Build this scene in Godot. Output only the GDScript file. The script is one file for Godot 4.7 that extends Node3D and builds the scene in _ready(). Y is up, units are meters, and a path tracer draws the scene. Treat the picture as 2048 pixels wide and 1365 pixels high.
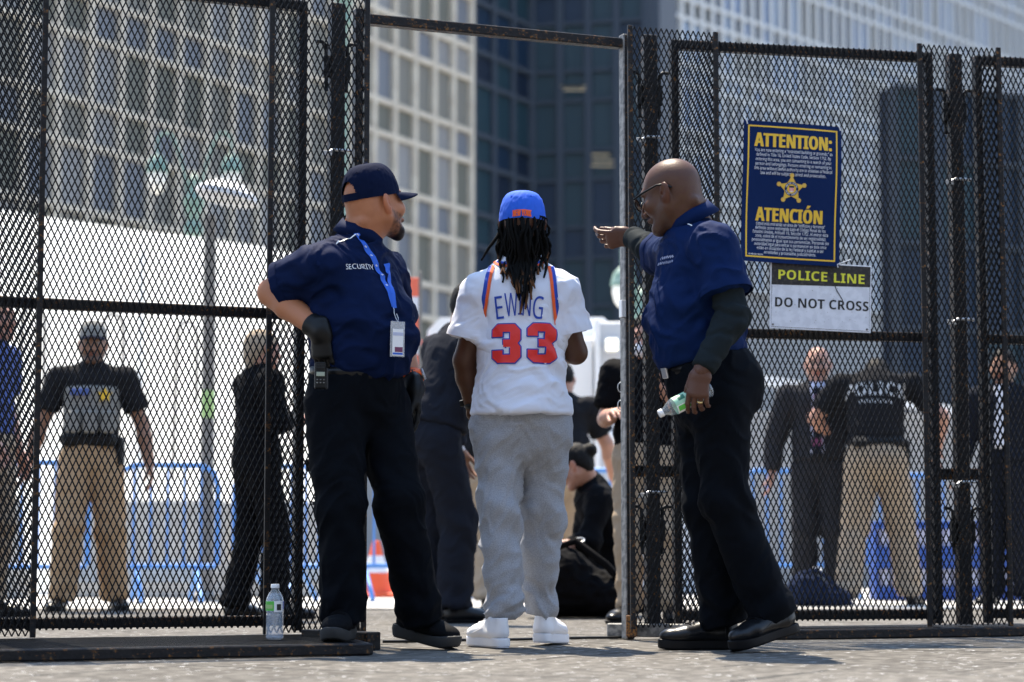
extends Node3D
# A checkpoint gate in a mesh security fence: two guards, a fan in a basketball jersey walking through, a crowd and towers behind.

var M := {}
var fold := FastNoiseLite.new()
var taken := {}
var bumps := {}

# ---------------------------------------------------------------- distance-field modeller
class Blob:
	var lo: Vector3
	var c: float
	var nx: int
	var ny: int
	var nz: int
	var f: PackedFloat32Array
	func _init(a: Vector3, b: Vector3, cell: float):
		lo = a
		c = cell
		nx = int((b.x - a.x) / c) + 2
		ny = int((b.y - a.y) / c) + 2
		nz = int((b.z - a.z) / c) + 2
		f.resize(nx * ny * nz)
		f.fill(9.0)
	# tapered bone with an elliptic section: ra, rb = (half width along u, half depth); flat: 1 = cut off at a, 2 = at b; cut: carve instead of add
	func put(a: Vector3, b: Vector3, ra: Vector2, rb: Vector2, u0 := Vector3.RIGHT, k := 0.02, flat := 0, cut := false) -> void:
		var ab := b - a
		var L := maxf(ab.length(), 0.0001)
		var n := ab / L if ab.length() > 0.0001 else Vector3.UP
		var u := u0 - n * u0.dot(n)
		if u.length() < 0.05:
			u = Vector3.FORWARD - n * Vector3.FORWARD.dot(n)
		u = u.normalized()
		var v := n.cross(u)
		var R := maxf(maxf(ra.x, ra.y), maxf(rb.x, rb.y)) + k + c * 2.5
		var mn := Vector3(minf(a.x, b.x), minf(a.y, b.y), minf(a.z, b.z)) - Vector3(R, R, R) - lo
		var mx := Vector3(maxf(a.x, b.x), maxf(a.y, b.y), maxf(a.z, b.z)) + Vector3(R, R, R) - lo
		var x0 := clampi(int(mn.x / c), 0, nx)
		var x1 := clampi(int(mx.x / c) + 1, 0, nx)
		var y0 := clampi(int(mn.y / c), 0, ny)
		var y1 := clampi(int(mx.y / c) + 1, 0, ny)
		var z0 := clampi(int(mn.z / c), 0, nz)
		var z1 := clampi(int(mx.z / c) + 1, 0, nz)
		var kk := maxf(k, 0.0005)
		var er := c * 1.8
		var fa := (flat & 1) != 0
		var fb := (flat & 2) != 0
		for z in range(z0, z1):
			for y in range(y0, y1):
				var i := (z * ny + y) * nx + x0
				for x in range(x0, x1):
					var p := Vector3(lo.x + x * c, lo.y + y * c, lo.z + z * c) - a
					var s := p.dot(n)
					var t := clampf(s / L, 0.0, 1.0)
					var qn := s - t * L
					var w := lerpf(ra.x, rb.x, t)
					var d := lerpf(ra.y, rb.y, t)
					var m := minf(w, d)
					var e := -9.0
					if fa:
						e = -s
						qn = maxf(qn, 0.0)
					if fb:
						e = maxf(e, s - L)
						qn = minf(qn, 0.0)
					var qu := p.dot(u) / w
					var qv := p.dot(v) / d
					qn = qn / m
					var D := (sqrt(qu * qu + qv * qv + qn * qn) - 1.0) * m
					if e > -8.0:
						var hh := maxf(er - absf(D - e), 0.0) / er
						D = maxf(D, e) + hh * hh * er * 0.25
					var o := f[i]
					if cut:
						var h := maxf(kk - absf(-D - o), 0.0) / kk
						f[i] = maxf(o, -D) + h * h * kk * 0.25
					else:
						var h := maxf(kk - absf(D - o), 0.0) / kk
						f[i] = minf(o, D) - h * h * kk * 0.25
					i += 1
	func ball(p: Vector3, r: Vector3, B := Basis.IDENTITY, k := 0.02, cut := false) -> void:
		var R := maxf(r.x, maxf(r.y, r.z)) + k + c * 2.5
		var m := minf(r.x, minf(r.y, r.z))
		var kk := maxf(k, 0.0005)
		var q0 := p - Vector3(R, R, R) - lo
		var q1 := p + Vector3(R, R, R) - lo
		var inv := B.transposed()
		for z in range(clampi(int(q0.z / c), 0, nz), clampi(int(q1.z / c) + 1, 0, nz)):
			for y in range(clampi(int(q0.y / c), 0, ny), clampi(int(q1.y / c) + 1, 0, ny)):
				for x in range(clampi(int(q0.x / c), 0, nx), clampi(int(q1.x / c) + 1, 0, nx)):
					var i := (z * ny + y) * nx + x
					var g := (inv * (Vector3(lo.x + x * c, lo.y + y * c, lo.z + z * c) - p)) / r
					var D := (g.length() - 1.0) * m
					var o := f[i]
					if cut:
						var h := maxf(kk - absf(-D - o), 0.0) / kk
						f[i] = maxf(o, -D) + h * h * kk * 0.25
					else:
						var h := maxf(kk - absf(D - o), 0.0) / kk
						f[i] = minf(o, D) - h * h * kk * 0.25
	# keep only the side of the plane that n points away from
	func slice(p: Vector3, n: Vector3) -> void:
		for z in nz:
			for y in ny:
				var i := (z * ny + y) * nx
				for x in nx:
					if f[i] < 0.1:
						f[i] = maxf(f[i], (Vector3(lo.x + x * c, lo.y + y * c, lo.z + z * c) - p).dot(n))
					i += 1
	func at(p: Vector3) -> float:
		var q := (p - lo) / c
		var x := int(q.x)
		var y := int(q.y)
		var z := int(q.z)
		if x < 0 or y < 0 or z < 0 or x >= nx - 1 or y >= ny - 1 or z >= nz - 1:
			return 9.0
		var g := q - Vector3(x, y, z)
		var i := (z * ny + y) * nx + x
		var j := i + nx * ny
		var a := lerpf(lerpf(f[i], f[i + 1], g.x), lerpf(f[i + nx], f[i + nx + 1], g.x), g.y)
		var b := lerpf(lerpf(f[j], f[j + 1], g.x), lerpf(f[j + nx], f[j + nx + 1], g.x), g.y)
		return lerpf(a, b, g.z)
	func grad(p: Vector3) -> Vector3:
		return Vector3(at(p + Vector3(c, 0, 0)) - at(p - Vector3(c, 0, 0)), at(p + Vector3(0, c, 0)) - at(p - Vector3(0, c, 0)), at(p + Vector3(0, 0, c)) - at(p - Vector3(0, 0, c))).normalized()
	# first point of the surface met from p along d
	func hit(p: Vector3, d: Vector3, far := 0.5) -> Vector3:
		var s := 0.0
		var last := 1.0
		while s < far:
			var g := at(p + d * s)
			if g < 0.0:
				var back := c * 0.5 * g / (g - last) if last < 8.0 else 0.0
				return p + d * (s - back)
			last = g
			s += c * 0.5
		return p
	# surface nets: [vertices, normals, indices]
	func net(disp = null) -> Array:
		var id := PackedInt32Array()
		id.resize(f.size())
		id.fill(-1)
		var V := PackedVector3Array()
		var cells := PackedInt32Array()
		var lim := c * 2.2
		var sx := 1
		var sy := nx
		var sz := nx * ny
		for z in nz - 1:
			for y in ny - 1:
				var i := (z * ny + y) * nx
				for x in nx - 1:
					var a := f[i]
					if a < lim and a > -lim:
						var b := f[i + 1]
						var d := f[i + sy]
						var e := f[i + sy + 1]
						var g := f[i + sz]
						var h := f[i + sz + 1]
						var k := f[i + sz + sy]
						var l := f[i + sz + sy + 1]
						var neg := int(a < 0.0) + int(b < 0.0) + int(d < 0.0) + int(e < 0.0) + int(g < 0.0) + int(h < 0.0) + int(k < 0.0) + int(l < 0.0)
						if neg > 0 and neg < 8:
							var s := Vector3.ZERO
							var n := 0
							if (a < 0.0) != (b < 0.0):
								s += Vector3(a / (a - b), 0, 0)
								n += 1
							if (d < 0.0) != (e < 0.0):
								s += Vector3(d / (d - e), 1, 0)
								n += 1
							if (g < 0.0) != (h < 0.0):
								s += Vector3(g / (g - h), 0, 1)
								n += 1
							if (k < 0.0) != (l < 0.0):
								s += Vector3(k / (k - l), 1, 1)
								n += 1
							if (a < 0.0) != (d < 0.0):
								s += Vector3(0, a / (a - d), 0)
								n += 1
							if (b < 0.0) != (e < 0.0):
								s += Vector3(1, b / (b - e), 0)
								n += 1
							if (g < 0.0) != (k < 0.0):
								s += Vector3(0, g / (g - k), 1)
								n += 1
							if (h < 0.0) != (l < 0.0):
								s += Vector3(1, h / (h - l), 1)
								n += 1
							if (a < 0.0) != (g < 0.0):
								s += Vector3(0, 0, a / (a - g))
								n += 1
							if (b < 0.0) != (h < 0.0):
								s += Vector3(1, 0, b / (b - h))
								n += 1
							if (d < 0.0) != (k < 0.0):
								s += Vector3(0, 1, d / (d - k))
								n += 1
							if (e < 0.0) != (l < 0.0):
								s += Vector3(1, 1, e / (e - l))
								n += 1
							id[i] = V.size()
							cells.append(i)
							V.append(lo + (Vector3(x, y, z) + s / n) * c)
					i += 1
		var I := PackedInt32Array()
		for i in cells:
			var a := f[i] < 0.0
			if (f[i + sx] < 0.0) != a and i >= sy + sz:
				_quad(I, id[i - sy - sz], id[i - sz], id[i], id[i - sy], a)
			if (f[i + sy] < 0.0) != a and i >= sx + sz:
				_quad(I, id[i - sx - sz], id[i - sx], id[i], id[i - sz], a)
			if (f[i + sz] < 0.0) != a and i >= sx + sy:
				_quad(I, id[i - sx - sy], id[i - sy], id[i], id[i - sx], a)
		var N := PackedVector3Array()
		N.resize(V.size())
		for i in V.size():
			N[i] = grad(V[i])
		if disp != null:
			for i in V.size():
				var q: float = disp.call(V[i], N[i])
				V[i] += N[i] * q
			N = Blob.normals(V, I)
		return [V, N, I]
	func _quad(I: PackedInt32Array, a: int, b: int, d: int, e: int, flip: bool) -> void:
		if a < 0 or b < 0 or d < 0 or e < 0:
			return
		if flip:
			I.append_array(PackedInt32Array([a, d, b, a, e, d]))
		else:
			I.append_array(PackedInt32Array([a, b, d, a, d, e]))
	static func normals(V: PackedVector3Array, I: PackedInt32Array) -> PackedVector3Array:
		var N := PackedVector3Array()
		N.resize(V.size())
		for t in range(0, I.size(), 3):
			var n := (V[I[t + 2]] - V[I[t]]).cross(V[I[t + 1]] - V[I[t]])
			N[I[t]] += n
			N[I[t + 1]] += n
			N[I[t + 2]] += n
		for i in N.size():
			N[i] = N[i].normalized()
		return N

# ---------------------------------------------------------------- nodes
func numbered(called: String) -> String:
	var n: int = taken.get(called, 0)
	taken[called] = n + 1
	return called if n == 0 else "%s_%03d" % [called, n]

func tag(o: Node, label: String, category: String, group := "", kind := "") -> Node:
	o.set_meta("label", label)
	o.set_meta("category", category)
	if group: o.set_meta("group", group)
	if kind: o.set_meta("kind", kind)
	return o

func thing(called: String, label: String, category: String, at := Vector3.ZERO, group := "") -> Node3D:
	var o := Node3D.new()
	o.name = numbered(called)
	add_child(o)
	o.position = at
	tag(o, label, category, group)
	return o

func obj(called: String, mesh: Mesh, m: Material, parent: Node3D = null) -> MeshInstance3D:
	var o := MeshInstance3D.new()
	o.mesh = mesh
	o.material_override = m
	if parent:
		o.name = called
		parent.add_child(o, true)
	else:
		o.name = numbered(called)
		add_child(o)
	return o

# mesh from field arrays, moved so that base is the origin
func skin_mesh(parts: Array, base: Vector3, colors: Array = []) -> ArrayMesh:
	var V := PackedVector3Array()
	var N := PackedVector3Array()
	var I := PackedInt32Array()
	var C := PackedColorArray()
	for q in parts.size():
		var at := V.size()
		for p: Vector3 in parts[q][0]:
			V.append(p - base)
		N.append_array(parts[q][1])
		for i: int in parts[q][2]:
			I.append(i + at)
		if colors:
			if colors[q] is Color:
				for p in parts[q][0].size(): C.append(colors[q])
			else:
				C.append_array(colors[q])
	var A := []
	A.resize(Mesh.ARRAY_MAX)
	A[Mesh.ARRAY_VERTEX] = V
	A[Mesh.ARRAY_NORMAL] = N
	A[Mesh.ARRAY_INDEX] = I
	if colors: A[Mesh.ARRAY_COLOR] = C
	var m := ArrayMesh.new()
	m.add_surface_from_arrays(Mesh.PRIMITIVE_TRIANGLES, A)
	return m

# ---------------------------------------------------------------- hard-surface shapes
func shape() -> SurfaceTool:
	var st := SurfaceTool.new()
	st.begin(Mesh.PRIMITIVE_TRIANGLES)
	st.set_smooth_group(-1)
	return st

func done(st: SurfaceTool) -> ArrayMesh:
	st.generate_normals()
	return st.commit()

func tri(st: SurfaceTool, a: Vector3, b: Vector3, d: Vector3, out: Vector3) -> void:
	if (b - a).cross(d - a).dot(out) > 0.0:
		var s := b
		b = d
		d = s
	st.add_vertex(a)
	st.add_vertex(b)
	st.add_vertex(d)

func quad(st: SurfaceTool, a: Vector3, b: Vector3, d: Vector3, e: Vector3, out: Vector3) -> void:
	tri(st, a, b, d, out)
	tri(st, a, d, e, out)

# chamfered box
func cbox(st: SurfaceTool, xf: Transform3D, size: Vector3, bev := 0.003) -> void:
	var h := size * 0.5
	var b := minf(bev, minf(h.x, minf(h.y, h.z)) * 0.9)
	st.set_smooth_group(-1)
	for ax in 3:
		var u := (ax + 1) % 3
		var w := (ax + 2) % 3
		for s in [-1.0, 1.0]:
			var q := []
			for c in [[-1, -1], [1, -1], [1, 1], [-1, 1]]:
				var p := Vector3.ZERO
				p[ax] = h[ax] * s
				p[u] = (h[u] - b) * c[0]
				p[w] = (h[w] - b) * c[1]
				q.append(xf * p)
			var o := Vector3.ZERO
			o[ax] = s
			quad(st, q[0], q[1], q[2], q[3], xf.basis * o)
		for s in [-1.0, 1.0]:
			for r in [-1.0, 1.0]:
				var q := []
				for c in [[0, -1], [1, -1], [1, 1], [0, 1]]:
					var p := Vector3.ZERO
					p[u] = s * (h[u] - (b if c[0] == 1 else 0.0))
					p[w] = r * (h[w] - (0.0 if c[0] == 1 else b))
					p[ax] = (h[ax] - b) * c[1]
					q.append(xf * p)
				var o := Vector3.ZERO
				o[u] = s
				o[w] = r
				quad(st, q[0], q[1], q[2], q[3], xf.basis * o)
	for i in 8:
		var s := Vector3(1 if i & 1 else -1, 1 if i & 2 else -1, 1 if i & 4 else -1)
		tri(st, xf * (s * (h - Vector3(0, b, b))), xf * (s * (h - Vector3(b, 0, b))), xf * (s * (h - Vector3(b, b, 0))), xf.basis * s)

# straight bar of a rectangular section from a to b; side = direction of the width
func bar(st: SurfaceTool, a: Vector3, b: Vector3, w: float, d: float, side: Vector3, bev := 0.003) -> void:
	var y := (b - a).normalized()
	var x := (side - y * side.dot(y)).normalized()
	cbox(st, Transform3D(Basis(x, y, x.cross(y)), (a + b) * 0.5), Vector3(w, (b - a).length(), d), bev)

func tube(st: SurfaceTool, pts: Array, r, n := 8, caps := true) -> void:
	var rings := []
	var up := Vector3(0.13, 0.97, 0.2)
	var x := Vector3.ZERO
	for i in pts.size():
		var d: Vector3 = (pts[mini(i + 1, pts.size() - 1)] - pts[maxi(i - 1, 0)]).normalized()
		if i == 0:
			x = (up.cross(d) if absf(up.dot(d)) < 0.9 else Vector3.RIGHT.cross(d)).normalized()
		else:
			x = (x - d * x.dot(d)).normalized()
		var y := d.cross(x)
		var ring := []
		var rr: float = r[i] if r is Array else r
		for k in n:
			var a := TAU * k / n
			ring.append(pts[i] + (x * cos(a) + y * sin(a)) * rr)
		rings.append(ring)
	st.set_smooth_group(1)
	for i in pts.size() - 1:
		var m: Vector3 = (pts[i] + pts[i + 1]) * 0.5
		for k in n:
			var l := (k + 1) % n
			quad(st, rings[i][k], rings[i][l], rings[i + 1][l], rings[i + 1][k], (rings[i][k] + rings[i + 1][l]) * 0.5 - m)
	st.set_smooth_group(-1)
	if caps:
		for e in [0, pts.size() - 1]:
			var o: Vector3 = pts[0] - pts[1] if e == 0 else pts[e] - pts[e - 1]
			for k in n:
				tri(st, pts[e], rings[e][k], rings[e][(k + 1) % n], o)

# profile of (radius, height) points turned about the y axis of xf; corners sharper than 40 degrees stay sharp
func lathe(st: SurfaceTool, xf: Transform3D, prof: Array, n := 20, sx := 1.0) -> void:
	var g := 2
	for i in prof.size() - 1:
		var p: Vector2 = prof[i]
		var q: Vector2 = prof[i + 1]
		if i > 0 and absf((q - p).angle_to(p - prof[i - 1])) > 0.7:
			g += 1
		st.set_smooth_group(g)
		var nrm := Vector2(q.y - p.y, p.x - q.x)
		if nrm.length() < 1e-7: continue
		for k in n:
			var a := TAU * k / n
			var b := TAU * (k + 1) / n
			var o := Vector3(cos((a + b) / 2) * nrm.x, nrm.y, sin((a + b) / 2) * nrm.x)
			var v := [Vector3(cos(a) * p.x * sx, p.y, sin(a) * p.x), Vector3(cos(b) * p.x * sx, p.y, sin(b) * p.x), Vector3(cos(b) * q.x * sx, q.y, sin(b) * q.x), Vector3(cos(a) * q.x * sx, q.y, sin(a) * q.x)]
			if p.x > 1e-6: tri(st, xf * v[0], xf * v[1], xf * v[2], xf.basis * o)
			if q.x > 1e-6: tri(st, xf * v[0], xf * v[2], xf * v[3], xf.basis * o)
	st.set_smooth_group(-1)

# flat polygon in the xy plane of xf with a thickness along z
func prism(st: SurfaceTool, poly: PackedVector2Array, depth: float, xf: Transform3D) -> void:
	var t := Geometry2D.triangulate_polygon(poly)
	st.set_smooth_group(-1)
	for z in [depth * 0.5, -depth * 0.5]:
		for i in range(0, t.size(), 3):
			tri(st, xf * Vector3(poly[t[i]].x, poly[t[i]].y, z), xf * Vector3(poly[t[i + 1]].x, poly[t[i + 1]].y, z), xf * Vector3(poly[t[i + 2]].x, poly[t[i + 2]].y, z), xf.basis.z * signf(z))
	var ccw := not Geometry2D.is_polygon_clockwise(poly)
	for i in poly.size():
		var a := poly[i]
		var b := poly[(i + 1) % poly.size()]
		var o := Vector3(b.y - a.y, a.x - b.x, 0) * (1.0 if ccw else -1.0)
		quad(st, xf * Vector3(a.x, a.y, depth * 0.5), xf * Vector3(b.x, b.y, depth * 0.5), xf * Vector3(b.x, b.y, -depth * 0.5), xf * Vector3(a.x, a.y, -depth * 0.5), xf.basis * o)

# closed band round an ellipse (belts, collars, watch straps): lower and upper half-axes
func ring(st: SurfaceTool, c: Vector3, B: Basis, r0: Vector2, r1: Vector2, h: float, t: float, n := 40, wob := 0.0) -> void:
	st.set_smooth_group(3)
	for k in n:
		var P := []
		for e in [k, k + 1]:
			var a: float = TAU * e / n
			var w: float = wob * sin(a * 3.0 + 1.0)
			for j in [[r0, -h * 0.5, 0.0], [r1, h * 0.5, 0.0], [r1, h * 0.5, t], [r0, -h * 0.5, t]]:
				var r: Vector2 = j[0]
				P.append(c + B * Vector3(cos(a) * (r.x + j[2]), j[1] + w, sin(a) * (r.y + j[2])))
		var o: Vector3 = (P[2] + P[7]) * 0.5 - (P[0] + P[5]) * 0.5
		var mid := c
		quad(st, P[2], P[6], P[7], P[3], (P[2] + P[7]) * 0.5 - mid)
		quad(st, P[0], P[4], P[5], P[1], mid - (P[0] + P[5]) * 0.5)
		quad(st, P[1], P[5], P[6], P[2], B.y)
		quad(st, P[0], P[4], P[7], P[3], -B.y)
	st.set_smooth_group(-1)

# ---------------------------------------------------------------- lettering
func letters(txt: String, high: float, bold := true, wide := 1.0, serif := false) -> PackedVector3Array:
	var t := TextMesh.new()
	var ft := SystemFont.new()
	ft.font_names = PackedStringArray(["Droid Serif" if serif else "Droid Sans"])
	ft.font_weight = 700 if bold else 400
	t.font = ft
	t.text = txt
	t.font_size = 64
	t.pixel_size = high / 46.0
	t.depth = 0.0
	t.curve_step = 2.0
	var A := t.get_mesh_arrays()
	var V: PackedVector3Array = A[Mesh.ARRAY_VERTEX]
	var I = A[Mesh.ARRAY_INDEX]
	var out := PackedVector3Array()
	if I:
		for i: int in I: out.append(V[i] * Vector3(wide, 1, 1))
	else:
		for v in V: out.append(v * Vector3(wide, 1, 1))
	return out

func split(tris: PackedVector3Array, most: float) -> PackedVector3Array:
	var todo := Array(tris)
	var out := PackedVector3Array()
	while todo.size() >= 3:
		var d: Vector3 = todo.pop_back()
		var b: Vector3 = todo.pop_back()
		var a: Vector3 = todo.pop_back()
		var l := [a.distance_to(b), b.distance_to(d), d.distance_to(a)]
		if maxf(l[0], maxf(l[1], l[2])) < most:
			out.append_array([a, b, d])
		elif l[0] >= l[1] and l[0] >= l[2]:
			todo.append_array([a, (a + b) / 2, d, (a + b) / 2, b, d])
		elif l[1] >= l[2]:
			todo.append_array([a, b, (b + d) / 2, a, (b + d) / 2, d])
		else:
			todo.append_array([a, b, (a + d) / 2, (a + d) / 2, b, d])
	return out

# flat triangles laid by xf; with a Blob they are pressed onto its surface along -z of xf
func lay(st: SurfaceTool, tris: PackedVector3Array, xf: Transform3D, on: Blob = null, off := 0.003, disp = null, reach := 0.5) -> void:
	var q := split(tris, 0.012) if on else tris
	st.set_smooth_group(1 if on else -1)
	var z := xf.basis.z.normalized()
	for i in range(0, q.size(), 3):
		var P := []
		for j in 3:
			var p: Vector3 = xf * q[i + j]
			if on:
				p = on.hit(p, -z, reach)
				var g := on.grad(p)
				p += g * (off + (float(disp.call(p, g)) if disp != null else 0.0))
			P.append(p)
		tri(st, P[0], P[1], P[2], z)
	st.set_smooth_group(-1)

func poly_tris(poly: PackedVector2Array) -> PackedVector3Array:
	var out := PackedVector3Array()
	for i in Geometry2D.triangulate_polygon(poly):
		out.append(Vector3(poly[i].x, poly[i].y, 0))
	return out

# flat ribbon along 2-D points
func ribbon(pts: Array, w: float) -> PackedVector3Array:
	var out := PackedVector3Array()
	var L := []
	for i in pts.size():
		var d: Vector2 = (pts[mini(i + 1, pts.size() - 1)] - pts[maxi(i - 1, 0)]).normalized().orthogonal() * w * 0.5
		L.append([pts[i] + d, pts[i] - d])
	for i in pts.size() - 1:
		var q := [L[i][0], L[i][1], L[i + 1][1], L[i + 1][0]]
		for j in [0, 1, 2, 0, 2, 3]:
			out.append(Vector3(q[j].x, q[j].y, 0))
	return out

# ---------------------------------------------------------------- materials
func lin(r: float, g: float, b: float) -> Color:
	return Color(r, g, b).linear_to_srgb()

func mat(called: String, c: Color, rough := 0.8, metal := 0.0) -> StandardMaterial3D:
	var m := StandardMaterial3D.new()
	m.albedo_color = c
	m.roughness = rough
	m.metallic = metal
	M[called] = m
	return m

func noise_image(n: int, freq: float, sd: int, oct := 4) -> Image:
	var z := FastNoiseLite.new()
	z.seed = sd
	z.frequency = freq
	z.fractal_octaves = oct
	return z.get_seamless_image(n, n)

func bump(m: StandardMaterial3D, img: Image, strength: float, scale: float, world := false) -> void:
	var key := "%d %.2f" % [img.get_instance_id(), strength]
	if not bumps.has(key):
		var b := img.duplicate()
		b.convert(Image.FORMAT_RGBA8)
		b.bump_map_to_normal_map(strength)
		bumps[key] = ImageTexture.create_from_image(b)
	m.normal_enabled = true
	m.normal_texture = bumps[key]
	m.uv1_triplanar = true
	m.uv1_world_triplanar = world
	m.uv1_scale = Vector3.ONE * scale

func tint(m: StandardMaterial3D, img: Image, scale: float, world := false) -> void:
	m.albedo_texture = ImageTexture.create_from_image(img)
	m.uv1_triplanar = true
	m.uv1_world_triplanar = world
	m.uv1_scale = Vector3.ONE * scale

# two-colour mottle (linear colours) from noise
func mottle(n: int, freq: float, sd: int, a: Color, b: Color, lo := 0.3, hi := 0.7) -> Image:
	var z := noise_image(n, freq, sd)
	var o := Image.create(n, n, false, Image.FORMAT_RGB8)
	for y in n:
		for x in n:
			o.set_pixel(x, y, a.lerp(b, smoothstep(lo, hi, z.get_pixel(x, y).r)).linear_to_srgb())
	return o

func weave_image(n: int, step: int, sd: int) -> Image:
	var r := RandomNumberGenerator.new()
	r.seed = sd
	var o := Image.create(n, n, false, Image.FORMAT_L8)
	for y in n:
		for x in n:
			var v := 0.5 + 0.25 * sin(TAU * x / step) * cos(TAU * y / step) + r.randf_range(-0.12, 0.12)
			o.set_pixel(x, y, Color(v, v, v))
	return o

func paint_materials() -> void:
	var weave := weave_image(256, 8, 3)
	var grainy := noise_image(256, 0.05, 5, 5)
	var paint := noise_image(256, 0.03, 8, 4)
	# black painted steel with orange rust spots, and worn grey steel
	var z := noise_image(512, 0.02, 11, 4)
	var z2 := noise_image(512, 0.06, 12, 3)
	var img := Image.create(512, 512, false, Image.FORMAT_RGB8)
	for y in 512:
		for x in 512:
			var a := z.get_pixel(x, y).r
			var b := z2.get_pixel(x, y).r
			var c := Color(0.009, 0.0095, 0.011).lerp(Color(0.022, 0.021, 0.022), b)
			if a > 0.72: c = c.lerp(Color(0.10, 0.075, 0.05), smoothstep(0.72, 0.8, a) * 0.5)
			if a * 0.5 + b * 0.5 > 0.70: c = Color(0.34, 0.16, 0.03).lerp(Color(0.15, 0.06, 0.02), b)
			img.set_pixel(x, y, c.linear_to_srgb())
	var m := mat("steel", Color.WHITE, 0.42)
	tint(m, img, 2.2, true)
	bump(m, grainy, 1.2, 2.2, true)
	m.metallic_specular = 0.28
	mat("mesh", lin(0.006, 0.0065, 0.008), 0.5).metallic_specular = 0.28
	m = mat("worn", Color.WHITE, 0.5)
	tint(m, mottle(256, 0.03, 21, Color(0.10, 0.10, 0.10), Color(0.30, 0.29, 0.27)), 3.0, true)
	mat("zinc", lin(0.55, 0.56, 0.58), 0.35, 0.85)
	m = mat("rust", Color.WHITE, 0.8)
	tint(m, mottle(256, 0.05, 23, Color(0.05, 0.03, 0.02), Color(0.30, 0.13, 0.03)), 6.0, true)
	# ground
	var r := RandomNumberGenerator.new()
	r.seed = 77
	for v in 3:
		var g := mottle(1024, 0.012, 31 + v, Color(0.090, 0.084, 0.076) * (0.92 + 0.1 * v), Color(0.150, 0.140, 0.126) * (0.92 + 0.1 * v))
		for i in 9000:
			var px := r.randi_range(0, 1020)
			var py := r.randi_range(0, 1020)
			var s := r.randi_range(1, 3)
			var k := r.randf_range(0.04, 0.14)
			g.fill_rect(Rect2i(px, py, s, s), Color(k, k * 0.98, k * 0.95).linear_to_srgb())
		for i in 120:
			var px := r.randi_range(0, 1000)
			var py := r.randi_range(0, 1000)
			var k := r.randf_range(0.32, 0.5)
			for j in 3:
				g.fill_rect(Rect2i(px + r.randi_range(-6, 6), py + r.randi_range(-6, 6), r.randi_range(3, 15), r.randi_range(3, 12)), Color(k, k, k * 0.99).linear_to_srgb())
		m = mat("paver%d" % v, Color.WHITE, 0.9)
		m.metallic_specular = 0.2
		tint(m, g, 0.8 + 0.1 * v, true)
		bump(m, grainy, 2.0, 0.8 + 0.1 * v, true)
	m = mat("joint", Color.WHITE, 0.95)
	tint(m, mottle(256, 0.03, 41, Color(0.02, 0.02, 0.02), Color(0.05, 0.048, 0.045)), 1.0, true)
	m = mat("concrete", Color.WHITE, 0.9)
	tint(m, mottle(512, 0.02, 43, Color(0.40, 0.385, 0.36), Color(0.50, 0.485, 0.455)), 0.5, true)
	m = mat("block", Color.WHITE, 0.9)
	tint(m, mottle(512, 0.02, 44, Color(0.36, 0.34, 0.31), Color(0.5, 0.48, 0.44)), 1.1, true)
	# cloth
	for e in [["navy", Color(0.0022, 0.0085, 0.040), 0.75], ["navy2", Color(0.003, 0.0135, 0.062), 0.75], ["cap_navy", Color(0.003, 0.007, 0.027), 0.85], ["trouser", Color(0.0018, 0.0030, 0.0055), 0.8], ["black_cloth", Color(0.0035, 0.0035, 0.0045), 0.85], ["undershirt", Color(0.012, 0.017, 0.020), 0.8],
			["white_cloth", Color(0.78, 0.80, 0.89), 0.9], ["suit", Color(0.013, 0.015, 0.022), 0.85], ["charcoal", Color(0.030, 0.030, 0.034), 0.85], ["khaki", Color(0.42, 0.28, 0.16), 0.9], ["khaki2", Color(0.40, 0.31, 0.22), 0.9], ["vest", Color(0.25, 0.24, 0.215), 0.9],
			["shirt_blue", Color(0.09, 0.13, 0.32), 0.85], ["shirt_white", Color(0.72, 0.72, 0.76), 0.85], ["pale_blue", Color(0.50, 0.53, 0.68), 0.85], ["police_black", Color(0.014, 0.014, 0.016), 0.85], ["denim", Color(0.010, 0.017, 0.042), 0.9]]:
		m = mat(e[0], e[1].linear_to_srgb(), e[2])
		bump(m, weave, 0.6, 14.0)
		m.metallic_specular = 0.2
	M.khaki.normal_scale = 0.6
	m = mat("jersey", Color.WHITE, 0.7)
	var hole := Image.create(256, 256, false, Image.FORMAT_RGB8)
	hole.fill(lin(0.79, 0.81, 0.90))
	for y in 16:
		for x in 8:
			hole.fill_rect(Rect2i(x * 32 + (16 if y % 2 else 0) + 4, y * 16 + 4, 9, 8), lin(0.60, 0.61, 0.70))
	tint(m, hole, 19.0)
	# heather grey sweat cloth
	m = mat("heather", Color.WHITE, 0.95)
	var hz := noise_image(256, 0.12, 51, 3)
	var hi := Image.create(256, 256, false, Image.FORMAT_RGB8)
	for y in 256:
		for x in 256:
			var k := 0.35 + 0.24 * (hz.get_pixel(x, y).r - 0.5) + r.randf_range(-0.04, 0.04)
			hi.set_pixel(x, y, Color(k * 0.98, k * 1.02, k * 1.12).linear_to_srgb())
	tint(m, hi, 5.0)
	bump(m, grainy, 1.0, 5.0)
	mat("orange", lin(0.88, 0.12, 0.02), 0.7)
	mat("blue", lin(0.012, 0.06, 0.42), 0.7)
	mat("number_red", lin(0.80, 0.028, 0.02), 0.55)
	m = mat("cap_blue", lin(0.012, 0.105, 0.62), 0.8)
	bump(m, weave, 0.5, 14.0)
	m = mat("skin", Color.WHITE, 0.46)
	m.metallic_specular = 0.38
	m.vertex_color_use_as_albedo = true
	bump(m, grainy, 0.8, 9.0)
	m = mat("hair", lin(0.006, 0.005, 0.0045), 0.7)
	m.metallic_specular = 0.3
	m = mat("dread", Color.WHITE, 0.75)
	m.metallic_specular = 0.22
	m.vertex_color_use_as_albedo = true
	bump(m, grainy, 3.0, 26.0)
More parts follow.
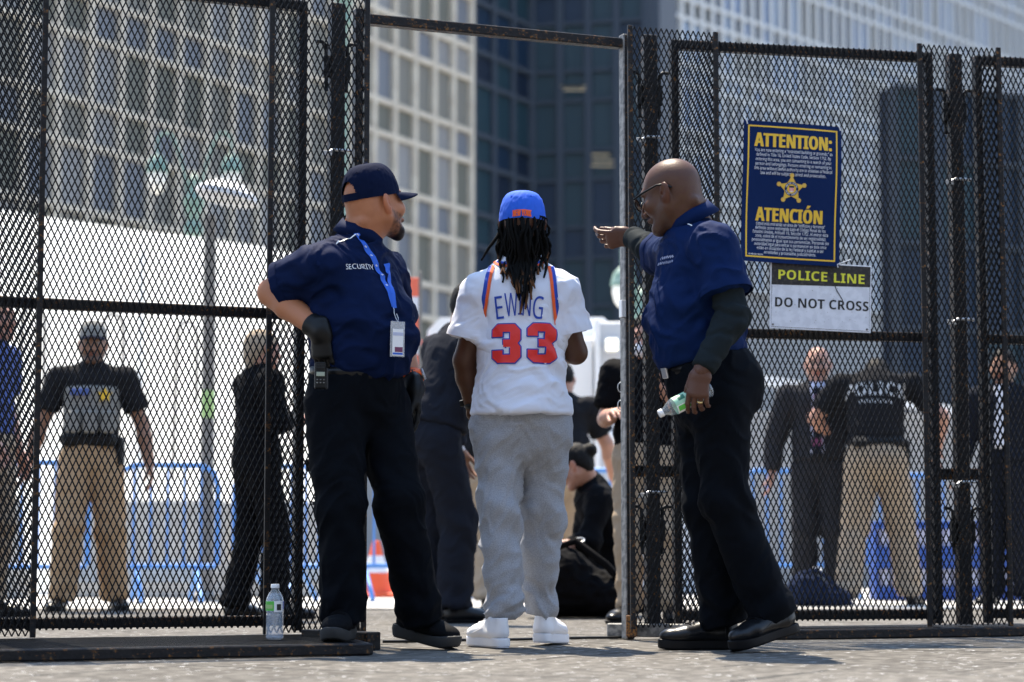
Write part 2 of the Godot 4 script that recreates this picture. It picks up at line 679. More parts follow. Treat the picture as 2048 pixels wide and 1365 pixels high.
	m = mat("glove", lin(0.005, 0.0055, 0.006), 0.42)
	m.metallic_specular = 0.35
	m = mat("leather", lin(0.005, 0.0055, 0.007), 0.3)
	m.metallic_specular = 0.4
	bump(m, grainy, 0.7, 8.0)
	m = mat("knit", lin(0.005, 0.0055, 0.007), 0.8)
	m.metallic_specular = 0.2
	bump(m, weave, 1.0, 18.0)
	mat("sole", lin(0.020, 0.021, 0.022), 0.7)
	mat("sole_black", lin(0.004, 0.004, 0.005), 0.5).metallic_specular = 0.3
	m = mat("white_leather", lin(0.80, 0.80, 0.83), 0.45)
	mat("plastic", lin(0.005, 0.0055, 0.006), 0.4).metallic_specular = 0.35
	mat("screen", lin(0.30, 0.34, 0.27), 0.2)
	mat("white", lin(0.80, 0.80, 0.80), 0.5)
	mat("lanyard", lin(0.010, 0.10, 0.55), 0.6)
	mat("watch_orange", lin(0.85, 0.12, 0.01), 0.5)
	mat("gold", lin(0.75, 0.55, 0.25), 0.25, 0.9)
	mat("lens", lin(0.004, 0.004, 0.005), 0.08)
	m = mat("poster", lin(0.004, 0.018, 0.080), 0.5)
	m.metallic_specular = 0.22
	bump(m, paint, 0.6, 3.0)
	mat("yellow", lin(0.82, 0.50, 0.03), 0.5)
	mat("lime_yellow", lin(0.75, 0.72, 0.04), 0.5)
	mat("ink", lin(0.008, 0.008, 0.009), 0.5)
	# white sign sheet with scuffs and brown specks
	var sg := mottle(512, 0.02, 61, Color(0.66, 0.67, 0.72), Color(0.74, 0.75, 0.80))
	for i in 160:
		var k := r.randf_range(0.1, 0.4)
		sg.fill_rect(Rect2i(r.randi_range(0, 505), r.randi_range(0, 505), r.randi_range(1, 4), r.randi_range(1, 3)), Color(k, k * 0.85, k * 0.7).linear_to_srgb())
	m = mat("sign_white", Color.WHITE, 0.45)
	tint(m, sg, 2.0)
	m = mat("sign_black", Color.WHITE, 0.5)
	tint(m, mottle(256, 0.04, 63, Color(0.010, 0.009, 0.009), Color(0.045, 0.035, 0.03), 0.5, 0.8), 4.0)
	m = mat("clear", Color(0.93, 0.96, 0.98, 0.10), 0.04)
	m.transparency = BaseMaterial3D.TRANSPARENCY_ALPHA
	m = mat("vinyl", Color(0.9, 0.92, 0.95, 0.22), 0.1)
	m.transparency = BaseMaterial3D.TRANSPARENCY_ALPHA
	m = mat("water", Color(0.72, 0.80, 0.90, 0.22), 0.03)
	m.transparency = BaseMaterial3D.TRANSPARENCY_ALPHA
	mat("label_green", lin(0.10, 0.50, 0.06), 0.4)
	mat("label_mint", lin(0.35, 0.62, 0.42), 0.4)
	mat("label_dark", lin(0.01, 0.14, 0.07), 0.4)
	mat("label_blue", lin(0.01, 0.06, 0.35), 0.4)
	mat("barricade", lin(0.09, 0.26, 0.62), 0.45)
	mat("crate_blue", lin(0.025, 0.085, 0.36), 0.5)
	mat("cone_orange", lin(0.80, 0.10, 0.025), 0.5)
	m = mat("tent", lin(0.86, 0.86, 0.85), 0.8)
	m.backlight_enabled = true
	m.backlight = Color(1.0, 1.0, 0.98)
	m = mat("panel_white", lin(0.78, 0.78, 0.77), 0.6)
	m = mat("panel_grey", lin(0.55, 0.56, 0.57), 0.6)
	m = mat("patina", Color.WHITE, 0.6)
	tint(m, mottle(256, 0.03, 71, Color(0.10, 0.19, 0.155), Color(0.25, 0.35, 0.30)), 1.5, true)
	mat("globe", lin(0.72, 0.70, 0.64), 0.25)
	m = mat("pole_grey", lin(0.19, 0.175, 0.155), 0.6)
	mat("lime", lin(0.36, 0.52, 0.20), 0.6)
	mat("hoarding_grey", lin(0.30, 0.30, 0.30), 0.7)
	mat("banner", lin(0.80, 0.16, 0.09), 0.6)
	mat("maroon", lin(0.16, 0.03, 0.09), 0.5)
	# facades
	m = mat("stone", Color.WHITE, 0.85)
	tint(m, mottle(256, 0.02, 81, Color(0.43, 0.39, 0.32), Color(0.52, 0.48, 0.40)), 0.2, true)
	m = mat("mullion_white", lin(0.52, 0.53, 0.52), 0.6)
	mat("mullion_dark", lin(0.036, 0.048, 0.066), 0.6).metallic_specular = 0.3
	mat("spandrel", lin(0.20, 0.21, 0.22), 0.4)
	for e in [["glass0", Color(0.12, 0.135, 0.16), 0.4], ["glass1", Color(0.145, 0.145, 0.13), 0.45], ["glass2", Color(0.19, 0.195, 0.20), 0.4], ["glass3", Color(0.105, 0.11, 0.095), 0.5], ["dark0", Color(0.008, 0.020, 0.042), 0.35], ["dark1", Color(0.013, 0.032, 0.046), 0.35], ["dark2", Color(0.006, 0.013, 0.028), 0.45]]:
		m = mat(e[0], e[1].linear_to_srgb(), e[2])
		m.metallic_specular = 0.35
	for e in [["sky0", Color(0.15, 0.25, 0.44), 0.2], ["sky1", Color(0.08, 0.11, 0.16), 0.25], ["sky2", Color(0.09, 0.10, 0.105), 0.35], ["sky3", Color(0.22, 0.33, 0.50), 0.15]]:
		m = mat(e[0], e[1].linear_to_srgb(), e[2], 0.5)
	mat("tan_light", lin(0.45, 0.36, 0.22), 0.6)

# ---------------------------------------------------------------- setting
func light_and_camera() -> void:
	var cam := Camera3D.new()
	cam.name = "camera"
	add_child(cam)
	cam.position = Vector3(0, 0.344, 0)
	cam.rotation.x = atan(430.0 / 4400.0)
	cam.near = 0.1
	cam.far = 600.0
	var lens := CameraAttributesPhysical.new()
	lens.frustum_focal_length = 12.0 / (682.5 / 4400.0)
	lens.frustum_near = 0.1
	lens.frustum_far = 600.0
	lens.frustum_focus_distance = 8.35
	lens.exposure_aperture = 2.6
	cam.attributes = lens
	cam.make_current()
	var env := Environment.new()
	env.background_mode = Environment.BG_SKY
	var sky := Sky.new()
	var sm := ProceduralSkyMaterial.new()
	sm.sky_top_color = lin(0.27, 0.42, 0.70)
	sm.sky_horizon_color = lin(0.74, 0.78, 0.80)
	sm.sky_curve = 0.18
	sm.ground_bottom_color = lin(0.2, 0.2, 0.2)
	sm.ground_horizon_color = lin(0.5, 0.52, 0.55)
	sm.energy_multiplier = 1.0
	sky.sky_material = sm
	env.sky = sky
	env.tonemap_mode = Environment.TONE_MAPPER_LINEAR
	env.tonemap_exposure = 2.35
	env.sdfgi_enabled = true
	env.ssao_enabled = true
	env.ssil_enabled = true
	var we := WorldEnvironment.new()
	we.name = "world_environment"
	we.environment = env
	add_child(we)
	var sun := DirectionalLight3D.new()
	sun.name = "sun"
	sun.light_color = Color(1.0, 0.95, 0.87)
	sun.light_energy = 1.6
	sun.light_angular_distance = 0.53
	sun.shadow_enabled = true
	add_child(sun)
	# high behind the gate, a little to its left
	sun.look_at_from_position(Vector3(-0.16, 0.91, -0.38), Vector3.ZERO, Vector3.UP)

func ground_sheets() -> void:
	var st := shape()
	quad(st, Vector3(-400, -0.014, 60), Vector3(400, -0.014, 60), Vector3(400, -0.014, -500), Vector3(-400, -0.014, -500), Vector3.UP)
	var g := obj("ground", done(st), M.joint)
	g.set_meta("kind", "structure")
	# paving slabs, laid on the skew
	var pave := Node3D.new()
	pave.name = "pavement"
	add_child(pave)
	pave.set_meta("kind", "structure")
	var slab := shape()
	cbox(slab, Transform3D(Basis.IDENTITY, Vector3(0, -0.015, 0)), Vector3(0.744, 0.03, 0.744), 0.004)
	var slab_mesh := done(slab)
	var r := RandomNumberGenerator.new()
	r.seed = 5
	var a := deg_to_rad(31.0)
	for i in range(-30, 31):
		for j in range(-30, 31):
			var x := (i + (0.5 if j % 2 else 0.0)) * 0.75
			var z := j * 0.75
			var p := Vector3(x * cos(a) - z * sin(a), 0, x * sin(a) + z * cos(a)) + Vector3(0, 0, -9.5)
			if p.z > -4.6 or p.z < -14.6 or absf(p.x) > -p.z * 0.245 + 0.75: continue
			var o := obj("paving_slab", slab_mesh, M["paver%d" % r.randi_range(0, 2)], pave)
			o.position = p + Vector3(0, r.randf_range(-0.003, 0.0), 0)
			o.rotation = Vector3(r.randf_range(-0.002, 0.002), -a, r.randf_range(-0.002, 0.002))
	st = shape()
	for q in [[-60.0, 60.0, 12.0, -4.4], [-60.0, -4.9, -4.4, -14.4], [4.9, 60.0, -4.4, -14.4]]:
		quad(st, Vector3(q[0], -0.009, q[2]), Vector3(q[1], -0.009, q[2]), Vector3(q[1], -0.009, q[3]), Vector3(q[0], -0.009, q[3]), Vector3.UP)
	g = obj("street", done(st), M.paver1)
	g.set_meta("kind", "structure")
	st = shape()
	quad(st, Vector3(-200, 0.006, -14.3), Vector3(200, 0.006, -14.3), Vector3(200, 0.006, -140), Vector3(-200, 0.006, -140), Vector3.UP)
	g = obj("plaza", done(st), M.concrete)
	g.set_meta("kind", "structure")

# a facade from a to b (ground points): bays of glass between mullions and bands at the heights lines
func facade(t: Node3D, a: Vector3, b: Vector3, bays: int, lines: Array, glass: Array, mm: Material, band: Material, wv: float, wh: float, sd: int, thick := 0.3, deep := 8.0) -> void:
	var r := RandomNumberGenerator.new()
	r.seed = sd
	var u := (b - a).normalized()
	var n := Vector3(-u.z, 0, u.x)
	if n.dot(-a) < 0.0: n = -n
	var step := a.distance_to(b) / bays
	var y0: float = lines[0]
	var y1: float = lines[-1]
	var st := shape()
	cbox(st, Transform3D(Basis(u, Vector3.UP, n), (a + b) * 0.5 + Vector3(0, y1 * 0.5, 0) - n * (0.3 + deep * 0.5)), Vector3(a.distance_to(b), y1, deep), 0.01)
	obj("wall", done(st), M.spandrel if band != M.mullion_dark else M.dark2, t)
	var vm := shape()
	cbox(vm, Transform3D(Basis(u, Vector3.UP, n), Vector3(0, (y0 + y1) * 0.5, 0)), Vector3(wv, y1 - y0, thick), 0.02)
	var vmesh := done(vm)
	for i in bays + 1:
		obj("mullion", vmesh, mm, t).position = a + u * (step * i) - Vector3(0, a.y, 0)
	var hm := shape()
	cbox(hm, Transform3D(Basis(u, Vector3.UP, n), Vector3.ZERO), Vector3(a.distance_to(b) - 0.01, wh, thick * 0.8), 0.02)
	var hmesh := done(hm)
	for y in lines:
		obj("band", hmesh, band, t).position = (a + b) * 0.5 + Vector3(0, y - a.y, 0)
	for j in lines.size() - 1:
		var h: float = lines[j + 1] - lines[j]
		var pm := shape()
		cbox(pm, Transform3D(Basis(u, Vector3.UP, n), Vector3.ZERO), Vector3(step - wv * 0.9, h - wh * 0.9, 0.04), 0.01)
		var pmesh := done(pm)
		for i in bays:
			var k := r.randi_range(0, glass.size() - 1)
			if r.randf() < 0.5: k = (i / 3 + j) % glass.size()
			var o := obj("pane", pmesh, glass[k], t)
			o.position = a + u * (step * (i + 0.5)) + Vector3(0, (lines[j] + lines[j + 1]) * 0.5 - a.y, 0) - n * r.randf_range(0.10, 0.13)
			o.rotation = Vector3(r.randf_range(-0.006, 0.006), r.randf_range(-0.006, 0.006), 0)

func towers() -> void:
	var rows := [7.2, 8.6, 11.0, 12.5, 14.85, 16.4, 18.75, 20.2, 22.7, 24.2, 26.6, 28.1, 30.5]
	var t := thing("office_tower", "pale stone office tower with a grid of grey windows", "building")
	facade(t, Vector3(-19.2, 0, -69.4), Vector3(-1.95, 0, -102.0), 21, rows, [M.glass0, M.glass1, M.glass2, M.glass3], M.stone, M.stone, 0.29, 0.25, 3)
	t = thing("office_tower", "dark glass wing and stone tower bays with shade painted dark blue, seen through the open gate", "building")
	facade(t, Vector3(-1.85, 0, -102.2), Vector3(0.95, 0, -107.5), 3, rows, [M.dark0, M.dark1, M.dark2], M.mullion_dark, M.mullion_dark, 0.28, 0.24, 5)  # stone tower's shaded right bays; the shade is put into these dark colours
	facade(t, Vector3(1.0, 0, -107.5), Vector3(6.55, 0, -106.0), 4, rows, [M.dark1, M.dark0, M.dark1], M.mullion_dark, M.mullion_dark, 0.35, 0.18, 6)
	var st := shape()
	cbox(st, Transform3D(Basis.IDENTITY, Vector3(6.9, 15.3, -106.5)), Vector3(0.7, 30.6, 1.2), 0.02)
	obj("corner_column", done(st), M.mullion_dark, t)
	var r := RandomNumberGenerator.new()
	r.seed = 9
	for i in 12:
		st = shape()
		cbox(st, Transform3D(Basis.IDENTITY, Vector3.ZERO), Vector3(r.randf_range(0.7, 1.3), 0.07, 0.03), 0.005)
		obj("ceiling_light", done(st), M.tan_light, t).position = Vector3(1.7 + 1.35 * (i % 4) + r.randf_range(-0.1, 0.1), [13.7, 15.8, 19.6, 23.5][(i * 7) % 4] + r.randf_range(-0.3, 0.3), -107.0 + 0.36 * (i % 4))
	t = thing("glass_tower", "tall tower with closely spaced white fins and sky blue glass", "building")
	facade(t, Vector3(9.4, 0, -149.5), Vector3(47.5, 0, -196.5), 46, [19.6, 24.3, 25.7, 28.9, 30.3, 33.6, 35.0, 38.3, 39.7, 43.0, 44.4, 47.7, 49.1, 52.4, 53.8, 57.0], [M.sky0, M.sky1, M.sky3, M.sky2, M.sky1], M.mullion_white, M.mullion_white, 0.34, 0.28, 8, 0.5)
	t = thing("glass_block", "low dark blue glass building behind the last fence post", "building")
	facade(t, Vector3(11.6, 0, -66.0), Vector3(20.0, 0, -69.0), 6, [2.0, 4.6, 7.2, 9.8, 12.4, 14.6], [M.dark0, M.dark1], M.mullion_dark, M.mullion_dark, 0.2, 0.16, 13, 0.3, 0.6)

# unseen block added behind the camera: it keeps the low sky off the people's backs
func unseen_sky_block() -> void:
	var t := thing("added_office_block", "pale grey unseen office block added behind the camera to block low sky", "building")
	facade(t, Vector3(-45, 0, 28), Vector3(45, 0, 28), 20, [4.0, 9.0, 14.0, 19.0, 24.0], [M.glass0, M.sky1, M.dark1], M.panel_grey, M.panel_grey, 1.0, 0.8, 17, 0.4, 6.0)

# expanded-metal lattice over the parallelogram o, o+u, o+v
func lattice(st: SurfaceTool, o: Vector3, u: Vector3, v: Vector3, cw: float, ch: float, w: float, d: float) -> void:
	var nu := int(round(u.length() / cw * 2.0))
	var nv := int(round(v.length() / ch * 2.0))
	var du := u / nu
	var dv := v / nv
	var n := u.cross(v).normalized()
	for j in nv:
		for i in nu:
			var even := (i + j) % 2 == 0
			var a := o + du * (i if even else i + 1) + dv * j
			var b := o + du * (i + 1 if even else i) + dv * (j + 1)
			var off := n * (0.0009 if even else -0.0009)
			var s := (b - a).cross(n).normalized() * w * 0.5
			var t := n * d * 0.5 + s * 0.25
			a += off
			b += off
			quad(st, a + s + t, b + s + t, b - s + t, a - s + t, n)
			quad(st, a + s - t, b + s - t, b - s - t, a - s - t, -n)
			quad(st, a + s + t, b + s + t, b + s - t, a + s - t, s)
			quad(st, a - s + t, b - s + t, b - s - t, a - s - t, -s)

func mesh_part(t: Node3D, a: Vector3, b: Vector3, y0: float, y1: float, base: Vector3) -> void:
	var st := shape()
	lattice(st, Vector3(a.x, y0, a.z) - base, b - a, Vector3(0, y1 - y0, 0), 0.0245, 0.0525, 0.0040, 0.0030)
	var o := obj("expanded_mesh", done(st), M.mesh, t)
	o.set_meta("kind", "stuff")

func part_bar(t: Node3D, called: String, a: Vector3, b: Vector3, w: float, d: float, side: Vector3, m: Material, bev := 0.004) -> MeshInstance3D:
	var st := shape()
	bar(st, a - t.position, b - t.position, w, d, side, bev)
	return obj(called, done(st), m, t)

func panel(label: String, a: Vector3, b: Vector3) -> Node3D:
	var t := thing("mesh_fence", label, "fence", Vector3(a.x, 0, a.z), "framed mesh panels of the security fence")
	var u := (b - a).normalized()
	var n := Vector3(-u.z, 0, u.x)
	if n.z < 0: n = -n
	for p in [a, b]:
		part_bar(t, "upright", Vector3(p.x, 0.055, p.z), Vector3(p.x, 2.55, p.z), 0.032, 0.05, u, M.steel)
	for y in [0.095, 1.29, 2.53]:
		part_bar(t, "rail", Vector3(a.x, y, a.z) + u * 0.017, Vector3(b.x, y, b.z) - u * 0.017, 0.04, 0.046, Vector3.UP, M.steel)
	mesh_part(t, a + n * 0.031, b + n * 0.031, 0.07, 2.55, t.position)
	return t

func strip(label: String, a: Vector3, b: Vector3, ends := [true, true]) -> Node3D:
	var t := thing("mesh_strip", label, "mesh strip", Vector3(a.x, 0, a.z), "mesh strips bolted over the gaps between panels")
	var u := (b - a).normalized()
	var n := Vector3(-u.z, 0, u.x)
	if n.z < 0: n = -n
	for k in 2:
		if ends[k]:
			var p: Vector3 = [a, b][k]
			part_bar(t, "edge_bar", Vector3(p.x, 0.045, p.z) + n * 0.012, Vector3(p.x, 2.57, p.z) + n * 0.012, 0.021, 0.014, u, M.steel, 0.002)
	mesh_part(t, a, b, 0.05, 2.57, t.position)
	return t

func post(label: String, p: Vector3, u: Vector3, pins: Array) -> void:
	var t := thing("fence_post", label, "fence post", Vector3(p.x, 0, p.z), "square posts between the fence panels")
	part_bar(t, "shaft", Vector3(p.x, 0.05, p.z), Vector3(p.x, 2.56, p.z), 0.058, 0.058, u, M.steel, 0.004)
	var n := Vector3(-u.z, 0, u.x)
	if n.z < 0: n = -n
	for y in [2.40, 0.55]:
		for s in [-1.0, 1.0]:
			var st := shape()
			var q := Vector3(0, y, 0)
			tube(st, [q + u * 0.085 * s, q + u * 0.06 * s, q + u * 0.045 * s - Vector3(0, 0.012, 0), q + u * 0.042 * s - Vector3(0, 0.2, 0)], 0.008, 6)
			cbox(st, Transform3D(Basis(u, Vector3.UP, u.cross(Vector3.UP)), q + u * 0.043 * s - Vector3(0, 0.1, 0)), Vector3(0.026, 0.09, 0.03), 0.004)
			obj("latch", done(st), M.plastic, t)
	for y in pins:
		var st := shape()
		var q := Vector3(0, y, 0) + n * 0.055
		tube(st, [q - u * 0.045 - Vector3(0, 0.012, 0), q - u * 0.034 - Vector3(0, 0.003, 0), q - u * 0.024, q + u * 0.046, q + u * 0.052 - n * 0.02], 0.0065, 8)
		cbox(st, Transform3D(Basis(u, Vector3.UP, u.cross(Vector3.UP)), q - u * 0.05 - Vector3(0, 0.014, 0) - n * 0.01), Vector3(0.04, 0.022, 0.006), 0.002)
		obj("locking_pin", done(st), M.zinc, t)
	if pins.size() > 0:
		part_bar(t, "cross_plate", Vector3(p.x, 0.70, p.z) - u * 0.1 - n * 0.04, Vector3(p.x, 0.70, p.z) + u * 0.1 - n * 0.04, 0.05, 0.01, Vector3.UP, M.steel)

func deck(label: String, a: Vector3, b: Vector3, c: Vector3, d: Vector3) -> Node3D:
	# a, b = front corners, c, d = rear corners (b side, a side)
	var t := thing("steel_platform", label, "platform", Vector3(a.x, 0, a.z), "steel mesh base frames that hold the fence up")
	var up := Vector3(0, 0.021, 0)
	for e in [[a, b, 0.05], [b, c, 0.05], [c, d, 0.05], [d, a, 0.05]]:
		var u: Vector3 = (e[1] - e[0]).normalized()
		var k := 0.026 if e[0] == b or e[0] == d else -0.0245
		part_bar(t, "frame_tube", e[0] + up + u * k, e[1] + up - u * k, 0.04, 0.05, Vector3.UP, M.steel, 0.005)
	var st := shape()
	lattice(st, a - t.position + Vector3(0, 0.0385, 0), b - a, d - a, 0.034, 0.016, 0.0055, 0.003)
	var o := obj("deck_mesh", done(st), M.mesh, t)
	o.set_meta("kind", "stuff")
	return t

func fence() -> void:
	var L1 := Vector3(-0.838, 1.152, -8.620)
	var ul := Vector3(1.0, 0, -0.42).normalized()
	var L0 := L1 - ul * 1.22
	var R0 := Vector3(0.695, 1.214, -9.285)
	var R1 := Vector3(1.832, 1.237, -9.530)
	var ur := (Vector3(R1.x, 0, R1.z) - Vector3(R0.x, 0, R0.z)).normalized()
	var Q0 := Vector3(2.062, 1.243, -9.590)
	for v in [L1, R0, R1, Q0]: v.y = 0.0
	L1.y = 0; L0.y = 0; R0.y = 0; R1.y = 0; Q0.y = 0
	panel("black mesh fence panel behind the standing water bottle", L0, L1)
	panel("black mesh fence panel that carries the two signs", R0, R1)
	panel("black mesh fence panel cut off by the picture edge beside the last post", Q0, Q0 + ur * 1.22)
	post("square black post by the capped guard's head", _flat(Vector3(-0.707, 1.159, -8.700)), ul, [Vector3(-0.739, 1.954, -8.700).y])
	post("square black post behind the bald guard", _flat(Vector3(0.586, 1.210, -9.240)), ur, [Vector3(0.589, 2.111, -9.200).y, Vector3(0.580, 0.609, -9.200).y])
	post("square black post right of the signs with three steel pins", _flat(Vector3(1.961, 1.244, -9.600)), ur, [Vector3(1.970, 1.992, -9.570).y, Vector3(1.958, 1.373, -9.570).y, Vector3(1.944, 0.663, -9.570).y])
	var n := Vector3(0, 0, 0.085)
	var S0 := _flat(Vector3(-1.766, 1.116, -8.240))
	strip("mesh strip with one black edge bar at the far left of the fence", S0 - ul * 0.42 + n, S0 + n, [false, true])
	strip("mesh strip between the left fence panel and the gate opening", _flat(Vector3(-0.947, 1.147, -8.570)) + n, _flat(Vector3(-0.585, 1.163, -8.740)) + n)
	strip("mesh strip between the gate opening and the panel with signs", _flat(Vector3(0.493, 1.205, -9.190)) + n, _flat(Vector3(0.865, 1.216, -9.310)) + n)
	strip("mesh strip over the gap right of the police line sign", _flat(Vector3(1.775, 1.236, -9.520)) + n, _flat(Vector3(2.137, 1.244, -9.600)) + n)
	# gate frame
	var g := thing("gate_frame", "open black steel gate frame that the jersey wearer walks through", "gate frame", _flat(Vector3(-0.624, 1.165, -8.760)))
	var ga := g.position
	var gb := _flat(Vector3(0.468, 1.206, -9.200))
	var ug := (gb - ga).normalized()
	part_bar(g, "jamb", ga + Vector3(0, 0.04, 0), ga + Vector3(0, 2.555, 0), 0.034, 0.05, ug, M.steel)
	part_bar(g, "jamb_edge", gb + Vector3(0, 0.0, 0), gb + Vector3(0, 2.555, 0), 0.008, 0.05, ug, M.worn)
	part_bar(g, "jamb", gb + ug * 0.020 + Vector3(0, 0.0, 0), gb + ug * 0.020 + Vector3(0, 2.555, 0), 0.030, 0.052, ug, M.steel)
	part_bar(g, "head_rail", ga + ug * 0.018 + Vector3(0, 2.515, 0), gb - ug * 0.0075 + Vector3(0, 2.515, 0), 0.042, 0.05, Vector3.UP, M.steel)
	var lk := shape()
	cbox(lk, Transform3D(Basis(ug, Vector3.UP, ug.cross(Vector3.UP)), gb - ga + Vector3(-0.004, Vector3(0.469, 1.375, -9.200).y, 0.03)), Vector3(0.022, 0.075, 0.03), 0.003)
	obj("lock_keeper", done(lk), M.zinc, g)
	var hook := shape()
	var hy := Vector3(0.459, 1.048, -9.200).y
	for e in [0.0, -0.075]:
		var pts := []
		for k in 9:
			pts.append(gb - ga + Vector3(-0.012 - 0.012 * sin(PI * k / 8.0), hy + e + 0.02 * cos(PI * k / 8.0), 0.0))
		tube(hook, pts, 0.0025, 6)
	obj("hook", done(hook), M.zinc, g)
	# bases
	var A := _flat(Vector3(-1.666, 0.000, -7.224))
	var B := _flat(Vector3(-0.514, 0.000, -7.732))
	var ud := (B - A).normalized()
	deck("low black steel mesh platform under the standing water bottle", A - ud * 0.25, B, B + Vector3(-0.20, 0, -0.93), A - ud * 0.25 + Vector3(-0.20, 0, -0.93))
	deck("low black steel mesh platform under the panel with the signs", _flat(Vector3(0.846, 0.041, -9.020)), _flat(Vector3(2.324, 0.023, -9.580)), _flat(Vector3(2.324, 0.023, -9.580)) + Vector3(-0.03, 0, -0.42), _flat(Vector3(0.846, 0.041, -9.020)) + Vector3(-0.03, 0, -0.42))
	var s := thing("steel_tube", "short square steel tube end beside the capped guard's rear shoe", "tube", _flat(Vector3(-0.524, 0.000, -8.055)))
	part_bar(s, "tube_wall", s.position + Vector3(-0.25, 0.034, -0.35), s.position + Vector3(0.02, 0.034, -0.04), 0.066, 0.066, Vector3.UP, M.steel)
	s = thing("steel_tube", "worn flat steel tube on the ground at the gate jamb", "tube", _flat(Vector3(0.449, 0.059, -9.220)))
	part_bar(s, "tube_wall", s.position + Vector3(-0.045, 0.036, -0.06), s.position + Vector3(0.42, 0.036, 0.10), 0.055, 0.05, Vector3.UP, M.worn)
	var rs := shape()
	cbox(rs, Transform3D(Basis.IDENTITY, Vector3(0.045, 0.055, 0.062)), Vector3(0.045, 0.09, 0.03), 0.004)
	obj("rusty_bracket", done(rs), M.rust, s)
	# cable across the gate
	var cs := shape()
	var c0 := _flat(Vector3(-0.513, 0.000, -8.790))
	var c1 := _flat(Vector3(0.497, 0.000, -9.267))
	var pts := []
	for k in 17:
		pts.append(c0.lerp(c1, k / 16.0) + Vector3(0, 0.006, 0.02 * sin(k * 0.9)))
	tube(cs, pts, 0.006, 6)
	tag(obj("cable", done(cs), M.plastic), "thin black cable lying across the gate threshold", "cable")

func _flat(p: Vector3) -> Vector3:
	return Vector3(p.x, 0, p.z)

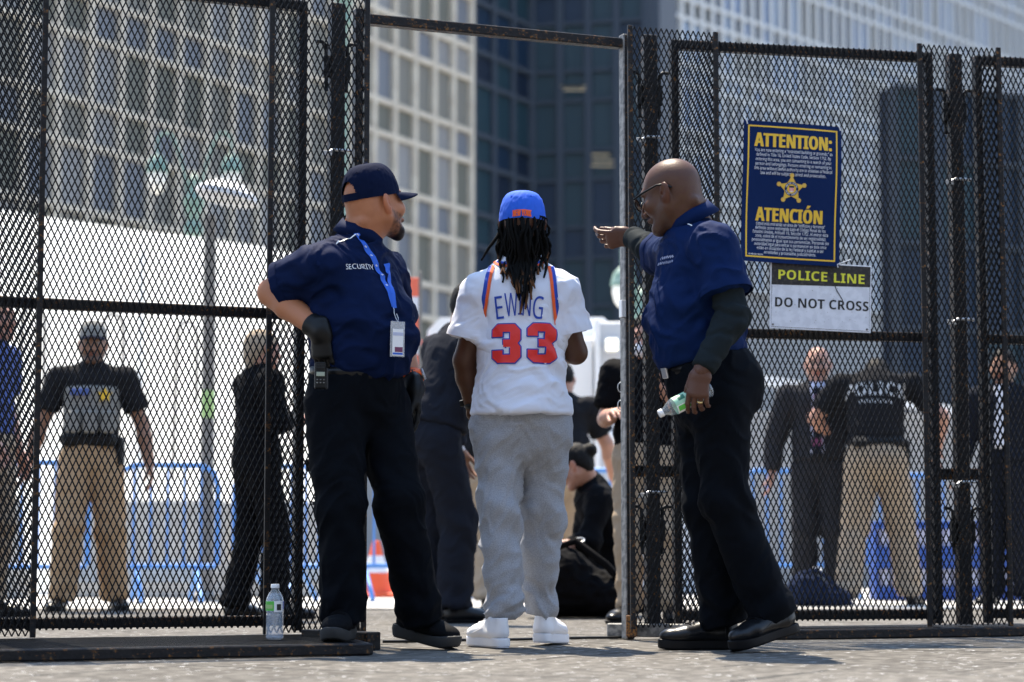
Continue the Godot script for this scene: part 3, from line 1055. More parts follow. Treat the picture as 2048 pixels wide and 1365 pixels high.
# ---------------------------------------------------------------- signs
func signs() -> void:
	var ur := Vector3(1.13, 0, -0.245).normalized()
	var n := Vector3(0.245, 0, 1.13).normalized()
	var tl := Vector3(0.967, 2.196, -9.280)
	var tr := Vector3(1.396, 2.175, -9.360)
	var bl := Vector3(0.968, 1.585, -9.280)
	var br := Vector3(1.392, 1.574, -9.360)
	var x := (tr - tl + br - bl).normalized()
	var w := ((tr - tl).length() + (br - bl).length()) * 0.5
	var h := ((tl - bl).length() + (tr - br).length()) * 0.5
	var y := (tl - bl + tr - br).normalized()
	y = (y - x * x.dot(y)).normalized()
	var c := (tl + tr + bl + br) * 0.25 + n * 0.05
	var t := thing("notice_poster", "navy notice poster with yellow headings and a gold star emblem", "poster", c)
	t.basis = Basis(x, y, x.cross(y))
	# a slightly buckled sheet
	var st := shape()
	st.set_smooth_group(1)
	var bend := func(p: Vector3) -> Vector3: return p + Vector3(0, 0, 0.006 * sin(p.x * 9.0 + p.y * 5.0) + 0.004 * sin(p.y * 13.0) + 0.004)
	for i in 12:
		for j in 16:
			var P := []
			for e in [[0, 0], [1, 0], [1, 1], [0, 1]]:
				P.append(bend.call(Vector3(w * ((i + e[0]) / 12.0 - 0.5), h * ((j + e[1]) / 16.0 - 0.5), 0)))
			quad(st, P[0], P[1], P[2], P[3], Vector3.BACK)
			quad(st, P[0] - Vector3(0, 0, 0.002), P[1] - Vector3(0, 0, 0.002), P[2] - Vector3(0, 0, 0.002), P[3] - Vector3(0, 0, 0.002), Vector3.FORWARD)
	obj("sheet", done(st), M.poster, t)
	var add := func(s: SurfaceTool, tris: PackedVector3Array, at: Vector2, z: float) -> void:
		for i in range(0, tris.size(), 3):
			var q := []
			for k in 3: q.append(bend.call(tris[i + k] + Vector3(at.x, at.y, 0)) + Vector3(0, 0, z))
			tri(s, q[0], q[1], q[2], Vector3.BACK)
	st = shape()
	var bw := w * 0.5 - 0.022
	var bh := h * 0.5 - 0.022
	for e in [[Vector2(-bw, bh), Vector2(bw, bh)], [Vector2(-bw, -bh), Vector2(bw, -bh)], [Vector2(-bw, -bh - 0.003), Vector2(-bw, bh + 0.003)], [Vector2(bw, -bh - 0.003), Vector2(bw, bh + 0.003)]]:
		add.call(st, split(ribbon([e[0], e[1]], 0.0065), 0.03), Vector2.ZERO, 0.0012)
	obj("border", done(st), M.yellow, t)
	var fit := func(txt: String, high: float, wide: float, bold: bool) -> PackedVector3Array:
		var q := letters(txt, high, bold)
		var m := 0.0
		for v in q: m = maxf(m, absf(v.x))
		for k in q.size(): q[k].x *= wide * 0.5 / m
		return q
	st = shape()
	add.call(st, fit.call("ATTENTION:", 0.058, w * 0.79, true), Vector2(0.003, h * 0.5 - 0.082), 0.0014)
	add.call(st, fit.call("ATENCIÓN", 0.058, w * 0.68, true), Vector2(-0.006, -h * 0.5 + 0.205), 0.0014)
	# thicken the headings into a poster face
	for k in [-0.0022, 0.0022]:
		add.call(st, fit.call("ATTENTION:", 0.058, w * 0.79, true), Vector2(0.003 + k, h * 0.5 - 0.082), 0.0014 + k * 0.05)
		add.call(st, fit.call("ATENCIÓN", 0.058, w * 0.68, true), Vector2(-0.006 + k, -h * 0.5 + 0.205), 0.0014 + k * 0.05)
	obj("heading", done(st), M.yellow, t)
	st = shape()
	var en := [["You are now entering a “restricted building or grounds,” as", 0.79], ["defined in Title 18, United States Code, Section 1752. By", 0.76], ["entering this area, you are consenting to a search of your", 0.77], ["person and belongings. Persons entering or remaining in", 0.77], ["this area without lawful authority are in violation of federal", 0.79], ["law and will be subject to arrest and prosecution.", 0.66]]
	for i in en.size():
		add.call(st, fit.call(en[i][0], 0.0135, w * en[i][1], false), Vector2(0.004, h * 0.5 - 0.125 - i * 0.0195), 0.0014)
	var es := [["Usted está entrando un área de “edificios y terrenos”", 0.70], ["definida como restringida bajo el Código Penal de los", 0.71], ["Estados Unidos, Artículo 18, Sección 1752. Al entrar ésta", 0.76], ["zona, usted dá el consentimiento de ser registrado(a)", 0.71], ["personalmente al igual que sus pertenecias. Personas sin", 0.78], ["autoridad legal para entrar o permanecer en ésta zona", 0.73], ["están en violación de la ley Federal y sujetas a ser", 0.68], ["arrestadas y procesadas judicialmente.", 0.53]]
	for i in es.size():
		add.call(st, fit.call(es[i][0], 0.0135, w * es[i][1], false), Vector2(0.0, -h * 0.5 + 0.166 - i * 0.0175), 0.0014)
	add.call(st, fit.call("SSF 4086 (Rev. 02/2014)", 0.006, w * 0.15, true), Vector2(-w * 0.5 + 0.065, -h * 0.5 + 0.032), 0.0014)
	obj("small_print", done(st), M.white, t)
	# gold star badge
	var sc := Vector2(-0.002, 0.018)
	var star := PackedVector2Array()
	for k in 10:
		var a := PI / 2 + TAU * k / 10.0
		star.append(Vector2(cos(a), sin(a)) * (0.058 if k % 2 == 0 else 0.031))
	st = shape()
	add.call(st, poly_tris(star), sc, 0.0016)
	for k in 5:
		var a := PI / 2 + TAU * k / 5.0
		var disc := PackedVector2Array()
		for i in 14: disc.append(Vector2(cos(a), sin(a)) * 0.058 + Vector2(cos(TAU * i / 14), sin(TAU * i / 14)) * 0.0098)
		add.call(st, poly_tris(disc), sc, 0.0019)
	var emblem := obj("star_emblem", done(st), M.yellow, t)
	st = shape()
	for k in 5:
		var a := PI / 2 + TAU * k / 5.0
		var rp := []
		for i in 13: rp.append(Vector2(cos(a), sin(a)) * 0.058 + Vector2(cos(TAU * i / 12), sin(TAU * i / 12)) * 0.0062)
		add.call(st, ribbon(rp, 0.0016), sc, 0.0024)
	var o := []
	for i in 11: o.append(star[i % 10] * 0.86)
	add.call(st, ribbon(o, 0.0013), sc, 0.0022)
	obj("engraving", done(st), M.tan_light, emblem)
	for e in [[0.030, "poster", 0.0026], [0.0195, "yellow", 0.0031]]:
		var disc := PackedVector2Array()
		for i in 32: disc.append(Vector2(cos(TAU * i / 32), sin(TAU * i / 32)) * e[0])
		st = shape()
		add.call(st, poly_tris(disc), sc, e[2])
		obj("medallion", done(st), M[e[1]], emblem)
	st = shape()
	for e in [["UNITED STATES", 1.0], ["SECRET SERVICE", -1.0]]:
		var s: String = e[0]
		for i in s.length():
			if s[i] == " ": continue
			var a: float = (PI / 2 - (i - (s.length() - 1) / 2.0) * 0.205) if e[1] > 0 else (-PI / 2 + (i - (s.length() - 1) / 2.0) * 0.195)
			var q := letters(s[i], 0.0062, true, 0.9)
			var rot: float = a - PI / 2 * e[1]
			var xf := Transform3D(Basis(Vector3.BACK, rot), Vector3(cos(a), sin(a), 0) * 0.0247)
			for k in q.size(): q[k] = xf * q[k]
			add.call(st, q, sc, 0.0034)
	obj("ring_lettering", done(st), M.white, emblem)
	st = shape()
	add.call(st, poly_tris(PackedVector2Array([Vector2(-0.011, 0.012), Vector2(-0.011, -0.003), Vector2(-0.0095, -0.010), Vector2(0.0, -0.0145), Vector2(0.0095, -0.010), Vector2(0.011, -0.003), Vector2(0.011, 0.012)])), sc, 0.0036)
	obj("shield", done(st), M.white, emblem)
	st = shape()
	add.call(st, poly_tris(PackedVector2Array([Vector2(-0.0115, 0.013), Vector2(-0.0115, 0.005), Vector2(0.0115, 0.005), Vector2(0.0115, 0.013)])), sc, 0.0041)
	obj("shield_chief", done(st), M.ink, emblem)
	st = shape()
	for k in 4:
		add.call(st, ribbon([Vector2(-0.0087 + k * 0.0058, 0.0045), Vector2(-0.0087 + k * 0.0058, -0.0095)], 0.0031), sc, 0.0040)
	obj("stripes", done(st), M.number_red, emblem)
	st = shape()
	for e in [[Vector3(-w * 0.5 + 0.008, h * 0.5 - 0.006, 0), Vector3(-0.012, 0.022, 0.004)], [Vector3(w * 0.5 - 0.012, h * 0.5 - 0.006, 0), Vector3(-0.012, 0.018, 0.004)], [Vector3(w * 0.5 - 0.01, -h * 0.5 + 0.008, 0), Vector3(0.06, 0.026, 0.012)]]:
		tube(st, [e[0] + Vector3(0.004, -0.012, 0.012), e[0] + Vector3(0, 0, 0.014), e[0] + e[1] * 0.6 + Vector3(0, 0, 0.008), e[0] + e[1]], 0.0026, 6)
	obj("zip_tie", done(st), M.white, t)
	# police line board
	tl = Vector3(1.092, 1.587, -9.310)
	tr = Vector3(1.534, 1.589, -9.390)
	bl = Vector3(1.083, 1.313, -9.310)
	br = Vector3(1.525, 1.284, -9.390)
	x = (tr - tl + br - bl).normalized()
	w = ((tr - tl).length() + (br - bl).length()) * 0.5
	h = ((tl - bl).length() + (tr - br).length()) * 0.5
	y = (tl - bl + tr - br).normalized()
	y = (y - x * x.dot(y)).normalized()
	t = thing("police_sign", "scuffed black and white police line board under the navy poster", "sign", (tl + tr + bl + br) * 0.25 + n * 0.038)
	t.basis = Basis(x, y, x.cross(y))
	st = shape()
	cbox(st, Transform3D(), Vector3(w, h, 0.004), 0.0012)
	obj("board", done(st), M.sign_white, t)
	var flat := func(tris: PackedVector3Array, at: Vector2, z: float, s: SurfaceTool) -> void:
		for i in range(0, tris.size(), 3):
			tri(s, tris[i] + Vector3(at.x, at.y, z), tris[i + 1] + Vector3(at.x, at.y, z), tris[i + 2] + Vector3(at.x, at.y, z), Vector3.BACK)
	st = shape()
	flat.call(poly_tris(PackedVector2Array([Vector2(-w * 0.5 + 0.005, h * 0.5 - 0.005), Vector2(w * 0.5 - 0.005, h * 0.5 - 0.005), Vector2(w * 0.5 - 0.005, 0.052), Vector2(-w * 0.5 + 0.005, 0.042)])), Vector2.ZERO, 0.0026, st)
	obj("black_band", done(st), M.sign_black, t)
	st = shape()
	flat.call(fit.call("POLICE", 0.040, w * 0.49, true), Vector2(-w * 0.185, 0.086), 0.0032, st)
	obj("heading_word", done(st), M.lime_yellow, t)
	st = shape()
	flat.call(fit.call("LINE", 0.040, w * 0.31, true), Vector2(w * 0.275, 0.084), 0.0032, st)
	obj("heading_word", done(st), M.lime_yellow, t)
	st = shape()
	flat.call(fit.call("DO NOT CROSS", 0.040, w * 0.93, true), Vector2(0.004, -0.032), 0.0030, st)
	var x0 := w * 0.5 - 0.007
	var y0 := h * 0.5 - 0.007
	flat.call(ribbon([Vector2(-x0, 0.04), Vector2(-x0, -y0), Vector2(x0, -y0), Vector2(x0, 0.05)], 0.0016), Vector2.ZERO, 0.0028, st)
	flat.call(ribbon([Vector2(0.02, h * 0.5), Vector2(0.07, 0.03), Vector2(0.098, -0.012)], 0.004), Vector2.ZERO, 0.0036, st)
	obj("lettering", done(st), M.ink, t)
	st = shape()
	for e in [Vector3(-x0 + 0.008, -y0 + 0.01, 0.003), Vector3(x0 - 0.01, -y0 + 0.008, 0.003)]:
		lathe(st, Transform3D(Basis(Vector3.RIGHT, PI / 2), e), [Vector2(0.0, 0.003), Vector2(0.004, 0.002), Vector2(0.005, 0.0)], 10)
	obj("bolt", done(st), M.worn, t)

# ---------------------------------------------------------------- people
func face_basis(yaw: float, pitch := 0.0, roll := 0.0) -> Basis:
	# columns: side, up, forward; yaw 0 looks at the camera (+z), positive turns to the picture's right
	var b := Basis(Vector3.UP, deg_to_rad(yaw)) * Basis(Vector3.RIGHT, deg_to_rad(pitch)) * Basis(Vector3.BACK, deg_to_rad(roll))
	return b

# head: c between the ears at eye level, B = side, up, forward; returns [arrays, colours]
func head(c: Vector3, B: Basis, s: float, cell: float, tone: Color, o := {}) -> Array:
	var R := 0.19 * s
	var bl := Blob.new(c - Vector3(R, R * 1.15, R), c + Vector3(R, R, R), cell)
	var P := func(x: float, y: float, z: float) -> Vector3: return c + B * (Vector3(x, y, z) * s)
	bl.ball(P.call(0, 0.045, -0.014), Vector3(0.077, 0.083, 0.099) * s, B, 0.01)
	bl.ball(P.call(0, -0.018, 0.026), Vector3(0.064, 0.085, 0.064) * s, B, 0.03 * s)
	bl.ball(P.call(0, -0.005, -0.055), Vector3(0.066, 0.07, 0.05) * s, B, 0.03 * s)
	for e in [-1.0, 1.0]:
		bl.put(P.call(0.056 * e, -0.045, 0.0), P.call(0.022 * e, -0.094, 0.066), Vector2(0.024, 0.022) * s, Vector2(0.022, 0.018) * s, B.x, 0.028 * s)
		bl.ball(P.call(0.044 * e, -0.022, 0.062), Vector3(0.024, 0.022, 0.026) * s, B, 0.03 * s)
	bl.ball(P.call(0, -0.098, 0.076), Vector3(0.026, 0.019, 0.02) * s, B, 0.02 * s)
	bl.put(P.call(-0.036, 0.032, 0.079), P.call(0.036, 0.032, 0.079), Vector2(0.012, 0.013) * s, Vector2(0.012, 0.013) * s, B.y, 0.018 * s)
	bl.put(P.call(0, 0.02, 0.091), P.call(0, -0.03, 0.112), Vector2(0.009, 0.009) * s, Vector2(0.014, 0.011) * s, B.x, 0.012 * s)
	bl.put(P.call(-0.013, -0.034, 0.098), P.call(0.013, -0.034, 0.098), Vector2(0.010, 0.010) * s, Vector2(0.010, 0.010) * s, B.y, 0.008 * s)
	for e in [-1.0, 1.0]:
		bl.ball(P.call(0.032 * e, 0.012, 0.104), Vector3(0.018, 0.011, 0.014) * s, B, 0.014 * s, true)
		bl.ball(P.call(0.032 * e, 0.011, 0.078), Vector3(0.0135, 0.0125, 0.0135) * s, B, 0.003 * s)
	bl.put(P.call(-0.021, -0.061, 0.087), P.call(0.021, -0.061, 0.087), Vector2(0.009, 0.013) * s, Vector2(0.009, 0.013) * s, B.y, 0.008 * s)
	bl.put(P.call(-0.023, -0.0615, 0.101), P.call(0.023, -0.0615, 0.101), Vector2(0.0016, 0.004) * s, Vector2(0.0016, 0.004) * s, B.y, 0.004 * s, 0, true)
	for e in [-1.0, 1.0]:
		var eb := B * Basis(Vector3.UP, 0.45 * -e) * Basis(Vector3.RIGHT, -0.18)
		bl.ball(P.call(0.084 * e, 0.002, -0.012), Vector3(0.010, 0.034, 0.021) * s, eb, 0.005 * s)
		bl.ball(P.call(0.076 * e, -0.022, -0.006), Vector3(0.008, 0.013, 0.011) * s, eb, 0.006 * s)
		bl.ball(P.call(0.0955 * e, 0.004, -0.006), Vector3(0.0075, 0.021, 0.0115) * s, eb, 0.004 * s, true)
		bl.ball(P.call(0.084 * e, -0.004, 0.002), Vector3(0.006, 0.008, 0.006) * s, eb, 0.004 * s, true)
	if o.has("roll"):   # fold at the back of the neck
		bl.put(P.call(-0.035, -0.05, -0.085), P.call(0.035, -0.05, -0.085), Vector2(0.016, 0.018) * s, Vector2(0.016, 0.018) * s, B.y, 0.012 * s)
	if o.has("neck"):
		bl.put(P.call(0, -0.03, -0.025), o.neck, Vector2(o.get("nr", 0.056), o.get("nr", 0.056)) * s, Vector2(o.get("nr", 0.056) * 1.12, o.get("nr", 0.056) * 1.12) * s, B.x, 0.035 * s)
	if o.has("goatee"):
		bl.ball(P.call(0, -0.108, 0.078), Vector3(0.027, 0.024, 0.02) * s, B, 0.012 * s)
	var A := bl.net()
	var C := PackedColorArray()
	var beard: Color = o.get("beard", Color(0.02, 0.014, 0.012))
	var stub: float = o.get("stubble", 0.0)
	var lip := Color(tone.r * 0.85, tone.g * 0.55, tone.b * 0.55)
	for v: Vector3 in A[0]:
		var p := B.transposed() * (v - c) / s
		var k := tone
		var g := fold.get_noise_3dv(v * 60.0)
		k = k.lerp(Color(tone.r * 0.8, tone.g * 0.72, tone.b * 0.7), clampf(0.5 + 0.7 * fold.get_noise_3dv(v * 22.0), 0, 1) * 0.5)
		var ax := absf(p.x)
		if ax > 0.080 and p.z < 0.02 and absf(p.y) < 0.04: k = k.lerp(Color(tone.r * 1.0, tone.g * 0.78, tone.b * 0.72), 0.7)
		if p.z > 0.088 and absf(p.y + 0.061) < 0.011 and ax < 0.026: k = lip
		if p.z > 0.06 and absf(p.y - 0.011) < 0.009 and absf(ax - 0.032) < 0.013: k = Color(0.35, 0.33, 0.31) if absf(ax - 0.032) > 0.005 else Color(0.02, 0.012, 0.01)
		if p.z > 0.06 and absf(p.y - 0.036 + (ax - 0.03) * 0.1) < 0.006 and ax > 0.012 and ax < 0.052: k = k.lerp(beard, 0.8)
		# beard follows jaw, chin and upper lip
		var jaw: float = smoothstep(0.0, 0.012, -0.008 - 0.5 * p.z - p.y) * smoothstep(0.0, 0.014, p.z - 0.004) * smoothstep(-0.14, -0.12, p.y)
		if p.z > 0.07 and p.y < -0.04 and p.y > -0.054 and ax < 0.034: jaw = 1.0
		k = k.lerp(beard, clampf(jaw * stub * (0.8 + 0.6 * g), 0.0, 1.0))
		if o.has("goatee") and p.y < -0.078 and p.z > 0.045: k = k.lerp(beard, smoothstep(-0.078, -0.09, p.y) * smoothstep(0.045, 0.058, p.z))
		if o.has("shaved"):
			var top := smoothstep(0.02, 0.05, p.y) * smoothstep(0.075, 0.03, p.z)
			k = k.lerp(Color(tone.r * 0.72, tone.g * 0.72, tone.b * 0.78), top * float(o.shaved) * (0.8 + 0.5 * g))
		C.append(k)
	return [A, C]

# hand: w = wrist, B columns: thumb side, fingers, back of the hand; curl per finger (index..little) and thumb spread
func hand(w: Vector3, B: Basis, s: float, cell: float, curl: Array, thumb := 0.6, fat := 1.0, cuff := Vector3.ZERO) -> Array:
	var R := 0.24 * s
	var bl := Blob.new(w - Vector3(R, R, R), w + Vector3(R, R, R), cell)
	var P := func(x: float, y: float, z: float) -> Vector3: return w + B * (Vector3(x, y, z) * s)
	bl.put(P.call(0, -0.035, 0), P.call(0, 0.02, 0), Vector2(0.028, 0.021) * s * fat, Vector2(0.033, 0.019) * s * fat, B.x, 0.01)
	bl.put(P.call(0.002, 0.02, 0), P.call(0, 0.085, 0.002), Vector2(0.034, 0.019) * s * fat, Vector2(0.040, 0.0145) * s * fat, B.x, 0.015 * s)
	bl.put(P.call(0.02, 0.02, -0.01), P.call(0.034, 0.055, -0.012), Vector2(0.018, 0.016) * s * fat, Vector2(0.014, 0.013) * s * fat, B.x, 0.015 * s)
	if cuff != Vector3.ZERO:
		bl.ball(w, Vector3(0.036, 0.036, 0.036), Basis.IDENTITY, 0.02)
		bl.put(w, w + cuff * 0.062, Vector2(0.037, 0.037), Vector2(0.047, 0.045), B.x, 0.012, 2)
	var lens := [[0.043, 0.026, 0.021], [0.047, 0.029, 0.022], [0.044, 0.027, 0.021], [0.034, 0.020, 0.019]]
	for i in 4:
		var x := 0.031 - 0.0205 * i
		var p: Vector3 = P.call(x, 0.086 - 0.004 * absf(i - 1), 0.001)
		var side := (1.5 - i) * 0.045
		var a: float = curl[i]
		var ang := 0.0
		var q := p
		var rad := (0.0098 if i < 3 else 0.0086) * s * fat
		for j in 3:
			ang += a * [0.75, 1.0, 0.7][j]
			var d := B * Vector3(side * (1.0 - j * 0.2), cos(ang), -sin(ang)).normalized()
			var e: Vector3 = q + d * lens[i][j] * s
			bl.put(q, e, Vector2(rad * (1.0 - 0.07 * j), rad * (1.0 - 0.07 * j)), Vector2(rad * (0.94 - 0.09 * j), rad * (0.94 - 0.09 * j)), B.x, 0.0035 * s)
			q = e
	var t0: Vector3 = P.call(0.026, 0.028, -0.008)
	var d0 := B * Vector3(sin(thumb), cos(thumb), -0.35).normalized()
	var t1 := t0 + d0 * 0.042 * s
	var d1 := B * Vector3(sin(thumb * 0.55), cos(thumb * 0.55), -0.5).normalized()
	var t2 := t1 + d1 * 0.032 * s
	var t3 := t2 + B * Vector3(sin(thumb * 0.3), cos(thumb * 0.3), -0.6).normalized() * 0.024 * s
	bl.put(t0, t1, Vector2(0.0135, 0.0135) * s * fat, Vector2(0.0115, 0.0115) * s * fat, B.x, 0.01 * s)
	bl.put(t1, t2, Vector2(0.0115, 0.0115) * s * fat, Vector2(0.0108, 0.0108) * s * fat, B.x, 0.004 * s)
	bl.put(t2, t3, Vector2(0.0108, 0.010) * s * fat, Vector2(0.0088, 0.008) * s * fat, B.x, 0.004 * s)
	return bl.net()

func aim(fingers: Vector3, thumb: Vector3) -> Basis:
	var y := fingers.normalized()
	var x := (thumb - y * thumb.dot(y)).normalized()
	return Basis(x, y, x.cross(y))

func bounds(pts: Array, pad: float) -> Array:
	var a: Vector3 = pts[0]
	var b: Vector3 = pts[0]
	for p: Vector3 in pts:
		a = a.min(p)
		b = b.max(p)
	return [a - Vector3.ONE * pad, b + Vector3.ONE * pad]

# shoe: heel point on the sole's underside, direction of the toes, pitch = heel raised (radians)
func shoe(parent: Node3D, heel: Vector3, dir: Vector3, pitch: float, L: float, style: String, base: Vector3, cell := 0.005) -> void:
	var f := Vector3(dir.x, 0, dir.z).normalized()
	var x := Vector3.UP.cross(f)
	var B := Basis(x, Vector3.UP, f) * Basis(Vector3.RIGHT, pitch)
	var s := L / 0.30
	var P := func(px: float, py: float, pz: float) -> Vector3: return heel + B * (Vector3(px, py, pz) * s)
	var th := {"dress": 0.016, "sneaker": 0.032, "white": 0.034, "runner": 0.036}[style] as float
	var bb := bounds([P.call(0, 0, 0), P.call(0, 0.1, 0.3), P.call(0, 0.14, 0.04), P.call(0, 0, 0.3)], 0.09)
	var bl := Blob.new(bb[0], bb[1], cell)
	var y0 := th
	bl.put(P.call(0, y0 + 0.026, 0.045), P.call(0, y0 + 0.088, 0.048), Vector2(0.036, 0.046) * s, Vector2(0.034, 0.046) * s, B.x, 0.02, 2)
	bl.put(P.call(0, y0 + 0.022, 0.06), P.call(0.002, y0 + 0.022, 0.19), Vector2(0.038, 0.032) * s, Vector2(0.047, 0.028) * s, B.x, 0.03)
	bl.put(P.call(0, y0 + 0.07, 0.075), P.call(0.002, y0 + 0.034, 0.19), Vector2(0.027, 0.022) * s, Vector2(0.030, 0.018) * s, B.x, 0.03)
	bl.ball(P.call(0.002, y0 + 0.018, 0.228), Vector3(0.046, 0.031 if style != "dress" else 0.026, 0.062) * s, B, 0.025)
	bl.slice(P.call(0, y0 - 0.004, 0.1), -B.y)
	bl.put(P.call(0, y0 + 0.05, 0.05), P.call(0, y0 + 0.12, 0.044), Vector2(0.028, 0.036) * s, Vector2(0.030, 0.042) * s, B.x, 0.004, 0, true)
	var m: Material = {"dress": M.leather, "sneaker": M.leather, "white": M.white_leather, "runner": M.knit}[style]
	var sm: Material = {"dress": M.sole_black, "sneaker": M.sole_black, "white": M.white_leather, "runner": M.sole}[style]
	var up := obj("shoe", skin_mesh([bl.net()], base), m, parent)
	# sole: outline swept upward with a little flare
	var half := [[0.0, 0.018], [0.006, 0.029], [0.03, 0.038], [0.07, 0.037], [0.12, 0.036], [0.17, 0.044], [0.21, 0.049], [0.25, 0.045], [0.275, 0.034], [0.291, 0.018], [0.295, 0.0]]
	var out := []
	for h in half: out.append(Vector2(h[1], h[0]))
	for i in range(half.size() - 2, -1, -1): out.append(Vector2(-half[i][1], half[i][0]))
	var st := shape()
	var lay_y := [0.0, 0.006, th * 0.55, th, th + 0.003]
	var grow := [0.90, 1.0, 1.02, 1.0, 0.90]
	if style == "runner": grow = [0.88, 1.0, 1.10, 1.06, 0.95]
	var n := out.size()
	for l in 4:
		st.set_smooth_group(1 if l in [1, 2] else -1)
		for i in n:
			var a: Vector2 = out[i]
			var b: Vector2 = out[(i + 1) % n]
			var Q := []
			for e in [[a, l], [b, l], [b, l + 1], [a, l + 1]]:
				var v: Vector2 = e[0]
				var rise := 0.0
				if style == "runner": rise = 0.012 * smoothstep(0.12, 0.0, v.y) + 0.016 * smoothstep(0.22, 0.30, v.y)
				elif style != "dress": rise = 0.006 * smoothstep(0.23, 0.30, v.y)
				var yy: float = lay_y[e[1]] + rise * (1.0 if e[1] > 1 else 0.7 * smoothstep(0.22, 0.30, v.y))
				Q.append(P.call(v.x * grow[e[1]], yy, 0.147 + (v.y - 0.147) * (1.0 + (grow[e[1]] - 1.0) * 0.4)) - base)
			var mid: Vector3 = P.call(0, lay_y[l], 0.147) - base
			quad(st, Q[0], Q[1], Q[2], Q[3], (Q[0] + Q[2]) * 0.5 - mid)
	for i in range(1, n - 1):
		tri(st, P.call(out[0].x * 0.9, 0, out[0].y) - base, P.call(out[i].x * 0.9, 0, out[i].y) - base, P.call(out[i + 1].x * 0.9, 0, out[i + 1].y) - base, -B.y)
	obj("sole", done(st), sm, up)
	# laces
	if style != "dress" and cell < 0.006:
		var lm: Material = M.white_leather if style == "white" else M.black_cloth
		st = shape()
		for i in 5:
			var z := 0.10 + i * 0.021
			var a: Vector3 = P.call(-0.024, 0, z)
			var pts := []
			for k in 7:
				var q: Vector3 = bl.hit(P.call(-0.026 + 0.052 * k / 6.0, 0.2, z + 0.008 * (k / 6.0 - 0.5) * (1 if i % 2 else -1)), -B.y, 0.3 * s)
				pts.append(q + B.y * 0.002 - base)
			tube(st, pts, 0.0028, 6)
		var k0: Vector3 = bl.hit(P.call(0, 0.2, 0.095), -B.y, 0.3) + B.y * 0.004 - base
		for e in [-1.0, 1.0]:
			tube(st, [k0, k0 + B * Vector3(0.018 * e, 0.010, 0.012), k0 + B * Vector3(0.032 * e, 0.0, 0.02), k0 + B * Vector3(0.02 * e, -0.004, 0.008)], 0.0026, 6)
			tube(st, [k0, k0 + B * Vector3(0.022 * e, -0.004, -0.004), k0 + B * Vector3(0.036 * e, -0.022, 0.006)], 0.0024, 6)
		obj("laces", done(st), lm, up)
		if style in ["white", "sneaker"]:
			st = shape()
			for e in [-1.0, 1.0]:
				var pts := []
				for k in 9:
					var q: Vector3 = bl.hit(P.call(0.12 * e, y0 + 0.012 + 0.03 * k / 8.0, 0.20 - 0.09 * k / 8.0), -B.x * e, 0.3)
					pts.append(q - base)
				tube(st, pts, 0.0014, 5)
				pts = []
				for k in 8:
					pts.append(bl.hit(P.call(0.12 * e, y0 + 0.012 + 0.055 * k / 7.0, 0.055), -B.x * e, 0.3) - base)
				tube(st, pts, 0.0014, 5)
			obj("seam", done(st), m, up)

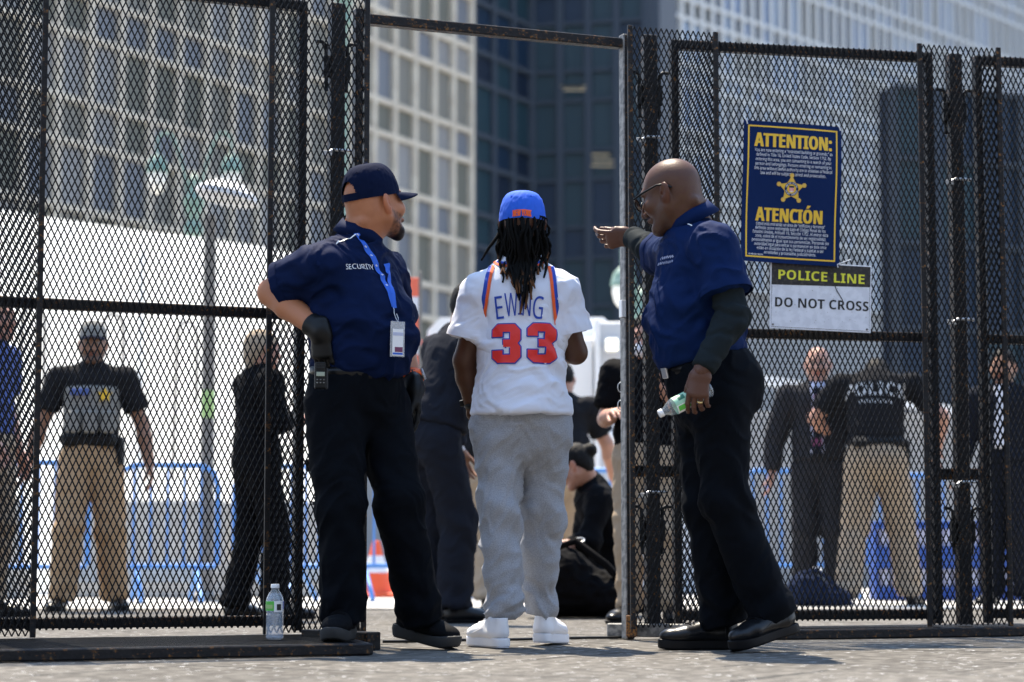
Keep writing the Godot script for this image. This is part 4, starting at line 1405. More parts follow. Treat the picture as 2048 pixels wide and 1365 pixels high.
# the generic dressed figure. j: joints in world space
#  H head centre, hb head basis, hs, N neck base, S [right, left] shoulders, E elbows, W wrists, hand bases in HB, C waist, P pelvis, hips J, knees K, ankles A, toes dir T
func person(label: String, base: Vector3, j: Dictionary, look: Dictionary) -> Node3D:
	var t := thing("person", label, "person", base, look.get("group", ""))
	var cell: float = look.get("cell", 0.014)
	var tone: Color = look.tone
	var ux: Vector3 = (j.S[1] - j.S[0]).normalized()
	var uh: Vector3 = j.get("uh", (j.J[1] - j.J[0]).normalized())
	var cw: Vector2 = look.get("chest", Vector2(0.165, 0.115))
	var bw: Vector2 = look.get("belly", Vector2(0.15, 0.115))
	var hw: Vector2 = look.get("hip", Vector2(0.165, 0.12))
	var smid: Vector3 = (j.S[0] + j.S[1]) * 0.5
	var fat: float = look.get("fat", 1.0)
	var parts := []
	var cols := []
	# body, one continuous surface under the clothes
	var all := [j.N, j.C, j.P]
	for k in ["S", "E", "W", "J", "K", "A"]: all.append_array(j[k])
	var bb := bounds(all, 0.13)
	var bc := maxf(cell, look.get("body_cell", cell))
	var bl := Blob.new(bb[0], bb[1], bc)
	bl.put(smid - (smid - j.C) * 0.1, j.C, cw * 0.86, bw * 0.86, ux, 0.04)
	bl.put(j.C, j.P, bw * 0.86, hw * 0.84, uh, 0.04)
	bl.put(j.N + (j.H - j.N) * 0.45, smid - (smid - j.C) * 0.1, Vector2(0.054, 0.054) * look.get("neck_r", 1.0), Vector2(0.09, 0.08), ux, 0.05)
	for s in 2:
		bl.put(j.S[s] + (smid - j.S[s]) * 0.15, j.E[s], Vector2(0.052, 0.052) * fat, Vector2(0.042, 0.042) * fat, ux, 0.035)
		bl.put(j.E[s], j.E[s].lerp(j.W[s], 0.35), Vector2(0.042, 0.042) * fat, Vector2(0.044, 0.042) * fat, ux, 0.015)
		bl.put(j.E[s].lerp(j.W[s], 0.35), j.W[s], Vector2(0.044, 0.042) * fat, Vector2(0.030, 0.027) * fat, ux, 0.015)
		bl.put(j.J[s], j.K[s], Vector2(0.078, 0.078), Vector2(0.055, 0.055), uh, 0.04)
		bl.put(j.K[s], j.A[s], Vector2(0.055, 0.055), Vector2(0.036, 0.036), uh, 0.02)
	parts.append(bl.net())
	cols.append(tone)
	var ho: Dictionary = look.get("head", {})
	ho = ho.duplicate()
	ho["neck"] = j.N
	var hd := head(j.H, j.hb, j.get("hs", 1.0), look.get("head_cell", maxf(cell * 0.5, 0.0045)), tone, ho)
	parts.append(hd[0])
	cols.append(hd[1])
	for s in 2:
		if not look.get("hands", [true, true])[s]: continue
		var hb: Basis = j.HB[s] if j.has("HB") else aim(j.W[s] - j.E[s], Vector3(0, 0, 1))
		var A := hand(j.W[s], hb, look.get("hand_s", 1.0), look.get("hand_cell", maxf(cell * 0.4, 0.004)), j.curl[s] if j.has("curl") else [0.35, 0.4, 0.45, 0.5], j.thumb[s] if j.has("thumb") else 0.5, 1.12 if look.has("gloves") else 1.0, (j.E[s] - j.W[s]).normalized() if look.has("gloves") else Vector3.ZERO)
		if look.has("gloves"):
			obj("glove", skin_mesh([A], base), M.glove, t)
		else:
			parts.append(A)
			cols.append(tone)
	obj("body", skin_mesh(parts, base, cols), M.skin, t)
	# trousers
	var fd: float = look.get("folds", 1.0)
	var pr: Array = look.get("leg", [0.098, 0.076, 0.066])
	if look.has("pants"):
		bb = bounds([j.C, j.P] + j.J + j.K + j.A, 0.17)
		bl = Blob.new(bb[0], bb[1], cell)
		var wst: Vector3 = j.get("waist", j.C.lerp(j.P, 0.55))
		bl.put(wst, j.P, bw.lerp(hw, 0.7) * 1.0, hw, uh, 0.03, 1)
		bl.put(j.P, (j.J[0] + j.J[1]) * 0.5, hw, hw * Vector2(0.9, 0.9), uh, 0.05)
		if look.has("seat"):
			for s in 2:
				bl.ball(j.J[s] + look.seat + (j.P - j.J[s]) * Vector3(0.15, 0.35, 0.15), Vector3(0.088, 0.105, 0.085), Basis.IDENTITY, 0.06)
		for s in 2:
			bl.put(j.J[s], j.K[s], Vector2(pr[0], pr[0] * 1.04), Vector2(pr[1], pr[1] * 1.05), uh, 0.035)
			bl.put(j.K[s], j.A[s] + (j.A[s] - j.K[s]).normalized() * float(look.get("break", 0.02)), Vector2(pr[1], pr[1] * 1.05), Vector2(pr[2], pr[2] * 1.15), uh, 0.03, 2)
		var A0: Array = j.A
		var K0: Array = j.K
		var J0: Array = j.J
		var mx: float = (j.J[0].x + j.J[1].x) * 0.5
		var pd := func(p: Vector3, n: Vector3) -> float:
			var q := fold.get_noise_3d(p.x * 3.0, p.y * 2.0, p.z * 3.0)
			var side := 1.0 if p.x > mx else -1.0
			var r := fold.get_noise_3d(p.x * 3.5 + q * 1.2, p.y * 5.5 + (p.x - mx) * side * 6.0 + q, p.z * 3.5 + 7.0)
			var r2 := fold.get_noise_3d(p.x * 8.0 + q * 2.0, p.y * 10.0 - p.x * 5.0, p.z * 8.0 + 2.0)
			var d := 0.006 * q + 0.010 * (pow(1.0 - absf(r), 2.0) - 0.5) + 0.0035 * (pow(1.0 - absf(r2), 2.0) - 0.5)
			for s in 2:
				var w := smoothstep(0.24, 0.04, p.distance_to(A0[s]))
				d += w * 0.0085 * sin((p.y - A0[s].y) * 48.0 + 5.0 * fold.get_noise_3d(p.x * 5.0, 3.0 + s, p.z * 5.0))
				var kq := smoothstep(0.26, 0.05, p.distance_to(K0[s]))
				d += kq * 0.006 * sin((p.y + 0.7 * p.x - 0.4 * p.z) * 38.0 + 3.5 * fold.get_noise_3d(p.x * 4.0, 9.0 + s, p.z * 4.0))
			var cr := smoothstep(0.24, 0.04, p.distance_to((J0[0] + J0[1]) * 0.5 - Vector3(0, 0.03, 0)))
			d += cr * 0.006 * sin((p.y * 0.8 + absf(p.x - J0[0].x) * 0.9) * 44.0 + 3.0 * q)
			return d * fd
		obj("trousers", skin_mesh([bl.net(pd)], base), look.pants, t)
		t.set_meta("_legs", 0)
		t.remove_meta("_legs")
		if look.has("belt"):
			var st := shape()
			var up := (j.C - j.P).normalized() as Vector3
			var fz := uh.cross(up).normalized()
			var rr: Vector2 = bw.lerp(hw, 0.7) * 1.0 + Vector2(0.004, 0.004) + look.get("belt_add", Vector2.ZERO)
			ring(st, wst - up * 0.012 - base, Basis(uh, up, fz), rr, rr, 0.036, 0.004, 48)
			obj("belt", done(st), look.belt, t)
	# top
	if look.has("top"):
		var sl: float = look.get("sleeve", 2.0)
		var ends := []
		for s in 2:
			ends.append(j.S[s].lerp(j.E[s], sl) if sl <= 1.0 else j.E[s].lerp(j.W[s], sl - 1.0))
		var hem: Vector3 = j.get("hem", j.C.lerp(j.P, 0.8))
		bb = bounds([j.N, j.C, hem, smid] + j.S + j.E + ends, 0.2)
		bl = Blob.new(bb[0], bb[1], cell)
		bl.put(smid - (smid - j.C) * 0.12, j.C, cw, bw * 1.04, ux, 0.04)
		bl.put(j.C, hem, bw * 1.04, look.get("hem_r", hw * 1.05), uh, 0.05, 2)
		if look.has("gut"):
			bl.ball(look.gut[0], look.gut[1], look.gut[2], 0.09)
		bl.put(j.N - (j.H - j.N) * 0.02, smid - (smid - j.C) * 0.18, Vector2(0.07, 0.065), cw * 0.85, ux, 0.05)
		var ar: Array = look.get("arm", [0.068, 0.058, 0.044])
		for s in 2:
			bl.put(j.N.lerp(smid, 0.3), j.S[s], Vector2(0.055, 0.06), Vector2(0.062, 0.064), ux, 0.05)
			if sl <= 1.0:
				bl.put(j.S[s], ends[s], Vector2(ar[0], ar[0]), Vector2(ar[1] * 1.1, ar[1] * 1.1), ux, 0.045, 2)
			else:
				bl.put(j.S[s], j.E[s], Vector2(ar[0], ar[0]), Vector2(ar[1], ar[1]), ux, 0.045)
				bl.put(j.E[s], ends[s], Vector2(ar[1], ar[1]), Vector2(ar[2], ar[2]), ux, 0.02, 2)
		var E0: Array = j.E
		var C0: Vector3 = j.C
		var S0: Array = j.S
		var td := func(p: Vector3, n: Vector3) -> float:
			var q := fold.get_noise_3d(p.x * 2.5 + p.y * 2.0, p.y * 2.5 - p.x * 1.5, p.z * 2.5)
			var r := fold.get_noise_3d(p.x * 2.5 + p.y * 2.5 + q, p.y * 5.0 - p.x * 3.0 + q * 1.3, p.z * 3.0 + 4.0)
			var r2 := fold.get_noise_3d(p.x * 5.0 + q * 2.0, p.y * 9.5 + p.x * 5.0 + q, p.z * 5.0 + 1.0)
			var d := 0.005 * q + 0.010 * (pow(1.0 - absf(r), 2.0) - 0.5) + 0.0045 * (pow(1.0 - absf(r2), 2.0) - 0.5)
			for s in 2:
				d += smoothstep(0.13, 0.02, p.distance_to(E0[s])) * 0.004 * sin((p.y + p.x) * 60.0 + 3.0 * q)
				var pit: Vector3 = S0[s] + (smid - S0[s]) * 0.2 - Vector3(0, 0.09, 0)
				d += smoothstep(0.17, 0.03, p.distance_to(pit)) * 0.005 * sin((p - pit).length() * 55.0 + (p.y - p.x) * 18.0 + 3.0 * r)
			d += smoothstep(0.16, 0.02, absf(p.y - C0.y)) * 0.006 * sin(p.y * 34.0 + p.x * 12.0 + 4.0 * q)
			return d * fd * float(look.get("top_folds", 1.0))
		obj(look.get("top_name", "shirt"), skin_mesh([bl.net(td)], base), look.top, t)
		if sl <= 1.0 and cell < 0.011:
			for s in 2:
				var st := shape()
				var ax: Vector3 = (j.E[s] - j.S[s]).normalized()
				var hb := aim(ax, Vector3(0, 0, 1))
				var hr: float = ar[1] * 1.1
				# the hem is an open band, fitted to the folds of the sleeve
				var rows := []
				for v in 5:
					var row := []
					for k in 41:
						var a := TAU * k / 40.0
						var dir := hb.x * cos(a) + hb.z * sin(a)
						var o: Vector3 = ends[s] - ax * (0.030 - 0.0085 * v)
						var q := bl.hit(o + dir * 0.2, -dir, 0.2) if v < 2 else o + dir * hr
						var g := bl.grad(q)
						if v == 0 or v == 1:
							q += dir * (td.call(q, g) + 0.0018)
						else:
							var base_q: Vector3 = rows[1][k]
							q = o + dir * ((base_q - (ends[s] - ax * (0.030 - 0.0085))).dot(dir) + 0.0006 * v)
						row.append(q)
					rows.append(row)
				st.set_smooth_group(1)
				for v in 4:
					for k in 40:
						for th in [0.0, -0.003]:
							var c0: Vector3 = ends[s] - ax * 0.015
							var P := []
							for e in [[v, k], [v, k + 1], [v + 1, k + 1], [v + 1, k]]:
								var q: Vector3 = rows[e[0]][e[1]]
								P.append(q + (q - c0).normalized() * th - base)
							var od: Vector3 = rows[v][k] - c0
							quad(st, P[0], P[1], P[2], P[3], od if th == 0.0 else -od)
				obj("sleeve_hem", done(st), look.top, t)
		look["_blob"] = bl
		look["_disp"] = td
		if look.has("collar"):
			var st := shape()
			var up: Vector3 = j.get("collar_up", (j.H - j.N).normalized().lerp((j.N - j.C).normalized(), 0.5).normalized())
			var fz := ux.cross(up).normalized()
			var cr: float = look.get("collar_r", 0.064)
			ring(st, j.get("collar_c", j.N + up * 0.018) - base, Basis(fz.cross(up) * -1.0, up, fz), Vector2(cr * 1.25, cr * 1.25), Vector2(cr, cr), 0.052, 0.006, 48, 0.004)
			obj("collar", done(st), look.collar, t)
	# shoes
	if look.has("shoes"):
		for s in 2:
			var d: Vector3 = j.T[s]
			var hl: Vector3 = j.heel[s] if j.has("heel") else Vector3(j.A[s].x, base.y, j.A[s].z) - Vector3(d.x, 0, d.z).normalized() * 0.06
			shoe(t, hl, d, j.pitch[s] if j.has("pitch") else 0.0, look.get("shoe_len", 0.29), look.shoes, base, look.get("shoe_cell", 0.007))
	return t

# joints of a plain standing figure; yaw 0 faces the camera
func stance(base: Vector3, high: float, yaw: float, o := {}) -> Dictionary:
	var f := Vector3(sin(deg_to_rad(yaw)), 0, cos(deg_to_rad(yaw)))
	var l := Vector3(f.z, 0, -f.x)      # the person's left
	var k := high / 1.78
	var lean: float = o.get("lean", 0.0)
	var up := (Vector3.UP + f * tan(lean)).normalized()
	var P := base + Vector3(0, 0.94 * k, 0) + f * float(o.get("hip_back", 0.0))
	var C := P + up * 0.17 * k
	var N := P + up * 0.54 * k
	var sh := 0.185 * k * float(o.get("broad", 1.0))
	var s := P + up * 0.475 * k
	var H: Vector3 = o.get("H", N + (up * 0.135 + f * 0.03) * k)
	var d := {"H": H, "hb": face_basis(o.get("look", yaw), o.get("nod", 0.0)), "hs": k, "N": N, "C": C, "P": P}
	d.S = [s - l * sh, s + l * sh]
	d.E = [d.S[0] - l * 0.07 * k - Vector3(0, 0.28, 0) * k - f * 0.03, d.S[1] + l * 0.07 * k - Vector3(0, 0.28, 0) * k - f * 0.03]
	d.W = [d.E[0] - l * 0.03 - Vector3(0, 0.24, 0) * k + f * 0.07, d.E[1] + l * 0.03 - Vector3(0, 0.24, 0) * k + f * 0.07]
	for s2 in 2:
		var arm = o.get("armR" if s2 == 0 else "armL", null)
		if arm:
			d.E[s2] = d.S[s2] + (l * arm[0].x + Vector3(0, arm[0].y, 0) + f * arm[0].z) * k
			d.W[s2] = d.E[s2] + (l * arm[1].x + Vector3(0, arm[1].y, 0) + f * arm[1].z) * k
	d.HB = [aim(d.W[0] - d.E[0], f), aim(d.W[1] - d.E[1], f)]
	d.HB[0] = Basis(-d.HB[0].z, d.HB[0].y, d.HB[0].x) if o.has("flip") else d.HB[0]
	var hp := 0.09 * k
	var st: float = o.get("wide", 0.11) * k
	d.J = [P - l * hp - Vector3(0, 0.05, 0) * k, P + l * hp - Vector3(0, 0.05, 0) * k]
	var fw: Array = o.get("step", [0.0, 0.0])
	d.K = [base - l * (hp + st) * 0.5 + Vector3(0, 0.50 * k, 0) + f * (0.03 + fw[0] * 0.5), base + l * (hp + st) * 0.5 + Vector3(0, 0.50 * k, 0) + f * (0.03 + fw[1] * 0.5)]
	d.A = [base - l * st + Vector3(0, 0.085 * k, 0) + f * (fw[0] - 0.03), base + l * st + Vector3(0, 0.085 * k, 0) + f * (fw[1] - 0.03)]
	d.T = [f - l * 0.25, f + l * 0.25]
	d.heel = [base - l * st + f * (fw[0] - 0.085), base + l * st + f * (fw[1] - 0.085)]
	d.f = f
	d.l = l
	return d

# short hair: a shell over the skull above a hairline
func hair_cap(t: Node3D, j: Dictionary, base: Vector3, m: Material, o := {}) -> MeshInstance3D:
	var c: Vector3 = j.H
	var B: Basis = j.hb
	var s: float = j.get("hs", 1.0)
	var bl := Blob.new(c - Vector3.ONE * 0.2, c + Vector3.ONE * 0.2, o.get("cell", 0.007))
	bl.ball(c + B * Vector3(0, 0.048, -0.02) * s, Vector3(0.084, 0.090, 0.103) * s, B, 0.01)
	bl.ball(c + B * Vector3(0, -0.005, -0.06) * s, Vector3(0.074, 0.075, 0.056) * s, B, 0.03)
	bl.ball(c + B * Vector3(0, -0.03, 0.075) * s, Vector3(0.11, 0.088, 0.075) * s, B, 0.012, true)
	if o.has("bun"):
		bl.ball(c + B * o.bun * s, Vector3(0.042, 0.042, 0.04) * s, B, 0.012)
	if o.has("tail"):
		for q in o.tail: bl.put(c + B * q[0] * s, c + B * q[1] * s, Vector2(0.035, 0.03), Vector2(0.025, 0.02), B.x, 0.03)
	var hd := func(p: Vector3, n: Vector3) -> float: return 0.003 * fold.get_noise_3d(p.x * 60.0, p.y * 25.0, p.z * 60.0)
	return obj("hair", skin_mesh([bl.net(hd)], base), m, t)

# peaked or plain cap on a head; returns the crown
func cap(t: Node3D, j: Dictionary, base: Vector3, m: Material, o := {}) -> MeshInstance3D:
	var c: Vector3 = j.H
	var B: Basis = j.hb * Basis(Vector3.RIGHT, o.get("tilt", 0.0))
	var s: float = j.get("hs", 1.0)
	var h0: float = o.get("low", 0.03)
	var top: float = o.get("top", 0.148)
	var rx: float = o.get("rx", 0.0865)
	var rz: float = o.get("rz", 0.108)
	var at := func(a: float, v: float, g: float) -> Vector3:
		# a: angle from the front, v: 0 rim .. 1 crown
		var q := cos(v * PI / 2)
		var bulge := pow(q, o.get("bulge", 0.62))
		var seam := 0.0014 * (1.0 - smoothstep(0.0, 0.05, absf(fposmod(a + PI / 6, PI / 3) - PI / 6))) * -1.0
		var w := 0.0022 * fold.get_noise_3d(sin(a) * 6.0, v * 6.0, cos(a) * 6.0)
		var front := maxf(0.0, cos(a))
		return c - base + B * (Vector3(sin(a) * (rx + g + seam + w) * bulge, h0 + (top - h0) * sin(v * PI / 2) + front * 0.004 * q, -0.012 + cos(a) * (rz + g + seam + w) * bulge) * s)
	j["cap_at"] = at
	var st := shape()
	st.set_smooth_group(1)
	var na := 120
	var nv := 30
	for i in na:
		for k in nv:
			var a0 := TAU * i / na
			var a1 := TAU * (i + 1) / na
			var v0 := float(k) / nv
			var v1 := float(k + 1) / nv
			if o.has("strap"):
				var da := absf(wrapf((a0 + a1) * 0.5 - PI, -PI, PI))
				if da < 0.52 and v0 < 0.36 * sqrt(maxf(0.0, 1.0 - pow(da / 0.52, 2))): continue
			quad(st, at.call(a0, v0, 0.0), at.call(a1, v0, 0.0), at.call(a1, v1, 0.0), at.call(a0, v1, 0.0), at.call((a0 + a1) / 2, v0, 0.02) - at.call((a0 + a1) / 2, v0, 0.0) + B.y * 0.01 * v0)
			quad(st, at.call(a0, v0, -0.003), at.call(a1, v0, -0.003), at.call(a1, v1, -0.003), at.call(a0, v1, -0.003), at.call((a0 + a1) / 2, v0, 0.0) - at.call((a0 + a1) / 2, v0, 0.02) - B.y * 0.01 * v0)
	var crown := obj("cap", done(st), m, t)
	st = shape()
	var bt: Vector3 = at.call(0.0, 1.0, 0.0)
	lathe(st, Transform3D(B, bt), [Vector2(0.0, 0.006), Vector2(0.006, 0.005), Vector2(0.009, 0.0), Vector2(0.009, -0.004)], 12)
	obj("button", done(st), o.get("button", m), crown)
	if o.has("strap"):
		st = shape()
		st.set_smooth_group(1)
		for i in 12:
			var a0 := PI - 0.56 + 1.12 * i / 12.0
			var a1 := PI - 0.56 + 1.12 * (i + 1) / 12.0
			for g in [0.002, -0.001]:
				quad(st, at.call(a0, 0.0, g) - B.y * 0.001, at.call(a1, 0.0, g) - B.y * 0.001, at.call(a1, 0.13, g), at.call(a0, 0.13, g), (at.call(a0, 0.0, 0.02) - at.call(a0, 0.0, 0.0)) * signf(g))
		obj("strap", done(st), m, crown)
	if o.has("eyelets"):
		st = shape()
		for a in [PI - 0.55, PI + 0.55, 1.6, -1.6]:
			var p: Vector3 = at.call(a, 0.55, 0.0)
			var n: Vector3 = (at.call(a, 0.55, 0.03) - p + B.y * 0.02).normalized()
			var pts := []
			var e1 := n.cross(B.y).normalized()
			for k in 11: pts.append(p + (e1 * cos(TAU * k / 10) + n.cross(e1) * sin(TAU * k / 10)) * 0.0042)
			tube(st, pts, 0.0014, 5, false)
		obj("eyelet", done(st), m, crown)
	# brim
	if o.get("brim", true):
		var bl: float = o.get("brim_len", 0.075)
		st = shape()
		st.set_smooth_group(1)
		var nb := 16
		var P := func(i: int, k: int, y: float) -> Vector3:
			var a := deg_to_rad(-62.0 + 124.0 * i / nb)
			var e := k / 8.0
			var edge: Vector3 = at.call(a, 0.02, 0.001)
			var reach := bl * pow(maxf(0.0, cos(a * 90.0 / 64.0)), 0.55)
			var side := sin(a)
			return edge + B * (Vector3(0, y - e * 0.012 - side * side * 0.016 * (0.3 + e) + 0.008 * e * (1 - e), reach * e) * s)
		for i in nb:
			for k in 8:
				quad(st, P.call(i, k, 0.0), P.call(i + 1, k, 0.0), P.call(i + 1, k + 1, 0.0), P.call(i, k + 1, 0.0), B.y)
				quad(st, P.call(i, k, -0.004), P.call(i + 1, k, -0.004), P.call(i + 1, k + 1, -0.004), P.call(i, k + 1, -0.004), -B.y)
			quad(st, P.call(i, 8, 0.0), P.call(i + 1, 8, 0.0), P.call(i + 1, 8, -0.004), P.call(i, 8, -0.004), B.z)
		obj("brim", done(st), o.get("brim_mat", m), crown)
	return crown

# ---------------------------------------------------------------- the three people at the gate
func bottle_shape(t: Node3D, xf: Transform3D, water: float, label_mats: Array, h := 0.205, r := 0.032) -> void:
	var prof := [Vector2(0.0, 0.004), Vector2(r * 0.7, 0.0), Vector2(r * 0.95, 0.006)]
	var n := 9
	for k in n:
		var y := 0.012 + (h * 0.42) * k / n
		prof.append(Vector2(r, y))
		prof.append(Vector2(r * 0.955, y + h * 0.42 / n * 0.5))
	prof.append_array([Vector2(r, h * 0.50), Vector2(r * 0.99, h * 0.66), Vector2(r, h * 0.68), Vector2(r * 0.93, h * 0.75), Vector2(r * 0.7, h * 0.83), Vector2(r * 0.43, h * 0.89), Vector2(r * 0.40, h * 0.93)])
	var st := shape()
	lathe(st, xf, prof, 28)
	obj("bottle_wall", done(st), M.clear, t)
	if water > 0.0:
		var wp := [Vector2(0.0, 0.006)]
		for q: Vector2 in prof.slice(1):
			if q.y < h * water: wp.append(Vector2(q.x - 0.0012, maxf(q.y, 0.006)))
		wp.append(Vector2(wp[-1].x, h * water))
		wp.append(Vector2(0.0, h * water))
		st = shape()
		lathe(st, xf, wp, 28)
		obj("water", done(st), M.water, t)
	st = shape()
	lathe(st, xf, [Vector2(0.0, h), Vector2(r * 0.42, h), Vector2(r * 0.47, h - 0.002), Vector2(r * 0.48, h * 0.93), Vector2(r * 0.40, h * 0.925)], 20)
	obj("bottle_cap", done(st), M.white, t)
	# wrap label in coloured fields
	var segs := label_mats.size()
	for i in segs:
		st = shape()
		st.set_smooth_group(1)
		var a0: float = label_mats[i][0]
		var a1: float = label_mats[i][1]
		var y0: float = h * label_mats[i][3]
		var y1: float = h * label_mats[i][4]
		for k in 8:
			var P := []
			for e in [[k, y0], [k + 1, y0], [k + 1, y1], [k, y1]]:
				var a := a0 + (a1 - a0) * float(e[0]) / 8.0
				var rr: float = r + 0.0007 + float(label_mats[i][5])
				P.append(xf * Vector3(cos(a) * rr, e[1], sin(a) * rr))
			quad(st, P[0], P[1], P[2], P[3], (P[0] + P[2]) * 0.5 - xf * Vector3(0, (y0 + y1) / 2, 0))
		obj("label", done(st), label_mats[i][2], t)

func capped_guard() -> void:
	var base := Vector3(-0.57, 0, -8.08)
	var f := Vector3(0.77, 0, 0.64).normalized()
	var l := Vector3(0.64, 0, -0.77).normalized()
	var j := {"H": Vector3(-0.506, 1.635, -8.060), "hb": face_basis(130, -11), "hs": 1.06, "N": Vector3(-0.558, 1.515, -8.060), "C": Vector3(-0.571, 1.183, -8.060), "P": Vector3(-0.574, 0.963, -8.080)}
	j.S = [Vector3(-0.698, 1.390, -7.930), Vector3(-0.479, 1.410, -8.240)]
	j.E = [Vector3(-0.887, 1.311, -8.060), Vector3(-0.450, 1.195, -8.420)]
	j.W = [Vector3(-0.688, 1.150, -7.900), Vector3(-0.365, 0.968, -8.220)]
	j.HB = [aim(Vector3(0.05, -1.0, -0.10), Vector3(-0.9, -0.1, -0.55)), aim(Vector3(0.06, -1, -0.02), Vector3(0.3, 0, 0.95))]
	j.curl = [[0.55, 0.5, 0.5, 0.5], [0.25, 0.3, 0.35, 0.4]]
	j.thumb = [0.7, 0.35]
	j.J = [Vector3(-0.650, 0.885, -8.020), Vector3(-0.479, 0.894, -8.160)]
	j.uh = (l + Vector3(0.1, 0, 0.1)).normalized()
	j.K = [Vector3(-0.621, 0.529, -7.990), Vector3(-0.416, 0.540, -8.080)]
	j.A = [Vector3(-0.613, 0.143, -8.040), Vector3(-0.344, 0.142, -8.200)]
	j.T = [Vector3(-0.12, 0, 1), Vector3(0.80, 0, 0.60)]
	j.heel = [Vector3(-0.603, 0.040, -8.10), Vector3(-0.435, 0.045, -8.32)]
	j.pitch = [0.0, 0.16]
	j.collar_c = Vector3(-0.562, 1.534, -8.060)
	j.collar_up = Vector3(0.36, 0.92, 0.10).normalized()
	j.waist = Vector3(-0.576, 1.023, -8.070)
	j.hem = Vector3(-0.571, 1.030, -8.070)
	var look := {"tone": Color(0.44, 0.185, 0.095), "cell": 0.008, "body_cell": 0.010, "head_cell": 0.0035, "hand_cell": 0.0035, "shoe_cell": 0.005, "chest": Vector2(0.195, 0.135), "belly": Vector2(0.172, 0.150), "hip": Vector2(0.172, 0.140), "hem_r": Vector2(0.176, 0.152),
		"gut": [Vector3(-0.541, 1.166, -8.060) + f * 0.06, Vector3(0.155, 0.18, 0.13), Basis(l, Vector3.UP, f)], "fat": 1.22, "neck_r": 1.15, "arm": [0.082, 0.080, 0.05], "sleeve": 0.70, "top": M.navy, "top_name": "polo_shirt", "collar": M.navy, "collar_r": 0.075,
		"pants": M.trouser, "leg": [0.108, 0.084, 0.076], "belt": M.leather, "break": 0.04, "folds": 0.8, "shoes": "runner", "shoe_len": 0.30, "gloves": true, "top_folds": 1.8,
		"head": {"goatee": true, "stubble": 0.75, "nr": 0.062, "roll": true, "beard": Color(0.012, 0.010, 0.010), "shaved": 0.15}}
	var t := person("guard in navy polo and dark cap, gloved hand on hip, at the left gate post", base, j, look)
	cap(t, j, base, M.cap_navy, {"strap": true, "eyelets": true, "tilt": -0.02, "low": 0.028, "top": 0.150, "rx": 0.088, "rz": 0.108, "brim_len": 0.086})
	var bl: Blob = look._blob
	var td = look._disp
	var st := shape()
	# shoulder piping
	var rel := func(pts: Array, d: float) -> Array:
		var o := []
		for p in pts:
			var u: Vector3 = p
			o.append(Vector2(u.x, u.y))
		return o
	st = shape()
	lay(st, ribbon(rel.call([Vector3(-0.640, 1.474, -7.900), Vector3(-0.614, 1.487, -7.900), Vector3(-0.591, 1.494, -7.900), Vector3(-0.564, 1.514, -7.900)], 0), 0.004), Transform3D(Basis.IDENTITY, Vector3(0, 0, -7.3)), bl, 0.003, td, 1.2)
	obj("piping", shift(done(st), -base), M.white, t)
	st = shape()
	lay(st, letters("SECURITY", 0.0195, false, 0.95), Transform3D(Basis(l, Vector3.UP, f).rotated(f, 0.05), Vector3(-0.525, 1.388, -7.900) + f * 0.25), bl, 0.003, td, 0.8)
	obj("lettering", shift(done(st), -base), M.white, t)
	# lanyard and badge
	var b := thing("lanyard_badge", "blue lanyard with a clear badge holder on the guard's navy polo", "badge", base)
	st = shape()
	lay(st, ribbon(rel.call([Vector3(-0.606, 1.536, -7.900), Vector3(-0.582, 1.525, -7.900), Vector3(-0.551, 1.488, -7.900), Vector3(-0.512, 1.424, -7.900), Vector3(-0.474, 1.351, -7.900), Vector3(-0.448, 1.293, -7.900), Vector3(-0.432, 1.239, -7.900)], 0), 0.0145), Transform3D(Basis.IDENTITY, Vector3(0, 0, -7.3)), bl, 0.004, td, 1.2)
	lay(st, ribbon(rel.call([Vector3(-0.465, 1.412, -7.900), Vector3(-0.452, 1.357, -7.900), Vector3(-0.441, 1.293, -7.900), Vector3(-0.430, 1.233, -7.900)], 0), 0.012), Transform3D(Basis.IDENTITY, Vector3(0, 0, -7.3)), bl, 0.005, td, 1.2)
	obj("strap", shift(done(st), -base), M.lanyard, b)
	st = shape()
	var dots := [Vector3(-0.593, 1.531, -7.900), Vector3(-0.566, 1.507, -7.900), Vector3(-0.538, 1.466, -7.900), Vector3(-0.518, 1.434, -7.900), Vector3(-0.498, 1.397, -7.900), Vector3(-0.478, 1.359, -7.900), Vector3(-0.459, 1.319, -7.900)]
	for p: Vector3 in dots:
		lay(st, ribbon([Vector2(p.x - 0.004, p.y + 0.002), Vector2(p.x + 0.003, p.y - 0.003)], 0.0045), Transform3D(Basis.IDENTITY, Vector3(0, 0, -7.3)), bl, 0.0052, td, 1.2)
	obj("print", shift(done(st), -base), M.pale_blue, b)
	var hp := bl.hit(Vector3(-0.421, 1.122, -7.950) * Vector3(1, 1, 0) + Vector3(0, 0, -7.3), Vector3(0, 0, -1), 1.4)
	var cx := Transform3D(Basis(Vector3(0.85, 0, -0.5).normalized(), Vector3(0.06, 1, 0).normalized(), Vector3(0.5, 0, 0.85).normalized()).orthonormalized(), hp + Vector3(0.008, 0.0, 0.022) - base)
	var hk := shape()
	var k0 := bl.hit(Vector3(-0.435, 1.250, -7.950) * Vector3(1, 1, 0) + Vector3(0, 0, -7.3), Vector3(0, 0, -1), 1.4) + Vector3(0.002, 0, 0.008) - base
	var kt := cx * Vector3(0, 0.062, 0.003)
	tube(hk, [k0, k0.lerp(kt, 0.3), k0.lerp(kt, 0.5) + Vector3(-0.004, 0, 0), k0.lerp(kt, 0.8) + Vector3(-0.004, 0, 0), kt, k0.lerp(kt, 0.8) + Vector3(0.005, 0, 0), k0.lerp(kt, 0.55) + Vector3(0.004, 0, 0)], 0.0014, 6)
	obj("clip", done(hk), M.zinc, b)
